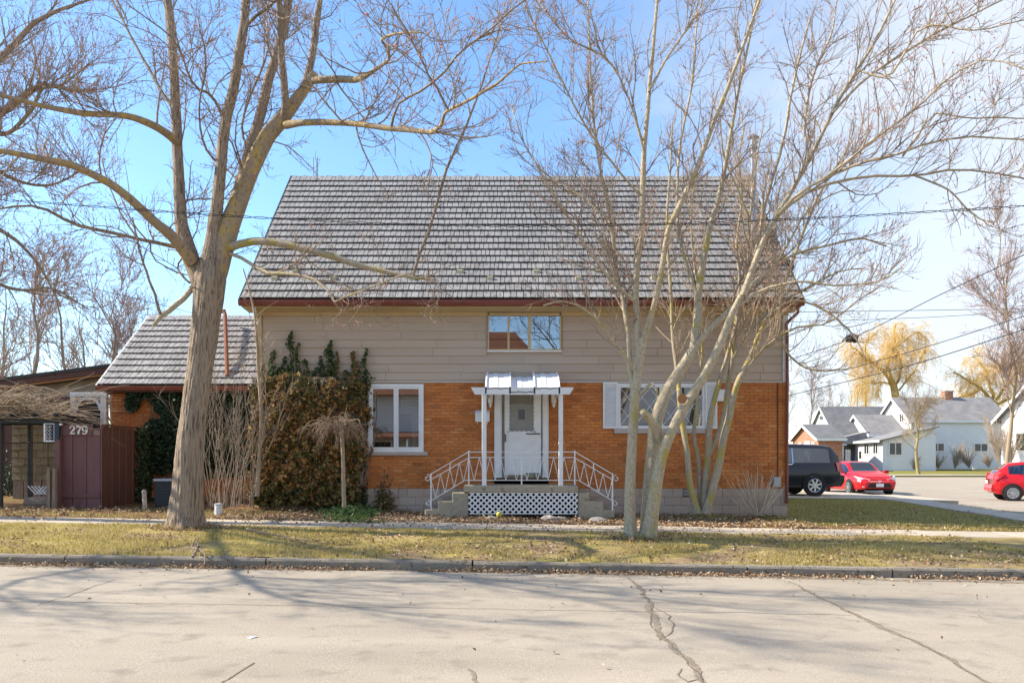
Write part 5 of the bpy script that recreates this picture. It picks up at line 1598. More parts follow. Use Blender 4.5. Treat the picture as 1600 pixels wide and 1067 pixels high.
CLS = [
    ([(1000, 560, 14), (996, 502, 11), (993, 465, 11), (994, 420, 11), (1002, 371, 11), (1004, 310, 10), (1006, 247, 9), (1014, 144, 7), (1027, 0, 5), (1032, -60, 4)], (.1, .6), dict(twigs=.9)),
    ([(1003, 540, 13), (1012, 515, 11), (1022, 475, 10), (1033, 432, 10), (1043, 359, 9), (1080, 285, 9), (1113, 198, 8), (1150, 103, 6.5), (1159, 78, 6), (1188, 0, 5), (1205, -60, 3)], (.1, -1.0), dict(twigs=.9)),
    ([(990, 625, 9), (984, 598, 9), (984, 550, 9), (980, 502, 8.5), (970, 450, 8), (963, 425, 7), (957, 355, 6), (940, 268, 5), (928, 198, 4.4), (920, 62, 3), (918, -20, 2)], (0, 1.0), dict(twigs=1)),
    ([(993, 472, 6), (972, 452, 6), (950, 432, 5.5), (915, 385, 5), (882, 330, 4), (855, 290, 3.4), (833, 247, 2.4)], (0, -1.3), dict(twigs=.8)),
    ([(991, 578, 7), (965, 540, 5.5), (935, 502, 5), (912, 482, 4), (880, 470, 3), (850, 478, 2.4)], (-.1, -1.1), dict(twigs=1.1)),
    ([(1004, 310, 4), (965, 265, 4), (920, 205, 4), (880, 130, 3.4), (845, 60, 3), (815, 0, 2.4)], (.4, -.8), dict(twigs=1.1)),
    ([(1002, 380, 4), (960, 350, 4), (905, 305, 3.6), (850, 270, 3), (820, 225, 2.6), (800, 170, 2)], (.3, 1.4), dict(twigs=1.1)),
    ([(1006, 235, 4.4), (985, 160, 4), (950, 95, 3.6), (890, 60, 3), (840, 0, 2.4)], (.4, .0), dict(twigs=1.1)),
    ([(1014, 144, 4.4), (1046, 85, 4), (1090, 20, 3), (1110, -40, 2)], (.4, 1.4), dict(twigs=1.1)),
    ([(1083, 550, 16), (1090, 500, 15), (1091, 461, 14), (1097, 420, 12.5), (1103, 380, 11), (1115, 338, 10), (1126, 297, 8), (1141, 215, 6), (1155, 136, 5), (1175, 40, 4), (1190, -50, 3)], (.35, 1.0), dict(twigs=.8)),
    ([(1079, 552, 13), (1094, 530, 11), (1120, 502, 10), (1144, 482, 10), (1165, 452, 8), (1180, 400, 7), (1195, 320, 6), (1222, 230, 5), (1240, 130, 4), (1265, 30, 3)], (.35, -.3), dict(twigs=.9)),
    ([(1092, 470, 8), (1078, 430, 7), (1064, 380, 6), (1058, 320, 5), (1062, 230, 4.4), (1082, 130, 3.6), (1090, 20, 2.6)], (.4, 1.6), dict(twigs=1)),
    ([(1160, 462, 11), (1187, 391, 10), (1205, 350, 9), (1227, 315, 8.5), (1263, 252, 7.4), (1308, 162, 6), (1330, 122, 6), (1362, 76, 5), (1398, 0, 4), (1420, -50, 3)], (-.6, -1.2), dict(twigs=.8)),
    ([(1216, 335, 7), (1245, 305, 6.5), (1281, 283, 6), (1340, 256, 5), (1398, 243, 4.6), (1452, 223, 4), (1520, 215, 3.6), (1600, 218, 3), (1680, 225, 2.4)], (-.8, -2.8), dict(twigs=.9)),
    ([(1205, 350, 7), (1240, 315, 6), (1295, 287, 5.4), (1362, 275, 5), (1430, 274, 4.4), (1502, 265, 4), (1600, 279, 3), (1660, 300, 2.4)], (-.7, .6), dict(twigs=.9)),
    ([(1283, 282, 5), (1330, 248, 5), (1376, 211, 4.6), (1430, 171, 4), (1484, 121, 3.6), (1542, 94, 3), (1600, 108, 2.6), (1660, 130, 2)], (-1.3, -3.4), dict(twigs=1)),
    ([(1300, 178, 5), (1350, 125, 4.6), (1403, 90, 4.4), (1475, 45, 3.6), (1556, 5, 3), (1620, -30, 2.4)], (-1.0, .2), dict(twigs=1)),
    ([(1263, 252, 5), (1258, 190, 4.6), (1270, 120, 4), (1300, 50, 3.4), (1310, -20, 2.4)], (-.9, .6), dict(twigs=1)),
    ([(1340, 110, 4), (1390, 118, 4), (1440, 44, 3.4), (1520, 48, 3), (1600, 32, 2.4)], (-1.1, -2.5), dict(twigs=1)),
    ([(1430, 275, 4), (1480, 295, 3.6), (1515, 330, 3), (1535, 345, 2.6), (1552, 347, 2)], (0, -.5), dict(twigs=1)),
    ([(1410, 245, 4), (1460, 180, 3.4), (1500, 184, 3), (1600, 186, 2.6), (1660, 190, 2)], (-1.8, -2.6), dict(twigs=1)),
    ([(1155, 470, 7), (1190, 430, 6), (1235, 400, 5), (1290, 385, 4.2), (1345, 372, 3.6), (1385, 385, 2.4)], (-.5, .9), dict(twigs=1.1)),
    ([(1150, 480, 6), (1195, 452, 5), (1250, 440, 4.4), (1310, 446, 3.6), (1370, 440, 3), (1410, 418, 2)], (-.5, -1.6), dict(twigs=1.1)),
    ([(1034, 690, 18), (1027, 672, 18), (1018, 659, 16), (1010, 649, 14), (1005, 643, 12)], (0, -.35), dict(twigs=0)),
    ([(1000, 615, 5), (1018, 600, 5), (1026, 612, 3.4)], (0, -.4), dict(twigs=0)),
]
clump_limbs = [CL(px, dy, **o) for px, dy, o in CLS]
cspec = [dict(dens=5.4, lo=.5, hi=1.7, alo=.4, ahi=1.1, up=.22, rr=.55, n=7, tmin=.14, curl=.10, wob=.12, rmin=.0052),
         dict(dens=6.5, lo=.25, hi=.9, alo=.4, ahi=1.1, up=.15, rr=.7, n=5, curl=.13, wob=.11, rmin=.004),
         dict(dens=5.2, lo=.11, hi=.40, alo=.4, ahi=1.1, up=.12, rr=.8, n=4, curl=.14, wob=.10, rmin=.0040)]
_, ntw = big_tree('silver_maple', 'pale barked silver maple of three leaning stems on the verge before the right window', 'tree', P(1003, 838, CY), ct, clump_limbs, cspec, rng, bark_pale, bark_pale, twig_m, budn=.36, budr=.0105)
print('clump twigs', ntw)
sc_ = MB().lathe([(.002, -.02), (.075, -.015), (.085, .0), (.07, .02)], P(1066, 623, CY - .45 - .14), 12, axis='y')
o = sc_.build('cut_scar', M('cut_wood', (0.36, 0.13, 0.05), (0.28, 0.15, 0.07), 20, .9)); 
scar_parent = bpy.data.objects['silver_maple']; o.parent = scar_parent; o.location = -Vector(org(scar_parent))

# --- multi-stemmed small tree close to the wall
BY = 18.0
rng = np.random.default_rng(29)
bt = []
for px, dy in (([(1090, 801, 12), (1079, 760, 10), (1074, 712, 9.5), (1069, 677, 9), (1064, 645, 8.5), (1061, 606, 8)], (-.1, -.2)),
               ([(1095, 800, 9), (1093, 750, 8), (1091, 714, 7), (1084, 682, 6.5), (1088, 642, 6), (1091, 600, 5.5)], (.1, .2)),
               ([(1099, 801, 12), (1103, 750, 11), (1107, 707, 10.5), (1108, 669, 10), (1113, 636, 8.5), (1126, 590, 7.5)], (0, .1)),
               ([(1103, 802, 13), (1117, 752, 12), (1126, 712, 11.5), (1131, 682, 11), (1139, 655, 11), (1148, 609, 10.5), (1172, 560, 9)], (-.15, -.3)),
               ([(1106, 722, 5), (1112, 704, 7), (1121, 682, 7.5), (1131, 650, 8), (1138, 600, 7.5), (1145, 555, 7), (1150, 500, 6.5)], (0, .2))):
    p, r = limb_from(px, BY, dy, 18)
    bt.append((p, r, dict(k=20, ridge=.04, step=.07, seed=px[0][0] * .13, flare=(lambda s: .25 * math.exp(-s / .1)) if px[0][1] > 780 else None)))
BLS = [
    ([(1061, 606, 8), (1053, 544, 7), (1048, 461, 6), (1045, 420, 5.4), (1042, 340, 4.4), (1048, 260, 3.4), (1050, 190, 2.2)], (-.2, .4), {}),
    ([(1091, 600, 5.4), (1098, 540, 5), (1096, 480, 4.6), (1086, 420, 4), (1080, 350, 3), (1084, 280, 2)], (.2, -.5), {}),
    ([(1126, 590, 7), (1140, 545, 6.6), (1152, 500, 6), (1168, 430, 5.4), (1172, 350, 4.4), (1180, 270, 3.4), (1192, 200, 2.2)], (.1, -.3), {}),
    ([(1172, 560, 8.5), (1186, 522, 8), (1206, 484, 7), (1226, 440, 6), (1242, 400, 5), (1268, 330, 4), (1300, 270, 3), (1335, 215, 2)], (-.3, -.9), {}),
    ([(1150, 500, 6), (1156, 440, 5.4), (1150, 380, 4.8), (1160, 310, 4), (1154, 250, 3), (1165, 190, 2)], (.2, .5), {}),
    ([(1180, 535, 5), (1190, 490, 5), (1196, 440, 4.6), (1210, 380, 4), (1215, 310, 3), (1232, 240, 2.2)], (-.2, .3), {}),
    ([(1145, 560, 4.6), (1170, 520, 4.4), (1210, 480, 4), (1260, 450, 3.6), (1310, 425, 3), (1350, 420, 2)], (-.1, -1.0), {}),
    ([(1160, 585, 4.4), (1190, 548, 4.2), (1235, 515, 3.6), (1290, 505, 3), (1340, 470, 2.4), (1372, 450, 1.8)], (-.3, -1.6), {}),
    ([(1200, 495, 4.4), (1235, 470, 4), (1280, 480, 3.4), (1330, 520, 2.8), (1355, 565, 2.2)], (-.5, -1.4), {}),
    ([(1215, 530, 3.6), (1250, 570, 3.2), (1290, 580, 2.6), (1330, 575, 2)], (-.5, -.2), {}),
    ([(1175, 350, 4), (1150, 290, 3.4), (1130, 240, 3), (1125, 180, 2)], (-.2, -.8), {}),
    ([(1162, 440, 4), (1185, 380, 3.6), (1192, 310, 3), (1205, 250, 2.2)], (.2, .8), {}),
    ([(1196, 440, 4), (1232, 380, 3.4), (1262, 330, 3), (1310, 300, 2.4), (1350, 300, 1.8)], (0, -.9), {}),
    ([(1172, 430, 3.6), (1200, 360, 3.2), (1242, 290, 2.8), (1270, 220, 2)], (-.2, .9), {}),
]
wall_limbs = [CL(px, dy, BY, **o) for px, dy, o in BLS]
wspec = [dict(dens=6.5, lo=.5, hi=1.5, alo=.35, ahi=1.0, up=.28, rr=.6, n=6, tmin=.05, curl=.10, wob=.12, rmin=.0056),
         dict(dens=6.5, lo=.25, hi=.8, alo=.35, ahi=1.1, up=.15, rr=.7, n=5, curl=.10, wob=.12, rmin=.0046),
         dict(dens=5.5, lo=.1, hi=.38, alo=.4, ahi=1.1, up=.12, rr=.8, n=4, curl=.10, wob=.10, rmin=.0038)]
_, ntw = big_tree('mossy_wall_tree', 'slim multi stemmed tree with yellow moss standing close to the brick wall', 'tree', P(1102, 799, BY), bt, wall_limbs, wspec, rng, bark_moss, bark_moss, twig_pale, budn=.2, budr=.010)
print('wall twigs', ntw)

# --- tree outside the frame at left whose crown reaches in
rng = np.random.default_rng(41)
OY = 16.5
op, orr = limb_from([(-330, 830, 60), (-320, 700, 50), (-300, 560, 46), (-275, 430, 42), (-250, 330, 36)], OY, (0, 0), 18)
OLS = [
    ([(-250, 340, 30), (-180, 280, 24), (-100, 220, 19), (-30, 195, 14), (40, 150, 12), (65, 128, 9), (100, 140, 7), (150, 140, 4)], (0, -.6), dict(twigs=1.0)),
    ([(-245, 335, 28), (-170, 230, 22), (-90, 150, 16), (-20, 110, 13), (20, 72, 10), (60, 30, 8), (110, 10, 5), (170, -10, 3)], (0, 1.0), dict(twigs=1.1)),
    ([(-255, 360, 24), (-180, 330, 17), (-100, 330, 13), (-30, 345, 9), (30, 380, 6), (70, 430, 4), (95, 480, 2.4)], (0, .8), dict(twigs=1.2)),
    ([(-250, 330, 26), (-240, 230, 22), (-200, 120, 18), (-150, 40, 14), (-100, -40, 9)], (0, 0), dict(twigs=.7)),
    ([(-30, 195, 9), (10, 210, 7), (50, 170, 6), (65, 138, 5), (95, 135, 4), (140, 100, 2.6)], (-.4, -.8), dict(twigs=1.4)),
    ([(-100, 225, 12), (-40, 240, 9), (20, 280, 6), (80, 290, 4), (140, 260, 2.4)], (0, 1.6), dict(twigs=1.3)),
    ([(-180, 335, 12), (-110, 380, 9), (-40, 425, 7), (30, 455, 5), (80, 450, 3.4), (140, 485, 2.2)], (.2, 1.8), dict(twigs=1.1)),
]
ospec = [dict(cspec[0], dens=7.0, hi=2.2), dict(cspec[1], dens=8.0, hi=1.1), dict(cspec[2], dens=8.0)]
off_limbs = [CL(px, dy, OY, **o) for px, dy, o in OLS]
def wl3(rows, seed):
    q = cr(np.array(rows, float), 14)
    for i in range(1, 14): q[i, :3] += .12 * np.array(mnoise.noise_vector(Vector((i * .6, seed, 0))))
    return q[:, :3], q[:, 3] * .38, dict(twigs=.8)
off_limbs += [wl3([(-14.2, 16.4, 6.6, .20), (-14.0, 13.6, 7.2, .15), (-13.2, 11.2, 7.4, .11), (-12.4, 9.6, 7.6, .08), (-10.6, 8.6, 8.0, .03)], 1),
              wl3([(-14.0, 13.8, 7.2, .12), (-15.4, 11.8, 7.4, .09), (-15.2, 9.8, 7.2, .07), (-13.6, 8.4, 7.0, .03)], 2),
              wl3([(-13.2, 11.2, 7.4, .09), (-11.4, 10.9, 7.0, .06), (-9.4, 11.0, 6.8, .03)], 3),
              wl3([(-14.3, 16.2, 6.0, .18), (-12.8, 13.4, 7.4, .13), (-11.6, 11.4, 8.6, .09), (-10.0, 9.6, 9.6, .04)], 4),
              wl3([(-11.6, 11.4, 8.6, .08), (-9.6, 10.8, 9.0, .06), (-7.6, 10.2, 9.4, .03)], 6),
              wl3([(-14.4, 15.6, 7.2, .12), (-13.2, 12.4, 8.8, .10), (-12.4, 10.2, 10.0, .06), (-12.2, 8.2, 10.8, .03)], 5)]
_, ntw = big_tree('spreading_maple', 'bare spreading maple beyond the left edge, its fine twigs filling the upper left sky', 'tree', P(-330, 826, OY),
                  [(op, orr, dict(k=28, ridge=.06, step=.09, seed=9, flare=fl))], off_limbs, ospec, rng, bark_maple, bark_maple, twig_m, budn=.45, budr=.011)
print('off twigs', ntw)

# ------------------------------------------------------------------ background trees: a few bare kinds, copied
def auto_tree(seed, h, r, spread, mat, tm, levels, clear=.3, lean=0.0, lden=1.6, ang=(.45, 1.0), up=.35):
    rg = np.random.default_rng(seed)
    z = np.linspace(0, h, 10)
    tp = np.stack([np.cumsum(rg.normal(0, h * .012, 10)) + lean * z, np.cumsum(rg.normal(0, h * .012, 10)), z], 1)
    trd = r * (1 - .88 * (z / h) ** .9)
    Lp, Lr = spawn(tp[None], trd[None], lden, h * spread * .6, h * spread, ang[0], ang[1], up, .7, 8, rg, tmin=clear, curl=.08, wob=.09, rmin=r * .08)
    Pc, Rc = Lp, Lr
    rings = [tubes([(tp, trd)], 10)]
    v2, f2 = tube_array(Lp, Lr, 6)
    V = np.concatenate([rings[0][0], v2]); Fq = np.concatenate([rings[0][1][0], f2 + len(rings[0][0])])
    trunk = mesh_np('trunk', V, Fq, mat, True)
    Vs, Fs, b = [], [], 0
    for li, a in enumerate(levels):
        Pc, Rc = spawn(Pc, Rc, rng=rg, **a)
        v, f = tube_array(Pc, Rc, 4 if li == 0 else 3)
        Vs.append(v); Fs.append(f + b); b += len(v)
    crown = mesh_np('crown', np.concatenate(Vs), np.concatenate(Fs), tm)
    return trunk, crown
far_bark = M('far_grey_bark', (0.23, 0.185, 0.15), (0.32, 0.27, 0.22), 2, .9)
far_twig = M('far_pink_twig', (0.30, 0.205, 0.17), (0.40, 0.30, 0.25), .4, .9)
far_twig2 = M('far_tan_twig', (0.34, 0.26, 0.185), (0.44, 0.35, 0.26), .4, .9)
def lev(s, rm, d=1.0):
    return [dict(dens=3.4 * d, lo=.9 * s, hi=2.4 * s, alo=.4, ahi=1.0, up=.18, rr=.6, n=5, curl=.1, wob=.12, rmin=rm * 1.5),
            dict(dens=4.2 * d, lo=.4 * s, hi=1.2 * s, alo=.4, ahi=1.1, up=.1, rr=.7, n=4, curl=.1, wob=.12, rmin=rm),
            dict(dens=3.0 * d, lo=.2 * s, hi=.6 * s, alo=.4, ahi=1.1, up=.1, rr=.8, n=3, curl=.1, wob=.12, rmin=rm * .8)]
kinds = [auto_tree(101, 9, .16, .42, far_bark, far_twig, lev(1, .011)), auto_tree(102, 8, .13, .5, far_bark, far_twig, lev(1, .011), .2), auto_tree(103, 10, .15, .36, far_bark, far_twig2, lev(1, .012))]
def put_tree(kind, px, py, Y, h_scale, rot, label, group, name='bare_tree', cat='tree'):
    c = P(px, py, Y)
    z = float(zyard(c[0], Y)) - .1
    root = thing(name, label, cat, (c[0], c[1], z), group)
    root.rotation_euler = (0, 0, rot); root.scale = (h_scale, h_scale, h_scale)
    t = link('trunk', kind[0], root); cw = link('crown', kind[1], root); cw['kind'] = 'stuff'
    return root
gb = 'bare trees behind the garden room'
for k, px, Y, s, rot, lab in ((1, 165, 33, 1.0, .4, 'bare tree whose twisted trunk rises just left of the side wing roof'), (0, 40, 42, 1.3, 2.0, 'tall pinkish bare tree behind the far left end of the garden room'),
                              (2, 100, 46, 1.2, 1.1, 'tan twigged bare tree behind the middle of the garden room roof'), (1, -40, 38, 1.25, 3.0, 'bare tree half out of the frame behind the garden room'),
                              (0, 215, 52, 1.2, 4.1, 'distant bare tree showing between garden room and side wing roof'), (2, 10, 58, 1.4, 5.0, 'faint tan tree far beyond the garden room'),
                              (2, 140, 62, 1.3, .2, 'faint slender tree far behind the twisted bare tree'), (0, 365, 55, 1.0, 2.6, 'distant bare tree top above the gap left of the main roof')):
    put_tree(kinds[k], px, 700, Y, s, rot, lab, gb)
gr_ = 'bare trees beyond the right end of the house'
for k, px, Y, s, rot, lab in ((0, 1262, 95, 1.25, .7, 'distant bare tree just right of the house corner'), (2, 1226, 110, 1.3, 1.9, 'distant tan bare tree half hidden by the house corner'), (1, 1305, 125, 1.3, 2.2, 'far bare tree behind the dark grey roofed cottage'),
                              (2, 1338, 140, 1.6, 3.3, 'far slender bare tree between cottage and willow')):
    put_tree(kinds[k], px, 700, Y, s, rot, lab, gr_)
kt = auto_tree(201, 7.2, .17, .68, M('yellowish_bark', (0.30, 0.235, 0.12), (0.36, 0.27, 0.1), 3, .9), far_twig2, lev(.75, .012, 1.1), .30, lden=2.6, ang=(.8, 1.25), up=.22)
put_tree(kt, 1434, 735, 70, 1.0, .5, 'small round headed bare tree on the lawn before the long white house', None, 'lawn_tree')
kt2 = auto_tree(202, 15, .15, .34, M('tan_bark', (0.36, 0.27, 0.16), (0.30, 0.22, 0.15), 2, .9), far_twig, lev(1.2, .013, 1.1), .25, lden=1.8)
put_tree(kt2, 1578, 700, 46, 1.0, 2.2, 'tall slim bare tree at the right edge above the white gable', None, 'slender_tree')

# willows: gnarled golden limbs and hanging golden strands
wil_bark = M('golden_bark', (0.40, 0.25, 0.055), (0.50, 0.33, 0.10), 1.2, .9)
wil_m = M('golden_strand', (0.62, 0.40, 0.11), (0.74, 0.53, 0.22), .3, .9)
def willow(label, pxs, Y, seed, base, dens):
    rg = np.random.default_rng(seed)
    root = thing('willow_tree', label, 'tree', P(*base, Y), 'golden willows behind the white houses')
    Ls = []
    for i, px in enumerate(pxs):
        p, r = limb_from(px, Y, (0, rg.uniform(-3, 3)) if i else (0, 0), 14, .25, i + seed)
        r = r * (.62 if i else .72)
        V, Fq = tubes([(p, r)], 8)
        obj_np('trunk' if i == 0 else 'limb', V, Fq, wil_bark, root, smooth=True)
        Ls.append((p, r))
    P0 = np.stack([p for p, _ in Ls]); R0 = np.stack([r for _, r in Ls])
    a, ra = spawn(P0[1:], R0[1:], dens, 1.2, 5.0, .5, 1.3, .15, .5, 7, rg, tmin=.1, curl=-.02, wob=.16, rmin=.035)
    b, rb_ = spawn(a, ra, 3.4, .8, 3.0, .3, 1.1, .0, .6, 7, rg, tmin=.1, curl=-.30, wob=.09, rmin=.02)
    c, rc_ = spawn(b, rb_, 2.4, .6, 1.9, .3, .9, -.2, .7, 5, rg, tmin=.2, curl=-.4, wob=.06, rmin=.014)
    print('willow', len(a), len(b), len(c))
    Vs, Fs, n = [], [], 0
    for q, rq, k in ((a, ra, 4), (b, rb_, 3), (c, rc_, 3)):
        v, f = tube_array(q, rq, k); Vs.append(v); Fs.append(f + n); n += len(v)
    obj_np('crown', np.concatenate(Vs), [np.concatenate(Fs)], wil_m, root, kind='stuff')
willow('golden willow with bent trunk rising behind the long white house', [
    [(1402, 700, 18), (1401, 640, 17), (1398, 610, 16), (1390, 590, 13), (1386, 575, 11)],
    [(1388, 590, 10), (1375, 575, 8), (1355, 562, 6.5), (1338, 548, 5), (1328, 538, 3.4)],
    [(1388, 582, 9), (1388, 560, 7), (1398, 540, 6.5), (1396, 520, 5), (1400, 505, 3.4)],
    [(1400, 600, 7), (1407, 585, 6), (1408, 565, 5), (1400, 545, 4), (1410, 525, 3)],
    [(1404, 610, 5), (1425, 585, 4), (1440, 560, 3.4), (1447, 545, 2.4)],
    [(1392, 600, 5), (1370, 598, 4), (1350, 600, 3.4), (1340, 615, 2.4)],
    [(1396, 545, 4), (1415, 530, 3.4), (1430, 520, 3), (1442, 525, 2)],
    [(1360, 564, 4), (1352, 545, 3.4), (1356, 530, 2.6), (1372, 520, 2)]], 118, 7, (1402, 720), 6.0)
willow('golden willow behind the chimney end of the long white house', [
    [(1562, 700, 16), (1560, 660, 15), (1556, 636, 13), (1548, 622, 11)],
    [(1550, 625, 8), (1530, 605, 6.5), (1510, 592, 5), (1490, 582, 3.4)],
    [(1552, 622, 8), (1545, 595, 6.5), (1535, 572, 5), (1520, 555, 3.4)],
    [(1556, 625, 8), (1575, 600, 6.5), (1590, 580, 5), (1612, 566, 3.4)],
    [(1558, 632, 7), (1585, 622, 5.4), (1610, 615, 4), (1640, 610, 3)],
    [(1535, 605, 5), (1510, 618, 4), (1488, 622, 3), (1470, 630, 2)],
    [(1548, 600, 5), (1560, 575, 4), (1572, 556, 3), (1590, 548, 2)]], 120, 8, (1562, 722), 6.0)
lr = thing('larch_tree', 'straight golden conifer standing just left of the bent willow', 'tree', P(1352, 700, 125))
rg = np.random.default_rng(77)
lp, lrr = limb_from([(1353, 710, 5), (1352, 640, 4), (1352, 570, 2.6), (1352, 540, 1)], 125, (0, 0), 14)
V, Fq = tubes([(lp, lrr)], 8); obj_np('trunk', V, Fq, wil_bark, lr)
a, ra = spawn(lp[None], lrr[None], 7, 1.4, 3.4, 1.2, 1.6, .05, .5, 6, rg, tmin=.25, curl=-.06, wob=.06, rmin=.03, shrink=.8)
b, rb_ = spawn(a, ra, 3.2, .4, 1.2, .4, 1.1, -.1, .6, 4, rg, tmin=.1, curl=-.25, wob=.08, rmin=.022)
v1, f1 = tube_array(a, ra, 4); v2, f2 = tube_array(b, rb_, 3)
obj_np('crown', np.concatenate([v1, v2]), [np.concatenate([f1, f2 + len(v1)])], wil_m, lr, kind='stuff')

# ------------------------------------------------------------------ shrubs and creepers near the house
def stems(name, label, cat, base, pts_fn, n, mat, seed, k=4, group=None, part='stem', kind='stuff', extra=None):
    rg = np.random.default_rng(seed)
    root = thing(name, label, cat, base, group)
    ps, rr = [], []
    for i in range(n):
        p, r = pts_fn(rg)
        ps.append(p); rr.append(r)
    Pn, Rn = np.stack(ps), np.stack(rr)
    big = np.argsort(-Rn[:, 0])[:24]
    for i in big:
        v, f = tube_array(Pn[i:i + 1], Rn[i:i + 1], 6); obj_np(part, v, [f], mat, root, smooth=True)
    rest = np.setdiff1d(np.arange(n), big)
    Vs, Fs, b = [], [], 0
    if len(rest):
        v, f = tube_array(Pn[rest], Rn[rest], k); Vs.append(v); Fs.append(f + b); b += len(v)
    if extra:
        q, rq = Pn, Rn
        for a in extra:
            q, rq = spawn(q, rq, rng=rg, **a)
            if len(q):
                v, f = tube_array(q, rq, 3); Vs.append(v); Fs.append(f + b); b += len(v)
    if Vs: obj_np('twigs', np.concatenate(Vs), [np.concatenate(Fs)], mat, root, kind=kind)
    return root
def tall_fn(rg):
    x0 = rg.uniform(326, 398); Y = rg.uniform(17.7, 18.7)
    top = rg.uniform(520, 690); lean = rg.normal(0, 42) + (x0 - 360) * .5
    n = 9; t = np.linspace(0, 1, n)
    rows = np.array([P(x0 + lean * q ** 1.4 + 9 * math.sin(q * 5 + x0 * 3) * q ** .7, 792 + (top - 792) * q, Y) for q in t])
    return rows, rg.uniform(.005, .0125) * (1 - .75 * t)
stems('tall_bare_shrub', 'tall thicket of straight tan stems between the maple trunk and the brown ivy', 'shrub', P(360, 792, 18.2), tall_fn, 52, twig_m, 3,
      extra=[dict(dens=2.4, lo=.3, hi=1.2, alo=.25, ahi=.7, up=.3, rr=.6, n=5, tmin=.35, curl=.06, wob=.12, rmin=.0042), dict(dens=2.0, lo=.15, hi=.5, alo=.4, ahi=1.0, up=.1, rr=.7, n=4, curl=.05, wob=.14, rmin=.0034)])
def lone_fn(rg):
    t = np.linspace(0, 1, 12)
    q = cr([(402, 775, 8), (405, 720, 6.5), (409, 650, 6), (404, 590, 5), (402, 540, 4), (396, 480, 3), (380, 420, 2)], 12)
    return np.array([P(x, y, 18.3) for x, y, _ in q]), q[:, 2] / 2 / F_PX * 18.3
stems('young_tree', 'single slim bare sapling climbing past the left corner of the siding', 'tree', P(402, 790, 18.3), lone_fn, 1, twig_pale, 8,
      extra=[dict(dens=4, lo=.4, hi=1.4, alo=.4, ahi=1.0, up=.3, rr=.5, n=6, tmin=.35, curl=.1, wob=.14, rmin=.005), dict(dens=4, lo=.2, hi=.6, alo=.4, ahi=1.1, up=.1, rr=.7, n=4, curl=.1, wob=.12, rmin=.004)])
def stub_fn(rg):
    x0 = rg.normal(1182, 6); Y = rg.uniform(18.1, 18.45)
    top = rg.uniform(728, 765); lean = (x0 - 1182) * 2.2 + rg.normal(0, 9)
    t = np.linspace(0, 1, 6)
    return np.array([P(x0 + lean * q, 800 + (top - 800) * q, Y - .2 * q) for q in t]), rg.uniform(.009, .016) * (1 - .55 * t)
stems('cut_back_shrub', 'pale cut back shrub of short upright stems by the meter box', 'shrub', P(1182, 800, 18.3), stub_fn, 46, M('straw_stem', (0.50, 0.42, 0.31), (0.62, 0.53, 0.41), 6, .9), 4,
      extra=[dict(dens=4, lo=.08, hi=.3, alo=.3, ahi=.9, up=.2, rr=.6, n=4, tmin=.4, curl=.05, wob=.1, rmin=.004)])
for px0, px1, py1, lab in ((1160, 1148, 735, 'short stake leaning left beside the cut back shrub'), (1158, 1168, 757, 'short upright stub beside the cut back shrub')):
    pass

# weeping dwarf tree
weep_m = M('weeping_twig', (0.20, 0.135, 0.09), (0.38, 0.28, 0.19), 2.5, .85)
wp = thing('weeping_tree', 'dwarf weeping tree with umbrella of drooping bare twigs before the brown ivy', 'tree', P(538, 790, 17.6))
rg = np.random.default_rng(12)
q = cr([(538, 792, 7), (537, 765, 6.4), (536, 720, 6), (535, 690, 6), (533, 668, 7)], 14)
V, Fq = bark_tube(np.array([P(x, y, 17.6) for x, y, _ in q]), q[:, 2] / 2 / F_PX * 17.6, 14, .07, .05, 3)
obj_np('trunk', V, Fq, twig_pale, wp, smooth=True)
ps, rr = [], []
for i in range(100):
    az = rg.uniform(0, 2 * math.pi); reach = rg.uniform(.28, .88); rise = rg.uniform(.05, .30) * (1.35 - reach); drop = rg.uniform(.25, .62)
    c0 = np.array(P(532, 668 + rg.uniform(-6, 6), 17.6))
    t = np.linspace(0, 1, 9)
    hx = reach * (1 - (1 - t) ** 1.6)
    zz = rise * np.sin(np.clip(t * 1.7, 0, 1) * math.pi / 2) * 1.2 - drop * np.clip(t - .3, 0, 1) ** 1.7 / .55
    w = np.cumsum(rg.normal(0, .030, (9, 3)), axis=0)
    ps.append(c0 + np.stack([hx * math.cos(az) - .1, hx * math.sin(az) * .75, zz], 1) + w); rr.append(rg.uniform(.005, .010) * (1 - .6 * t))
Pn, Rn = np.stack(ps), np.stack(rr)
for i in range(20):
    v, f = tube_array(Pn[i:i + 1], Rn[i:i + 1] * 1.5, 6); obj_np('branch', v, [f], weep_m, wp, smooth=True)
v0, f0 = tube_array(Pn[20:], Rn[20:], 4)
b, rb_ = spawn(Pn, Rn, 3.4, .12, .42, .4, 1.2, .0, .7, 5, rg, tmin=.25, curl=-.2, wob=.14, rmin=.0045)
v1, f1 = tube_array(b, rb_, 3)
obj_np('crown', np.concatenate([v0, v1]), [np.concatenate([f0, f1 + len(v0)])], weep_m, wp, kind='stuff')

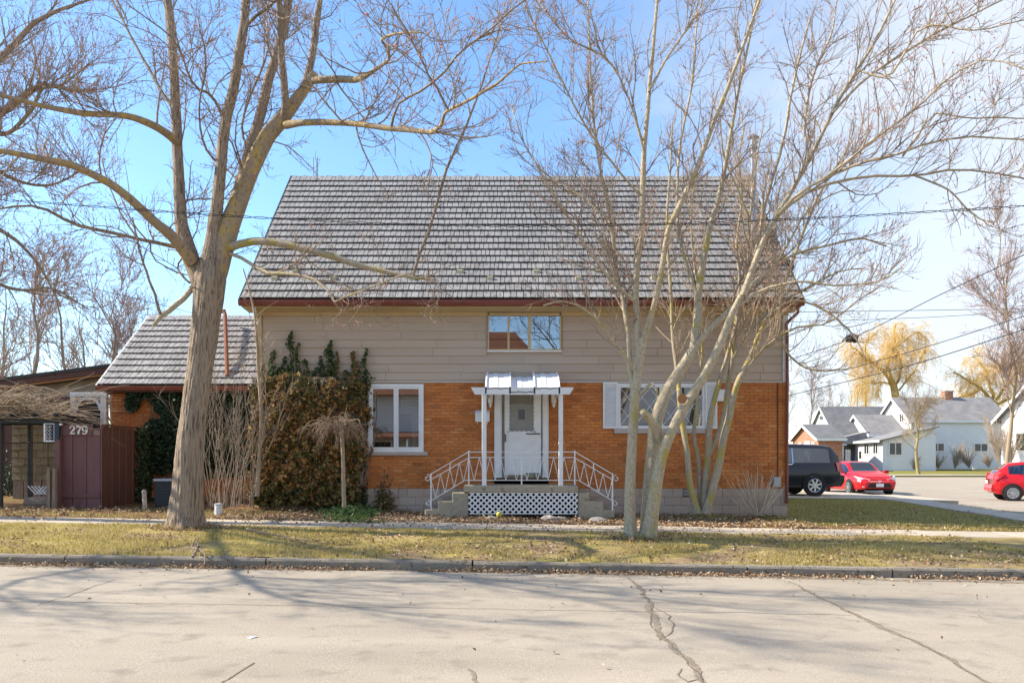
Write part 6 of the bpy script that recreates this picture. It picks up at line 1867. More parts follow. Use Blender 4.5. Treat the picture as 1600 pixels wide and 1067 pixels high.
# leaves
def leaf_cards(c, nrm, size, rg, fold=.25):
    """folded diamond leaves at points c facing nrm"""
    m = len(c)
    nrm = unit(nrm + rg.normal(size=(m, 3)) * .55)
    t = unit(np.cross(nrm, rg.normal(size=(m, 3))))
    u = np.cross(nrm, t)
    s = (size * rg.uniform(.6, 1.35, m))[:, None]
    V = np.stack([c - t * s * .55, c + u * s * .42 + nrm * s * fold, c + t * s * .6, c - u * s * .42 + nrm * s * fold], 1).reshape(-1, 3)
    b = np.arange(m)[:, None] * 4
    return V, np.concatenate([b + np.array([[0, 1, 2]]), b + np.array([[0, 2, 3]])], 1).reshape(-1, 3)
ivy_brown = ramp_island('bronze_ivy_leaf', [(0, (0.08, 0.04, 0.015)), (.25, (0.24, 0.11, 0.032)), (.55, (0.40, 0.20, 0.06)), (.8, (0.54, 0.34, 0.14)), (.88, (0.20, 0.20, 0.05)), (1, (0.13, 0.14, 0.035))], .55, .2)
ivy_green = ramp_island('green_ivy_leaf', [(0, (0.025, 0.045, 0.02)), (.4, (0.045, 0.085, 0.03)), (.75, (0.09, 0.13, 0.04)), (1, (0.20, 0.19, 0.055))], .45, .2)
ivy_mix = ramp_island('mixed_ivy_leaf', [(0, (0.04, 0.06, 0.02)), (.35, (0.09, 0.10, 0.03)), (.6, (0.20, 0.14, 0.045)), (.85, (0.30, 0.17, 0.06)), (1, (0.38, 0.25, 0.10))], .5, .2)
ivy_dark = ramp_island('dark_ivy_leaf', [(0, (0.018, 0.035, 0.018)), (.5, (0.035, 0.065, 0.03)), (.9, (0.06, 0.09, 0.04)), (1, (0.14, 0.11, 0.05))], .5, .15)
ivy_fresh = ramp_island('fresh_ivy_leaf', [(0, (0.05, 0.09, 0.025)), (.5, (0.10, 0.17, 0.045)), (1, (0.20, 0.25, 0.08))], .5, .2)
rg = np.random.default_rng(6)
ivy = thing('bronze_ivy', 'thick mound of bronze brown ivy on the brick left of the white window', 'ivy', P(480, 790, 18.6))
def front(px, py):
    """how far the ivy stands out from the wall"""
    x = (px - 480) / 95; y = (py - 690) / 110
    m = np.clip(1 - x ** 2 * .8, 0, 1) * np.clip(1.15 - np.abs(y) ** 3 * .6, .2, 1)
    return .10 + .55 * m + .06 * np.sin(px * .09) * np.cos(py * .11) + .05 * np.sin(px * .23 + py * .17)
n = 12500
px = rg.uniform(386, 582, n); py = rg.uniform(582, 790, n)
edge = np.minimum.reduce([px - (390 + 7 * np.sin(py * .08) + np.clip(640 - py, 0, 60) * .12), (580 + 6 * np.sin(py * .1) - np.clip(py - 630, 0, 200) * .14) - px, (py - (588 - 8 * np.sin(px * .06) + 10 * ((px - 470) / 100) ** 2))])
lump = np.array([mnoise.noise(Vector((a * .075, b * .075, 2.2))) + .6 * mnoise.noise(Vector((a * .19, b * .19, 7.7))) for a, b in zip(px, py)])
keep = (edge > rg.uniform(-6, 14, n) + 14 * lump) & (rg.random(n) < .80 + .5 * lump)
lump = lump[keep]
px, py = px[keep], py[keep]
Yv = FY - front(px, py) - .12 * lump + rg.exponential(.08, len(px)) - .03
Yv = np.minimum(Yv, FY - .03)
c = np.stack([(px - CX) / F_PX * Yv, Yv, CZ - (py - HY) / F_PX * Yv], 1)
gsel = (py < 612 + 14 * np.sin(px * .07) + rg.normal(0, 10, len(px))) | (py > 758 + rg.normal(0, 14, len(px))) | (rg.random(len(px)) < .30 + .35 * np.clip(-lump, 0, 1))
nrm = np.tile([[0, -.8, .45]], (len(px), 1))
v, f = leaf_cards(c[~gsel], nrm[~gsel], .092, rg); obj_np('bronze_leaves', v, [f], ivy_brown, ivy, kind='stuff')
v, f = leaf_cards(c[gsel], nrm[gsel], .085, rg); obj_np('green_leaves', v, [f], ivy_mix, ivy, kind='stuff')
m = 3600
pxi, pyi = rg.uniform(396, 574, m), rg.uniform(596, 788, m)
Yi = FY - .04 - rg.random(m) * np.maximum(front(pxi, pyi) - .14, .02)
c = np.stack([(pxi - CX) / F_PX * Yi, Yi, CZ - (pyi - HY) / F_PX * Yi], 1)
v, f = leaf_cards(c, np.tile([[0, -.8, .45]], (m, 1)), .10, rg); obj_np('inner_leaves', v, [f], ivy_dark, ivy, kind='stuff')  # dark coloured layer put in as the shade seen through gaps in the mound
# the dark tangle of stems the leaves grow on
ps = []
for i in range(420):
    x0, y0 = rg.uniform(392, 574), rg.uniform(640, 795)
    t = np.linspace(0, 1, 7)
    xs_ = x0 + np.cumsum(rg.normal(0, 4, 7)); ys_ = y0 - t * rg.uniform(40, 130)
    ys_ = np.maximum(ys_, 590)
    Yq = FY - np.maximum(front(xs_, ys_) - .10, .02)
    ps.append(np.stack([(xs_ - CX) / F_PX * Yq, Yq, CZ - (ys_ - HY) / F_PX * Yq], 1))
v, f = tube_array(np.stack(ps), np.full((420, 7), .008), 4); obj_np('stems', v, [f], twig_m, ivy, kind='stuff')
sp = thing('climbing_ivy', 'pointed green ivy shoots climbing the siding above the bronze mound', 'ivy', P(480, 592, 18.95))
for (sx, sy, w) in ((426, 548, 13), (444, 558, 9), (456, 517, 13), (466, 535, 6), (478, 561, 10), (503, 556, 10), (517, 532, 15), (525, 548, 6), (554, 549, 13), (571, 545, 9), (412, 570, 10), (492, 575, 12), (540, 578, 12), (437, 575, 12)):
    m = int((600 - sy) * w * .32)
    t = rg.random(m) ** .8
    yy_ = sy + t * (602 - sy)
    xx_ = sx + rg.normal(0, 1, m) * w * (.10 + .34 * t) + 2.5 * np.sin(yy_ * .12 + sx)
    Yq = FY - .03 - rg.exponential(.03, m) - .05 * t
    c = np.stack([(xx_ - CX) / F_PX * Yq, Yq, CZ - (yy_ - HY) / F_PX * Yq], 1)
    v, f = leaf_cards(c, np.tile([[0, -.9, .3]], (m, 1)), .062, rg)
    obj_np('shoot', v, [f], ivy_mix if sx in (554, 540, 525) else ivy_green, sp, kind='stuff')
iw = thing('dark_ivy', 'dark green ivy curtain hanging over the side wing wall behind the trunk', 'ivy', P(245, 740, 20.8))
n = 15000
px = rg.uniform(196, 402, n); py = rg.uniform(607, 765, n)
rag = 8 * np.sin(px * .13) + 9 * np.sin(py * .09)
keep = ((px > 238 + rag - (py - 640) * .14) & (px < 290 + rag * .5) & (py < 740 + rag)) | (py < 628 + rag * .9 + np.clip(px - 190, 0, 60) * .1) | ((px > 220) & (px < 236) & (py > 670)) | ((px > 290) & (py < 745) & (rg.random(n) < .8))
px, py = px[keep], py[keep]
Yv = EYW - .06 - rg.exponential(.08, len(px))
c = np.stack([(px - CX) / F_PX * Yv, Yv, CZ - (py - HY) / F_PX * Yv], 1)
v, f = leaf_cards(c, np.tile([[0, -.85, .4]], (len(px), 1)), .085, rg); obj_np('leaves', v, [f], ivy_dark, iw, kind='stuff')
ps = []
for i in range(60):
    x0 = rg.uniform(236, 290); ys_ = np.linspace(rg.uniform(740, 765), rg.uniform(612, 660), 7); xs_ = x0 + np.cumsum(rg.normal(0, 3, 7)); Yq = EYW - .05
    ps.append(np.stack([(xs_ - CX) / F_PX * Yq, np.full(7, Yq), CZ - (ys_ - HY) / F_PX * Yq], 1))
v, f = tube_array(np.stack(ps), np.full((60, 7), .008), 4); obj_np('stems', v, [f], twig_m, iw, kind='stuff')
fv = thing('fence_ivy', 'narrow dark ivy strip hanging on the end of the plum enclosure', 'ivy', P(225, 720, 20.3))
m = 900
Yq = rg.uniform(20.1, 20.9, m); zq = rg.uniform(.5, 2.4, m)
c = np.stack([np.full(m, ex1 + .03) + rg.exponential(.03, m), Yq, zq], 1)
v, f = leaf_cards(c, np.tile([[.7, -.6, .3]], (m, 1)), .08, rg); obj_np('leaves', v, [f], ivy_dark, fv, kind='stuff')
def ground_patch(name, label, cat, px0, px1, py0, py1, n, mat, size, h, seed):
    rg2 = np.random.default_rng(seed)
    a, b = rg2.normal(0, .42, n).clip(-1, 1), rg2.normal(0, .45, n).clip(-1, 1)
    pxs, pys = (px0 + px1) / 2 + a * (px1 - px0) / 2, (py0 + py1) / 2 + b * (py1 - py0) / 2
    Y = 1.27 * F_PX / (pys - HY); X = (pxs - CX) / F_PX * Y
    Z = zyard(X, Y) + rg2.random(n) * h * np.clip(1 - a * a - b * b * .5, .15, 1)
    c = np.stack([X, Y, Z], 1)
    v, f = leaf_cards(c, np.tile([[0, -.3, .9]], (n, 1)), size, rg2)
    root = thing(name, label, cat, (X.mean(), Y.mean(), Z.mean()))
    obj_np('leaves', v, [f], mat, root, kind='stuff')
ground_patch('ground_ivy', 'low green ivy patch on the ground left of the stoop walk', 'ground cover', 492, 602, 792, 818, 3200, ivy_fresh, .08, .17, 31)
ground_patch('periwinkle', 'low mixed green plants at the foot of the tall bare shrub', 'ground cover', 320, 450, 783, 797, 900, ivy_mix, .07, .10, 32)
ground_patch('vine_patch', 'few dark leaves at the foot of the enclosure and air conditioner', 'ground cover', 190, 262, 786, 800, 500, ivy_dark, .07, .10, 33)
vn = thing('foundation_vine', 'thin half bare vine creeping up the foundation left of the steps', 'ivy', P(600, 790, 18.95))
ps = []
for i in range(14):
    t = np.linspace(0, 1, 8); x0 = rg.uniform(590, 612); topy = rg.uniform(735, 775)
    xs_ = x0 + np.cumsum(rg.normal(0, 2.4, 8)); ys_ = 797 + (topy - 797) * t
    ps.append(np.stack([(xs_ - CX) / 64, np.full(8, FY - .02), CZ - (ys_ - HY) / 64], 1))
v, f = tube_array(np.stack(ps), np.full((14, 8), .006), 4); obj_np('stems', v, [f], twig_m, vn, kind='stuff')
m = 420; pxv, pyv = rg.normal(601, 7, m), 797 - rg.exponential(14, m)
c = np.stack([(pxv - CX) / 64, FY - .03 - rg.exponential(.05, m), CZ - (pyv - HY) / 64], 1)
v, f = leaf_cards(c, np.tile([[0, -.9, .3]], (m, 1)), .055, rg); obj_np('leaves', v, [f], ivy_mix, vn, kind='stuff')

# dry vine heap on the pergola
hv = thing('dry_vine_heap', 'tangled heap of dry tan vine canes lying over the pergola', 'vine', P(60, 650, 18.8))
ps, rr = [], []
for i in range(520):
    x0 = rg.uniform(-190, 62); Y = rg.uniform(18.2, 19.9); y0 = rg.uniform(624, 654) + np.clip((x0 - 30) * .12, -4, 14)
    ln = rg.uniform(40, 130); sg = rg.choice([-1, 1]); t = np.linspace(0, 1, 8)
    xs_ = x0 + sg * ln * (t - .5); ys_ = y0 - rg.normal(3, 13) * np.sin(t * math.pi) + rg.normal(0, 20) * (t - .5) + np.cumsum(rg.normal(0, 2.2, 8))
    ys_ = np.minimum(ys_, 653)
    ps.append(np.stack([(xs_ - CX) / F_PX * Y, np.full(8, Y) + np.cumsum(rg.normal(0, .03, 8)), CZ - (ys_ - HY) / F_PX * Y], 1)); rr.append(rg.uniform(.006, .013) * (1 - .5 * t))
for i in range(90):
    x0 = rg.uniform(20, 100); Y = rg.uniform(18.3, 19.7); t = np.linspace(0, 1, 8); ln = rg.uniform(50, 120)
    xs_ = x0 + ln * t; ys_ = rg.uniform(632, 655) - rg.uniform(-20, 55) * t + 26 * t * t * rg.uniform(.0, 1.2)
    ps.append(np.stack([(xs_ - CX) / F_PX * Y, np.full(8, Y) + np.cumsum(rg.normal(0, .03, 8)), CZ - (ys_ - HY) / F_PX * Y], 1)); rr.append(rg.uniform(.006, .010) * (1 - .6 * t))
for i in range(80):
    x0 = rg.uniform(-60, 75); Y = rg.uniform(18.3, 19.7); a = np.linspace(0, rg.uniform(2.5, 5), 8); r_ = rg.uniform(10, 26)
    xs_ = x0 + r_ * np.cos(a) * 1.2; ys_ = 632 - r_ * np.sin(a) * .8 + 6
    ps.append(np.stack([(xs_ - CX) / F_PX * Y, np.full(8, Y) + np.cumsum(rg.normal(0, .03, 8)), CZ - (ys_ - HY) / F_PX * Y], 1)); rr.append(np.full(8, rg.uniform(.006, .010)))
Pn, Rn = np.stack(ps), np.stack(rr)
for i in range(0, 40):
    v, f = tube_array(Pn[-1 - i * 3:][:1], Rn[-1 - i * 3:][:1] * 1.3, 5); obj_np('cane', v, [f], twig_pale, hv, smooth=True)
v, f = tube_array(Pn, Rn, 4); obj_np('canes', v, [f], M('dry_vine', (0.23, 0.165, 0.115), (0.42, 0.32, 0.21), 2.2, .9), hv, kind='stuff')

# green bush seen under the pergola at the far left edge
ground_patch('small_hedge', 'small dark hedge behind the pergola post at the left edge', 'shrub', -30, 22, 722, 760, 10, ivy_dark, .1, .1, 35)
hb = bpy.data.objects['small_hedge']
m = 1500
c = np.stack([rg.normal(P(6, 0, 22)[0], .35, m), rg.normal(22.4, .3, m), np.abs(rg.normal(0, .55, m)) + .35], 1)
v, f = leaf_cards(c, np.tile([[0, -.5, .7]], (m, 1)), .08, rg); obj_np('foliage', v, [f], ivy_dark, hb, kind='stuff')

# shrubs along the far white houses
def far_shrub(px, py, Y, w, h, lab, seed, mat):
    base = P(px, py, Y)
    rs_ = random.Random(seed); lx = rs_.uniform(-.5, .5); w = w * rs_.uniform(.7, 1.5)
    def fn(r_):
        az = r_.uniform(0, 6.28); t = np.linspace(0, 1, 5); R_ = r_.uniform(.2, 1) * w
        hh = h * r_.uniform(.45, 1.1)
        return np.stack([base[0] + R_ * np.cos(az) * t ** (.7 + R_ * .5) + lx * t * h * .4, base[1] + R_ * np.sin(az) * t ** 1.3, base[2] - .1 + hh * t], 1), .022 * (1 - .5 * t)
    stems('bare_shrub', lab, 'shrub', base, fn, 46, mat, seed, 3, 'bare shrubs along the white houses', extra=[dict(dens=2.2, lo=.3, hi=.9, alo=.3, ahi=.9, up=.2, rr=.7, n=4, tmin=.3, curl=.05, wob=.12, rmin=.014)])
for sd_, (px, py, Y, w, h, lab) in enumerate(((1449, 731, 82, .8, 1.7, 'bare shrub just right of the small lawn tree'), (1466, 731, 82, .7, 1.5, 'low shrub under the middle small window of the white house'), (1491, 731, 82, 1.0, 2.6, 'wide bare shrub between the two small windows'),
                                  (1515, 730, 82, .8, 2.2, 'narrow bare shrub left of the rightmost small window'), (1545, 729, 82, .7, 1.6, 'bare shrub under the rightmost small window'), (1561, 722, 60, 1.0, 3.6, 'tall tan bush at the corner of the right white gable'), (1580, 722, 58, .9, 2.6, 'greyish bush before the right white gable wall'), (1428, 733, 80, .7, 1.3, 'low bare shrub left of the small lawn tree'))):
    far_shrub(px, py, Y, w, h, lab, 300 + sd_, far_twig2)
# ------------------------------------------------------------------ far houses
wsid_m = M('white_clapboard', (0.74, 0.74, 0.73), (0.68, 0.68, 0.68), 1, .6)
gsh_m = M('grey_shingle_roof', (0.19, 0.18, 0.175), (0.27, 0.255, 0.245), 1.2, .9, .3, 6)
gsh2_m = M('charcoal_shingle_roof', (0.13, 0.13, 0.135), (0.19, 0.185, 0.185), 1.2, .9, .3, 6)
bldg_brick = M('red_brick_far', (0.30, 0.11, 0.06), (0.44, 0.20, 0.12), 6, .9, c3=(0.5, 0.36, 0.28), s3=9, t3=.6)
fglass_m = glass_mat('far_window_glass', .03, (.16, .17, .19))
def clap(mb, axis, a0, a1, z0, z1, t, step=.2):
    """clapboards: overlapping tilted boards on a wall facing -Y ('x') or -X ('y')"""
    z = z0
    while z < z1 - .02:
        h = min(step, z1 - z)
        if axis == 'x': mb.prism([(t + .0, z), (t - .035, z + .004), (t - .004, z + h), (t + .0, z + h)], 'x', a0, a1)
        else: mb.add([(t, a0, z), (t - .035, a0, z + .004), (t - .004, a0, z + h), (t, a1, z), (t - .035, a1, z + .004), (t - .004, a1, z + h)], [(0, 1, 2), (5, 4, 3), (1, 4, 5, 2), (0, 3, 4, 1)])
        z += h
def gable_x(root, X0, X1, Y0, Y1, zb, ze, zr, wallm, roofm, over=.35, trim=True, clapb=True):
    """house block, ridge along X, its left gable facing -X"""
    ym = (Y0 + Y1) / 2
    w = MB().prism([(Y0, zb), (Y1, zb), (Y1, ze), (ym, zr), (Y0, ze)], 'x', X0, X1).build('wall', wallm, root)
    if clapb:
        mb = MB(); clap(mb, 'x', X0, X1, zb + .3, ze - .05, Y0 - .003)
        z = zb + .3
        while z < zr - .3:
            h = .2
            k = 0 if z < ze else (z - ze) / (zr - ze)
            mb.add([(X0 - .003, Y0 + (ym - Y0) * k, z), (X0 - .038, Y0 + (ym - Y0) * k, z + .004), (X0 - .007, Y0 + (ym - Y0) * k, z + h), (X0 - .003, Y1 - (Y1 - ym) * k, z), (X0 - .038, Y1 - (Y1 - ym) * k, z + .004), (X0 - .007, Y1 - (Y1 - ym) * k, z + h)], [(0, 1, 2), (5, 4, 3), (1, 4, 5, 2), (0, 3, 4, 1)])
            z += h
        mb.build('clapboards', wallm, root, kind='stuff')
    r = MB(); s = (zr - ze) / (ym - Y0)
    for sg, ya in ((1, Y0), (-1, Y1)):
        yo = ya - sg * over; zo = ze - s * over
        r.add([(X0 - over, yo, zo + .02), (X1 + over, yo, zo + .02), (X1 + over, ym, zr + .02), (X0 - over, ym, zr + .02), (X0 - over, yo, zo + .14), (X1 + over, yo, zo + .14), (X1 + over, ym, zr + .15), (X0 - over, ym, zr + .15)],
              [(0, 3, 2, 1), (4, 5, 6, 7), (0, 1, 5, 4), (1, 2, 6, 5), (2, 3, 7, 6), (3, 0, 4, 7)])
    ro = r.build('roof', roofm, root)
    if trim:
        t = MB()
        for sg, ya in ((1, Y0), (-1, Y1)):
            yo = ya - sg * over; zo = ze - s * over
            t.add([(X0 - over - .04, yo, zo - .14), (X0 - over - .04, yo, zo + .12), (X0 - over - .04, ym, zr + .13), (X0 - over - .04, ym, zr - .13), (X0 - over - .005, yo, zo - .14), (X0 - over - .005, yo, zo + .12), (X0 - over - .005, ym, zr + .13), (X0 - over - .005, ym, zr - .13)],
                  [(3, 2, 1, 0), (4, 5, 6, 7), (0, 1, 5, 4), (1, 2, 6, 5), (2, 3, 7, 6), (3, 0, 4, 7)])
        t.box(X0 - over, X1 + over, Y0 - over - .05, Y0 - over - .006, ze - s * over - .1, ze - s * over + .13)
        t.build('roof_trim', white_m, root)
    return w, ro
def win_front(root, x0, x1, z0, z1, y, n=2, name='window', fm=None):
    fm = fm or white_m
    mb = MB(); ring(mb, x0, x1, z0, z1, y - .09, y - .038, .10)
    for i in range(1, n):
        c = x0 + (x1 - x0) * i / n
        mb.box(c - .04, c + .04, y - .085, y - .038, z0 + .1, z1 - .1)
    o = mb.build(name, fm, root)
    obj_np('pane', np.array([(x0 + .09, y - .06, z0 + .09), (x1 - .09, y - .06, z0 + .09), (x1 - .09, y - .06, z1 - .09), (x0 + .09, y - .06, z1 - .09)]), [(0, 1, 2, 3)], fglass_m, o)
    obj_np('room', np.array([(x0 + .09, y - .042, z0 + .09), (x1 - .09, y - .042, z0 + .09), (x1 - .09, y - .042, z1 - .09), (x0 + .09, y - .042, z1 - .09)]), [(0, 1, 2, 3)], room_m, o)
    return o
def win_side(root, y0, y1, z0, z1, x, n=1, name='window', glass=True, fm=None):
    mb = MB()
    for a, b, c, d in ((y0, y0 + .1, z0, z1), (y1 - .1, y1, z0, z1), (y0 + .1, y1 - .1, z0, z0 + .1), (y0 + .1, y1 - .1, z1 - .1, z1)):
        mb.box(x - .09, x - .038, a, b, c, d)
    for i in range(1, n):
        c = y0 + (y1 - y0) * i / n; mb.box(x - .085, x - .038, c - .05, c + .05, z0 + .1, z1 - .1)
    o = mb.build(name, fm or white_m, root)
    obj_np('pane', np.array([(x - .06, y1 - .09, z0 + .09), (x - .06, y0 + .09, z0 + .09), (x - .06, y0 + .09, z1 - .09), (x - .06, y1 - .09, z1 - .09)]), [(0, 1, 2, 3)], fglass_m, o)
    obj_np('room', np.array([(x - .042, y1 - .09, z0 + .09), (x - .042, y0 + .09, z0 + .09), (x - .042, y0 + .09, z1 - .09), (x - .042, y1 - .09, z1 - .09)]), [(0, 1, 2, 3)], room_m, o)
    return o
def zoneY(xpx, X): return X * F_PX / (xpx - CX)

w1 = thing('white_house', 'long white clapboard house with grey gabled roof and brick chimney across the street', 'house', (48, 86, .6))
gable_x(w1, 43.6, 54.2, 85, 92.7, .3, 6.15, 8.75, wsid_m, gsh_m)
gable_x(w1, 39.5, 43.55, 85.8, 92.7, .3, 4.6, 6.8, wsid_m, gsh_m)
for a, b, c, d in ((1454, 1475.5, 705.5, 691.5), (1521, 1543.5, 706, 692)):
    win_front(w1, P(a, 0, 85)[0], P(b, 0, 85)[0], P(0, c, 85)[2], P(0, d, 85)[2], 85)
win_side(w1, zoneY(1394, 43.6), zoneY(1386, 43.6), P(0, 662, 88)[2], P(0, 646, 88)[2], 43.6, 2)
win_side(w1, zoneY(1413, 43.6), zoneY(1406, 43.6), P(0, 660, 86.5)[2], P(0, 645, 86.5)[2], 43.6, 2)
pw = MB().prism([(38.1, .3), (43.55, .3), (43.55, 5.0), (38.1, 3.7)], 'y', 80, 86.5).build('sun_porch', wsid_m, w1)
mb = MB(); clap(mb, 'x', 38.1, 43.55, .5, 3.7, 79.997); mb.build('porch_clapboards', wsid_m, w1, kind='stuff')
mb = MB(); mb.add([(37.6, 79.6, 3.62), (43.7, 79.6, 5.08), (43.7, 87.4, 5.08), (37.6, 87.4, 3.62), (37.6, 79.6, 3.76), (43.7, 79.6, 5.22), (43.7, 87.4, 5.22), (37.6, 87.4, 3.76)],
                  [(0, 3, 2, 1), (4, 5, 6, 7), (0, 1, 5, 4), (1, 2, 6, 5), (2, 3, 7, 6), (3, 0, 4, 7)])
mb.build('porch_roof', gsh_m, w1)
MB().box(37.55, 37.6, 79.6, 87.4, 3.56, 3.78).build('porch_fascia', white_m, w1)
win_front(w1, P(1388, 0, 80)[0], P(1409.5, 0, 80)[0], P(0, 711.5, 80)[2], P(0, 690.5, 80)[2], 80)
for a, b in ((1359, 1351), (1373, 1365)):
    win_side(w1, zoneY(b + 8, 38.1), zoneY(b, 38.1), P(0, 710, 82)[2], P(0, 692, 82)[2], 38.1, 2)
dd = MB().box(38.03, 38.09, zoneY(1348, 38.1), zoneY(1342, 38.1), .75, 2.95).build('door', white_old_m, w1)
MB().box(38.0, 38.029, zoneY(1347, 38.1), zoneY(1343.5, 38.1), 1.9, 2.7).build('door_light', black_m, dd)
chx = P(1480, 0, 88.8)[0]
MB().box(chx - .45, chx + .45, 88.4, 89.2, 8.3, P(0, 612.5, 88.8)[2]).box(chx - .52, chx + .52, 88.33, 89.27, P(0, 612.5, 88.8)[2] + .002, P(0, 611, 88.8)[2]).build('chimney', bldg_brick, w1)
MB().box(P(1424, 0, 84.9)[0] - .07, P(1424, 0, 84.9)[0] + .05, 84.83, 84.95, .4, 6.0).build('downspout', white_m, w1)
hd = MB().lathe([(.25, 0), (.28, .5), (.05, .6)], (P(1523, 0, 84)[0], 84.2, .45), 8).build('gas_meter', white_old_m, w1)

w2 = thing('white_cottage', 'white cottage with charcoal roof and tall gable left of the long white house', 'house', (41, 92, .6))
gable_x(w2, 36.8, 46.5, 88.2, 96.5, .3, 4.6, 7.95, wsid_m, gsh2_m)
win_side(w2, 91.6, 93.0, P(0, 657, 92)[2], P(0, 648, 92)[2], 36.8, 1)
mb = MB().box(33.6, 36.75, 86.2, 89.5, .3, 3.5); mb.build('entry', wsid_m, w2)
MB().prism([(33.2, 3.5), (39.4, 3.5), (39.4, 4.9)], 'y', 85.8, 90.0).build('entry_roof', gsh_m, w2)
MB().box(33.15, 36.9, 85.75, 89.6, 3.38, 3.499).build('entry_fascia', white_m, w2)
e = MB().box(P(1321, 0, 86.1)[0], P(1329, 0, 86.1)[0], 86.1, 86.19, .7, 2.9).build('door', white_old_m, w2)
MB().box(33.52, 33.59, 87.2, 88.6, .8, 2.9).build('side_door', white_old_m, w2)
for i in range(8):
    x = P(1321, 0, 84)[0] + i * .16
    MB().box(x, x + .05, 84.3, 84.35, .6, 1.75 if i in (0, 7) else 1.6).build('picket', oldwood_m, w2)
MB().box(P(1321, 0, 84)[0], P(1321, 0, 84)[0] + 1.2, 84.36, 84.4, 1.5, 1.58).build('picket_rail', oldwood_m, w2)

gg = thing('brick_garage', 'small red brick gabled garage behind the parked van', 'garage', (32, 82, .5))
gable_x(gg, 31.0, 33.4, 78.7, 85.9, .2, 3.9, 5.35, bldg_brick, gsh2_m, clapb=False)
win_side(gg, 83.2, 84.0, 1.9, 3.6, 31.0, 2)
MB().box(30.93, 30.99, 80.9, 82.4, .5, 3.7).build('door', white_old_m, gg)
win_side(gg, 79.6, 80.3, 1.9, 3.6, 31.0, 2)

w3 = thing('white_gabled_house', 'white clapboard house with dark gable roof at the right edge behind the red hatchback', 'house', (42, 56, .5))
gable_x(w3, 38.0, 48, 47.5, 60.4, .2, 4.85, 8.9, wsid_m, gsh2_m, over=.5)
win_side(w3, zoneY(1607, 38.0), zoneY(1589.5, 38.0), P(0, 702.5, 57.7)[2], P(0, 677, 57.7)[2], 38.0, 1, fm=black_m)

# the house across the road, behind the camera: it shows in the window panes
oh = thing('opposite_house', 'brown roofed house across the road, mirrored in the upstairs window', 'house', (-4, -20, 0))
oroof = M('brown_shingle_roof', (0.20, 0.085, 0.045), (0.15, 0.06, 0.035), 1.5, .9)
MB().box(-13, 3.2, -24, -16, -.1, 6.2).build('wall', M('pale_stucco', (0.55, 0.53, 0.5), (0.48, 0.46, 0.43), 1, .9), oh)
MB().add([(-14, -25, 6.1), (4.2, -25, 6.1), (4.2, -15, 6.1), (-14, -15, 6.1), (-10, -20, 11.2), (.2, -20, 11.2)], [(0, 1, 5, 4), (2, 3, 4, 5), (1, 2, 5), (3, 0, 4), (3, 2, 1, 0)]).build('roof', oroof, oh)
for x in (-10, -6.3, -2.6):
    o = MB().box(x, x + 1.6, -15.99, -15.9, 1.2, 2.9).build('window', black_m, oh)
    mb = MB(); ring(mb, x - .1, x + 1.7, 1.1, 3.0, -15.96, -15.85, .09); mb.build('frame', white_m, o)
MB().prism([(-15.98, 3.3), (-13.4, 3.05), (-13.4, 3.2), (-15.98, 3.6)], 'x', -12, 2).build('porch_roof', oroof, oh)
for x in (-11.8, -7, -2, 1.8):
    MB().box(x, x + .12, -13.6, -13.48, 0, 3.06).build('porch_post', white_m, oh)

nh = thing('added_dark_house', 'unseen dark roofed house added to darken the reflection in the right window', 'house', (12, -21, 0))  # added out of view so the right window mirrors dark roof instead of sky
MB().box(6.2, 19, -25, -17, -.1, 4.2).build('wall', M('grey_stucco', (0.20, 0.20, 0.20), (0.16, 0.16, 0.165), 1, .9), nh)
MB().add([(5.4, -26, 4.1), (19.8, -26, 4.1), (19.8, -16.2, 4.1), (5.4, -16.2, 4.1), (7.5, -21, 8.6), (17.5, -21, 8.6)], [(0, 1, 5, 4), (2, 3, 4, 5), (1, 2, 5), (3, 0, 4), (3, 2, 1, 0)]).build('roof', gsh2_m, nh)

# ------------------------------------------------------------------ cars
red_m = M('red_car_paint', (0.60, 0.010, 0.016), (0.56, 0.008, 0.014), 3, .4, coat=.45, spec=.3)
navy_m = M('navy_car_paint', (0.006, 0.008, 0.015), (0.008, 0.010, 0.018), 3, .35, coat=.6, spec=.3)
tyre_m = M('tyre_rubber', (0.022, 0.022, 0.023), (0.035, 0.033, 0.03), 12, .85)
rim_m = M('alloy_rim', (0.55, 0.56, 0.58), (0.48, 0.49, 0.5), 6, .3, metal=.85)
lens_m = M('lamp_lens', (0.62, 0.64, 0.66), (0.4, 0.42, 0.45), 14, .12, coat=1)
tail_m = M('tail_lens', (0.45, 0.01, 0.01), rough=.15, coat=1)
blkpl_m = M('black_plastic', (0.02, 0.02, 0.021), rough=.55)
chrome_m = M('chrome', (0.75, 0.76, 0.78), rough=.12, metal=1)

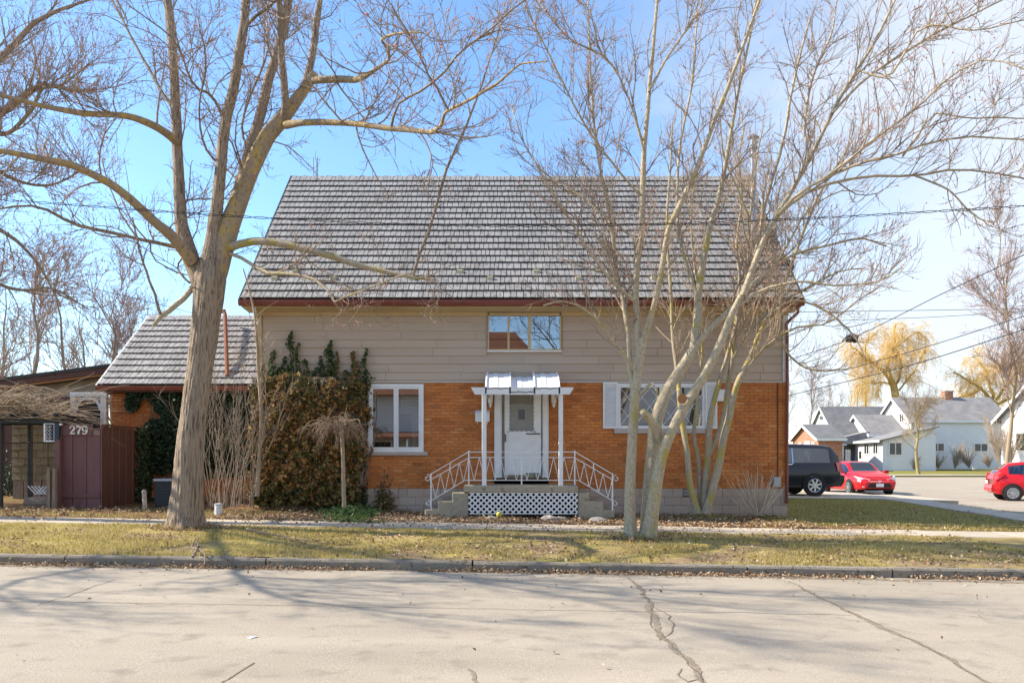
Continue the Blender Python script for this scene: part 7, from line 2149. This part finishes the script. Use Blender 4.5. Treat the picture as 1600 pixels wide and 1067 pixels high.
def car(root, st, wheels, paint, wr, windows, hood_glass, rear_glass, side_split, glass):
    """st: stations (x, zb, zs, zbelt, ztop, wlow, wmid, wbelt, wtop); param ring from under the sill over the side to the roof middle"""
    st = np.array(st, float)
    ni = 8
    q = []
    for i in range(len(st) - 1):
        t = np.linspace(0, 1, ni, endpoint=False)[:, None]
        p0, p1, p2, p3 = st[max(i - 1, 0)], st[i], st[i + 1], st[min(i + 2, len(st) - 1)]
        m1, m2 = (p2 - p0) * .32, (p3 - p1) * .32
        h = (2 * t ** 3 - 3 * t ** 2 + 1) * p1 + (t ** 3 - 2 * t ** 2 + t) * m1 + (-2 * t ** 3 + 3 * t ** 2) * p2 + (t ** 3 - t ** 2) * m2
        h[:, 0:1] = p1[0] + (p2[0] - p1[0]) * t
        q.append(h)
    q = np.vstack(q + [st[-1:]])
    rings = []
    for x, zb, zs, zbelt, ztop, wl_, wm, wbt, wt in q:
        half = [(0, zb, 0), (wl_ * .95, zb, 0), (wl_, zb + .05, 0), (wm, zs, 0), (wm - .005, (zs + zbelt) / 2, 0), (wbt, zbelt, 0),
                (wbt + (wt - wbt) * .10, zbelt + (ztop - zbelt) * .10, 0), (wbt + (wt - wbt) * .82, zbelt + (ztop - zbelt) * .80, 0), (wt, zbelt + (ztop - zbelt) * .93, 0), (wt * .82, zbelt + (ztop - zbelt) * .985, 0), (wt * .45, ztop, 0), (0, ztop, 0)]
        rings.append([(x, a, b) for a, b, _ in half] + [(x, -a, b) for a, b, _ in half[-2:0:-1]])
    G = np.array(rings); nS, nR, _ = G.shape
    V = G.reshape(-1, 3)
    body, glassf = [], []
    def inr(x, rngs): return any(a <= x <= b for a, b in rngs)
    gl = []
    for i in range(nS - 1):
        xm = (q[i, 0] + q[i + 1, 0]) / 2
        for j in range(nR):
            f = (i * nR + j, i * nR + (j + 1) % nR, (i + 1) * nR + (j + 1) % nR, (i + 1) * nR + j)
            jj = j if j < 11 else nR - 1 - j
            tall = (q[i, 4] - q[i, 3]) > .12
            if jj == 6 and tall and inr(xm, windows): gl.append(('side_window', f))
            elif jj in (9, 10) and inr(xm, hood_glass): gl.append(('windscreen', f))
            elif jj in (9, 10) and inr(xm, rear_glass): gl.append(('rear_window', f))
            else: body.append(f)
    caps = [tuple(range(nR)), tuple((nS - 1) * nR + k for k in range(nR - 1, -1, -1))]
    b = obj_np('body', V, body + caps, paint, root, smooth=True, local=True)
    for nm in ('side_window', 'windscreen', 'rear_window'):
        fs = [f for n_, f in gl if n_ == nm]
        if not fs: continue
        # left/right and front/rear panes apart
        groups = {}
        for f in fs:
            c = V[list(f)].mean(0)
            key = (nm, c[1] > 0, tuple(c[0] > s for s in side_split)) if nm == 'side_window' else (nm,)
            groups.setdefault(key, []).append(f)
        for k, ff in groups.items():
            ids = sorted({i for f in ff for i in f}); mp_ = {v: i for i, v in enumerate(ids)}
            obj_np(nm, V[ids], [tuple(mp_[i] for i in f) for f in ff], glass, root, smooth=True, local=True)
    # cabin: dark seats and dash behind the glass
    cab = MB()
    xs_ = [s for s in windows]
    cab.box(min(a for a, _ in windows), max(b_ for _, b_ in windows), -.6, .6, .35, st[:, 3].max() - .04)
    for sx in (min(a for a, _ in windows) + .35, min(a for a, _ in windows) + 1.45):
        for sy in (-.36, .36):
            cab.box(sx - .08, sx + .08, sy - .22, sy + .22, .6, st[:, 3].max() + .12); cab.box(sx - .04, sx + .04, sy - .1, sy + .1, st[:, 3].max() + .12, st[:, 3].max() + .28)
    cab.build('interior', blkpl_m, root, local=True)
    for wx in wheels:
        for sg in (-1, 1):
            wy = np.interp(wx, st[:, 0], st[:, 6])
            MB().lathe([(wr * 1.17, -.02), (wr * 1.17, .012)], (wx, sg * (wy - .0), wr + .015), 24, axis='y').build('wheel_arch', blkpl_m, root, local=True)
            o = MB().lathe([(wr * .70, -.11), (wr * .94, -.11), (wr, -.07), (wr, .07), (wr * .94, .11), (wr * .70, .11)], (wx, sg * (wy - .06), wr), 24, axis='y').build('wheel', tyre_m, root, smooth=False, local=True)
            yo = sg * (wy + .052)
            r_ = MB()
            r_.lathe([(wr * .70, -.004), (wr * .66, .006), (wr * .60, -.004)], (wx, yo, wr), 20, axis='y')
            r_.lathe([(wr * .16, -.01), (wr * .14, .012)], (wx, yo, wr), 12, axis='y')
            for k in range(7):
                a = 2 * math.pi * k / 7 + .2
                r_.bar((wx + wr * .1 * math.cos(a), yo, wr + wr * .1 * math.sin(a)), (wx + wr * .63 * math.cos(a), yo, wr + wr * .63 * math.sin(a)), wr * .17, .012, up=(0, 1, 0))
            r_.build('rim', rim_m, o, local=True)
            MB().lathe([(wr * .65, -.001), (wr * .65, .001)], (wx, sg * (wy + .046), wr), 20, axis='y').build('rim_shadow', blkpl_m, o, local=True)
    return b
def at_z(X, Y, z): return (X, Y, z)

# red sedan facing the camera on the side street
zs_ = float(zstreet(16.4, 35.5)) + .0
sed = thing('sedan_car', 'red sedan parked facing us beside the navy van on the side street', 'car', (16.5, 35.0, zs_), rotz=R(-90))
sed.scale = (1.05, 1.05, 1.05)
# local x forward: nose at x = 0
sst = [(-4.62, .42, .62, .80, .86, .60, .66, .60, .45), (-4.50, .30, .62, .96, 1.02, .80, .84, .76, .62), (-3.9, .22, .62, 1.00, 1.08, .84, .88, .80, .62), (-3.3, .20, .60, .97, 1.36, .85, .89, .81, .56), (-2.6, .19, .60, .95, 1.46, .85, .89, .82, .56), (-1.95, .19, .60, .93, 1.42, .85, .89, .82, .56),
       (-1.25, .20, .60, .91, 1.02, .85, .89, .82, .66), (-.7, .21, .58, .84, .93, .84, .885, .80, .66), (-.25, .24, .54, .72, .81, .80, .85, .76, .62), (-.06, .28, .50, .62, .68, .70, .76, .70, .56), (0.0, .34, .48, .55, .58, .60, .66, .62, .5)]
car(sed, sst, (-3.55, -.90), red_m, .315, [(-3.75, -1.38)], [(-1.93, -1.22)], [(-3.95, -3.3)], (-2.62,), cglass_m)
def part(root, name, mat, fn):
    mb = MB(); fn(mb); return mb.build(name, mat, root, local=True)
for sg in (-1, 1):
    part(sed, 'headlight', lens_m, lambda m: m.add([(-.16, sg * .36, .66), (-.30, sg * .80, .76), (-.52, sg * .845, .80), (-.16, sg * .74, .60), (-.06, sg * .40, .60), (-.05, sg * .36, .68), (-.24, sg * .82, .80), (-.5, sg * .862, .83), (-.10, sg * .77, .60), (-.01, sg * .42, .60)],
                                                     [(0, 1, 2, 3, 4), (5, 9, 8, 7, 6), (0, 5, 6, 1), (1, 6, 7, 2), (2, 7, 8, 3), (3, 8, 9, 4), (4, 9, 5, 0)]))
    part(sed, 'fog_lamp', lens_m, lambda m: m.lathe([(.055, 0), (.05, .02)], (-.04, sg * .63, .36), 10, axis='x'))
    part(sed, 'mirror', red_m, lambda m: m.cham(-1.52, -1.36, sg * .98 - .1, sg * .98 + .1, .92, 1.05, .03))
    part(sed, 'mirror_foot', blkpl_m, lambda m: m.bar((-1.42, sg * .80, .93), (-1.42, sg * .9, .96), .04))
part(sed, 'bumper', red_m, lambda m: m.prism([(-.25, .24), (.05, .30), (.075, .42), (.05, .56), (-.02, .62), (-.25, .62)], 'y', -.62, .62))
part(sed, 'grille', blkpl_m, lambda m: m.add([(.06, -.52, .34), (.06, .52, .34), (.085, .44, .50), (.085, -.44, .50), (.078, -.52, .33), (.078, .52, .33), (.10, .44, .505), (.10, -.44, .505)], [(4, 5, 6, 7), (0, 1, 5, 4), (1, 2, 6, 5), (2, 3, 7, 6), (3, 0, 4, 7)]))
part(sed, 'grille_bar', chrome_m, lambda m: m.box(.06, .085, -.42, .42, .575, .60))
part(sed, 'emblem', chrome_m, lambda m: m.tube([(.095, .085 * math.cos(a), .585 + .055 * math.sin(a)) for a in np.linspace(0, 2 * math.pi, 15)], .009, 5).tube([(.095, .03 * math.cos(a), .585 + .05 * math.sin(a)) for a in np.linspace(0, 2 * math.pi, 11)], .007, 5))
part(sed, 'licence_plate', white_m, lambda m: m.box(.095, .112, -.16, .16, .36, .50))
part(sed, 'lower_lip', blkpl_m, lambda m: m.box(-.2, .05, -.6, .6, .2, .25))
for sg in (-1, 1):
    part(sed, 'door_handle', red_m, lambda m: (m.box(-2.45, -2.25, sg * .885 - .012, sg * .885 + .012, .80, .83), m.box(-3.35, -3.15, sg * .885 - .012, sg * .885 + .012, .82, .85)))

# red hatchback at the right edge, driving away to the right
HYc = 30.4
zs_ = float(zstreet(14.0, 30.4))
hat = thing('hatchback_car', 'bright red hatchback cut by the right edge of the picture', 'car', (19.02, 31.0, zs_), rotz=R(-21))
hst = [(0.0, .42, .62, .80, .84, .62, .68, .64, .56), (.06, .30, .62, .92, 1.0, .74, .78, .72, .62), (.22, .24, .62, .99, 1.20, .80, .835, .76, .60), (.55, .21, .60, .98, 1.44, .82, .845, .78, .58), (1.1, .20, .60, .96, 1.51, .82, .85, .785, .58), (1.9, .20, .60, .93, 1.51, .82, .85, .785, .58),
       (2.5, .20, .60, .91, 1.42, .82, .85, .785, .58), (3.15, .20, .58, .90, 1.04, .82, .845, .78, .66), (3.6, .22, .56, .80, .90, .79, .82, .74, .62), (3.85, .28, .5, .64, .70, .68, .72, .66, .5), (3.9, .34, .48, .56, .58, .56, .6, .56, .45)]
car(hat, hst, (.62, 3.12), red_m, .30, [(.50, 2.95)], [(2.52, 3.12)], [(.10, .50)], (1.22, 2.0), cglass_m)
for sg in (-1, 1):
    part(hat, 'tail_lamp', tail_m, lambda m: m.add([(.10, sg * .60, 1.06), (.05, sg * .66, .80), (.10, sg * .80, .80), (.32, sg * .825, .98), (.28, sg * .77, 1.08), (.04, sg * .62, 1.08), (-.02, sg * .68, .78), (.08, sg * .835, .78), (.33, sg * .855, .99), (.27, sg * .80, 1.1)],
                                                     [(5, 6, 7, 8, 9), (4, 3, 2, 1, 0), (0, 1, 6, 5), (1, 2, 7, 6), (2, 3, 8, 7), (3, 4, 9, 8), (4, 0, 5, 9)]))
    part(hat, 'mirror', red_m, lambda m: m.cham(2.42, 2.58, sg * .94 - .1, sg * .94 + .1, .94, 1.06, .03))
part(hat, 'bumper', red_m, lambda m: m.prism([(-.06, .36), (-.08, .48), (-.04, .62), (.2, .64), (.2, .3)], 'y', -.72, .72))
part(hat, 'licence_plate', white_m, lambda m: m.box(-.10, -.085, -.16, .16, .66, .78))
for sg in (-1, 1):
    part(hat, 'door_seam', blkpl_m, lambda m: (m.bar((1.26, sg * .851, .34), (1.24, sg * .80, .94), .012, .008), m.bar((2.46, sg * .851, .34), (2.5, sg * .80, .90), .012, .008)))
part(hat, 'window_pillar', blkpl_m, lambda m: (m.bar((1.22, -.79, .95), (1.24, -.60, 1.42), .07, .03), m.bar((1.22, .79, .95), (1.24, .60, 1.42), .07, .03)))
part(hat, 'door_handle', red_m, lambda m: m.box(1.35, 1.52, -.86, -.84, .80, .83))

# navy van in the driveway, nose to the left
VY = 27.6
vx = 11.32
zv = P(0, 774.5, VY - .9)[2] + .0
zv = float(zyard(9, 27.6)) + .04
van = thing('minivan', 'navy blue minivan in the driveway partly behind the house corner', 'van', (vx, VY, zv), rotz=R(180))
vst = [(0.0, .42, .66, .98, 1.10, .74, .82, .80, .70), (.06, .34, .66, 1.02, 1.40, .84, .92, .88, .74), (.35, .28, .66, 1.05, 1.70, .92, .985, .93, .74), (.9, .26, .66, 1.05, 1.76, .94, .995, .94, .74), (2.0, .24, .64, 1.04, 1.78, .94, .995, .94, .74), (3.1, .24, .64, 1.03, 1.74, .94, .995, .94, .74),
       (3.7, .24, .62, 1.01, 1.50, .94, .99, .93, .70), (4.25, .25, .6, .98, 1.08, .92, .97, .90, .70), (4.75, .27, .56, .84, .92, .86, .92, .84, .66), (5.05, .32, .52, .68, .74, .72, .78, .72, .55), (5.12, .38, .5, .6, .64, .6, .66, .62, .5)]
# local x runs from the rear to the nose
car(van, vst, (.98, 4.05), navy_m, .345, [(.42, 3.95)], [(3.72, 4.22)], [(.05, .34)], (1.72, 2.9), cglass_m)
for sg in (-1, 1):
    part(van, 'tail_lamp', tail_m, lambda m: m.add([(.02, sg * .78, 1.12), (.0, sg * .86, .82), (.16, sg * .94, .82), (.22, sg * .92, 1.12), (-.03, sg * .80, 1.13), (-.05, sg * .90, .81), (.17, sg * .985, .81), (.23, sg * .955, 1.13)],
                                                     [(4, 5, 6, 7), (0, 1, 5, 4), (1, 2, 6, 5), (2, 3, 7, 6), (3, 0, 4, 7)]))
    part(van, 'window_trim', chrome_m, lambda m: m.bar((1.70, sg * .945, 1.08), (1.68, sg * .785, 1.62), .035, .02))
    part(van, 'window_trim', chrome_m, lambda m: m.bar((1.72, sg * .95, 1.065), (3.6, sg * .95, 1.05), .03, .02))
part(van, 'bumper', navy_m, lambda m: m.prism([(-.06, .40), (-.10, .50), (-.10, .66), (-.02, .70), (.3, .70), (.3, .3), (.02, .3)], 'y', -.88, .88))
part(van, 'licence_plate', white_m, lambda m: m.box(-.02, .0, -.16, .16, .85, .98))

# ------------------------------------------------------------------ grass blades, dead leaves, kerb litter
rg = np.random.default_rng(90)
def vnoise(x, y, s, o):
    return np.array([mnoise.noise(Vector((a * s, b * s, o))) for a, b in zip(x, y)])
grass_m = ramp_island('spring_grass_blade', [(0, (0.18, 0.165, 0.03)), (.2, (0.30, 0.265, 0.05)), (.45, (0.47, 0.38, 0.12)), (1, (0.62, 0.50, 0.28))], .7, .35)
def blades(name, n, x0, x1, y0, y1, zf, hmin, hmax, thr, seed, mat):
    r2 = np.random.default_rng(seed)
    x = r2.uniform(x0, x1, n); y = r2.uniform(y0, y1, n)
    d = vnoise(x, y, .75, seed) + .5 * vnoise(x, y, 2.6, seed + 5) + .3 * vnoise(x, y, 7, seed + 3)
    k = d + r2.normal(0, .16, n) > thr(x)
    x, y, d = x[k], y[k], d[k]
    q = (x < 12.05) | (x > 13.4) | (y < 16.4); x, y, d = x[q], y[q], d[q]; m = len(x)
    z = zf(x, y) + .0
    h = r2.uniform(hmin, hmax, m) * (1 + .8 * np.clip(d, -.4, .6)); a = r2.uniform(0, 6.28, m); w = r2.uniform(.004, .008, m)
    lean = r2.uniform(.2, 1.0, m) * h; la = r2.uniform(0, 6.28, m)
    b0 = np.stack([x - np.cos(a) * w, y - np.sin(a) * w, z - .01], 1); b1 = np.stack([x + np.cos(a) * w, y + np.sin(a) * w, z - .01], 1)
    tip = np.stack([x + np.cos(la) * lean, y + np.sin(la) * lean, z + h], 1)
    V = np.stack([b0, b1, tip], 1).reshape(-1, 3)
    o = obj_np(name, V, np.arange(m * 3).reshape(-1, 3), mat); o['kind'] = 'stuff'
    return o
blades('verge_grass', 130000, -10.8, 8.6, 10.98, 15.0, zyard, .02, .055, lambda x: np.where(x < -2.5, -.28, np.where(x > 4.5, -.10, .02)), 50, grass_m)
blades('side_grass', 60000, 4.5, 13.6, 16.35, 24.5, zyard, .03, .075, lambda x: np.where(x < 6.4, .12, -.38), 51, grass_m)
blades('yard_grass', 14000, -11.5, 4.5, 16.3, 18.4, zyard, .02, .06, lambda x: .22 + 0 * x, 52, grass_m)
litter_m = ramp_island('dead_leaf', [(0, (0.15, 0.085, 0.05)), (.35, (0.28, 0.17, 0.095)), (.7, (0.42, 0.29, 0.17)), (1, (0.56, 0.45, 0.31))], .8, .1)
def litter(name, n, fx, fy, zf, size, seed, thr=None):
    r2 = np.random.default_rng(seed)
    x, y = fx(r2, n), fy(r2, n)
    if thr is not None:
        k = vnoise(x, y, .8, seed) + .5 * vnoise(x, y, 3, seed + 1) + r2.normal(0, .15, n) > thr(x)
        x, y = x[k], y[k]
    m = len(x)
    c = np.stack([x, y, zf(x, y) + .012 + r2.exponential(.012, m)], 1)
    v, f = leaf_cards(c, np.tile([[0, 0, 1.0]], (m, 1)), size, r2, .18)
    o = obj_np(name, v, [f], litter_m); o['kind'] = 'stuff'
    return o
litter('verge_leaves', 9000, lambda r, n: r.uniform(-10.8, 8.6, n), lambda r, n: r.uniform(11.0, 15.0, n), zyard, .045, 60, lambda x: np.where(x < -3, .12, -.16))
litter('yard_leaves', 17000, lambda r, n: r.uniform(-11.5, 6.6, n), lambda r, n: 16.3 + np.abs(r.normal(0, 1.15, n)).clip(0, 2.6), zyard, .055, 61, lambda x: np.where(x < -5.5, .05, -.35))
litter('kerb_leaves', 5200, lambda r, n: r.uniform(-10.5, 8.0, n), lambda r, n: 10.83 - r.exponential(.075, n), lambda x, y: tilt(x) - .03 * ((y - 3) / 8) ** 2, .035, 62, lambda x: -.25 + 0 * x)
litter('walk_leaves', 700, lambda r, n: r.uniform(-11, 8.0, n), lambda r, n: r.uniform(15.03, 16.24, n), lambda x, y: zyard(x, y) + .015, .05, 63)
litter('road_leaves', 130, lambda r, n: r.uniform(-8, 7.0, n), lambda r, n: 10.7 - r.exponential(1.6, n).clip(0, 5), lambda x, y: tilt(x) - .03 * ((y - 3) / 8) ** 2, .035, 64)
litter('lawn_leaves', 1500, lambda r, n: r.uniform(6.6, 12, n), lambda r, n: r.uniform(16.4, 22, n), zyard, .05, 65)

def ring_xy(cx_, cy_, r0, s):
    def f(r, n):
        a = r.uniform(0, 6.28, n); d = r0 + np.abs(r.normal(0, s, n))
        return cx_ + d * np.cos(a), cy_ + d * np.sin(a)
    return f
for nm, (bx0, by0), r0, sd2 in (('trunk_litter', P(290, 826, MY)[:2], .30, 70), ('trunk_litter', P(1001, 840, CY)[:2], .26, 71), ('trunk_litter', P(1100, 800, BY)[:2], .12, 72)):
    r2 = np.random.default_rng(sd2)
    x, y = ring_xy(bx0, by0, r0, .22)(r2, 420)
    c = np.stack([x, y, zyard(x, y) + .015 + r2.exponential(.02, 420)], 1)
    v, f = leaf_cards(c, np.tile([[0, 0, 1.0]], (420, 1)), .05, r2, .2)
    o = obj_np(nm, v, [f], litter_m); o['kind'] = 'stuff'
    x, y = ring_xy(bx0, by0, r0 * .8, .16)(r2, 900)
    z = zyard(x, y); h = r2.uniform(.04, .14, 900); a = r2.uniform(0, 6.28, 900); la = r2.uniform(0, 6.28, 900); w = .006
    V = np.stack([np.stack([x - np.cos(a) * w, y - np.sin(a) * w, z - .01], 1), np.stack([x + np.cos(a) * w, y + np.sin(a) * w, z - .01], 1), np.stack([x + np.cos(la) * h * .5, y + np.sin(la) * h * .5, z + h], 1)], 1).reshape(-1, 3)
    o = obj_np('trunk_grass', V, np.arange(2700).reshape(-1, 3), grass_m); o['kind'] = 'stuff'

# fallen sticks
def stick(label, pts, w, branch=None):
    q = cr(np.array(pts, float), 10)
    br = [(q, np.linspace(w, w * .45, 10))]
    if branch:
        for b in branch: br.append((cr(np.array(b, float), 10), np.linspace(w * .7, w * .25, 10)))
    V, Fq = tubes(br, 6)
    return props(obj_np('fallen_branch', V, Fq, bark_maple, smooth=True), label, 'branch', 'branches fallen on the verge')
def vg(px, py, lift=.04):
    Y = 1.36 * F_PX / (py - HY)
    for _ in range(6):
        X = (px - CX) / F_PX * Y; Y = (CZ - float(zyard(X, Y))) * F_PX / (py - HY)
    return (X, Y, float(zyard(X, Y)) + lift)
k0 = gp(302, 888); k1 = vg(300, 866, .10)
stick('forked pale branch lying across the kerb left of the maple shadow', [(k0[0], k0[1] - .02, .20), (k0[0], 10.84, .30), k1, (k1[0] - .05, k1[1] + .25, k1[2] + .1)], .022, [[(k0[0], 10.84, .28), (k0[0] + .14, 10.75, .24), (k0[0] + .2, 10.6, .12)], [(k0[0], 10.9, .32), (k0[0] - .1, 11.1, .36), (k0[0] - .14, 11.25, .42)]])
stick('long thin branch on the grass right of the maple trunk', [vg(384, 829), vg(410, 838, .07), vg(440, 842, .05), vg(490, 848, .03)], .02, [[vg(410, 838, .07), vg(425, 833, .09), vg(445, 832, .12)]])
stick('small curved twig lying against the kerb face', [(gp(366, 884)[0], 10.8, .14), (gp(370, 880)[0], 10.9, .24), vg(362, 868, .08)], .013)
stick('pale twig on the grass close to the right end of the verge', [vg(1198, 838), vg(1210, 846, .05), vg(1222, 852, .03)], .018)
stick('thin twig lying on the verge in front of the stoop', [vg(700, 850), vg(740, 853, .05), vg(775, 848, .03)], .010)
stick('grey stick lying in the dead leaves beneath the right window', [vg(1118, 798, .06), vg(1150, 802, .09), vg(1172, 797, .06)], .02)
print('objects', len(bpy.data.objects), 'tris', sum(sum(len(p.vertices) - 2 for p in me.polygons) for me in bpy.data.meshes if me.users and len(me.polygons) < 5000))
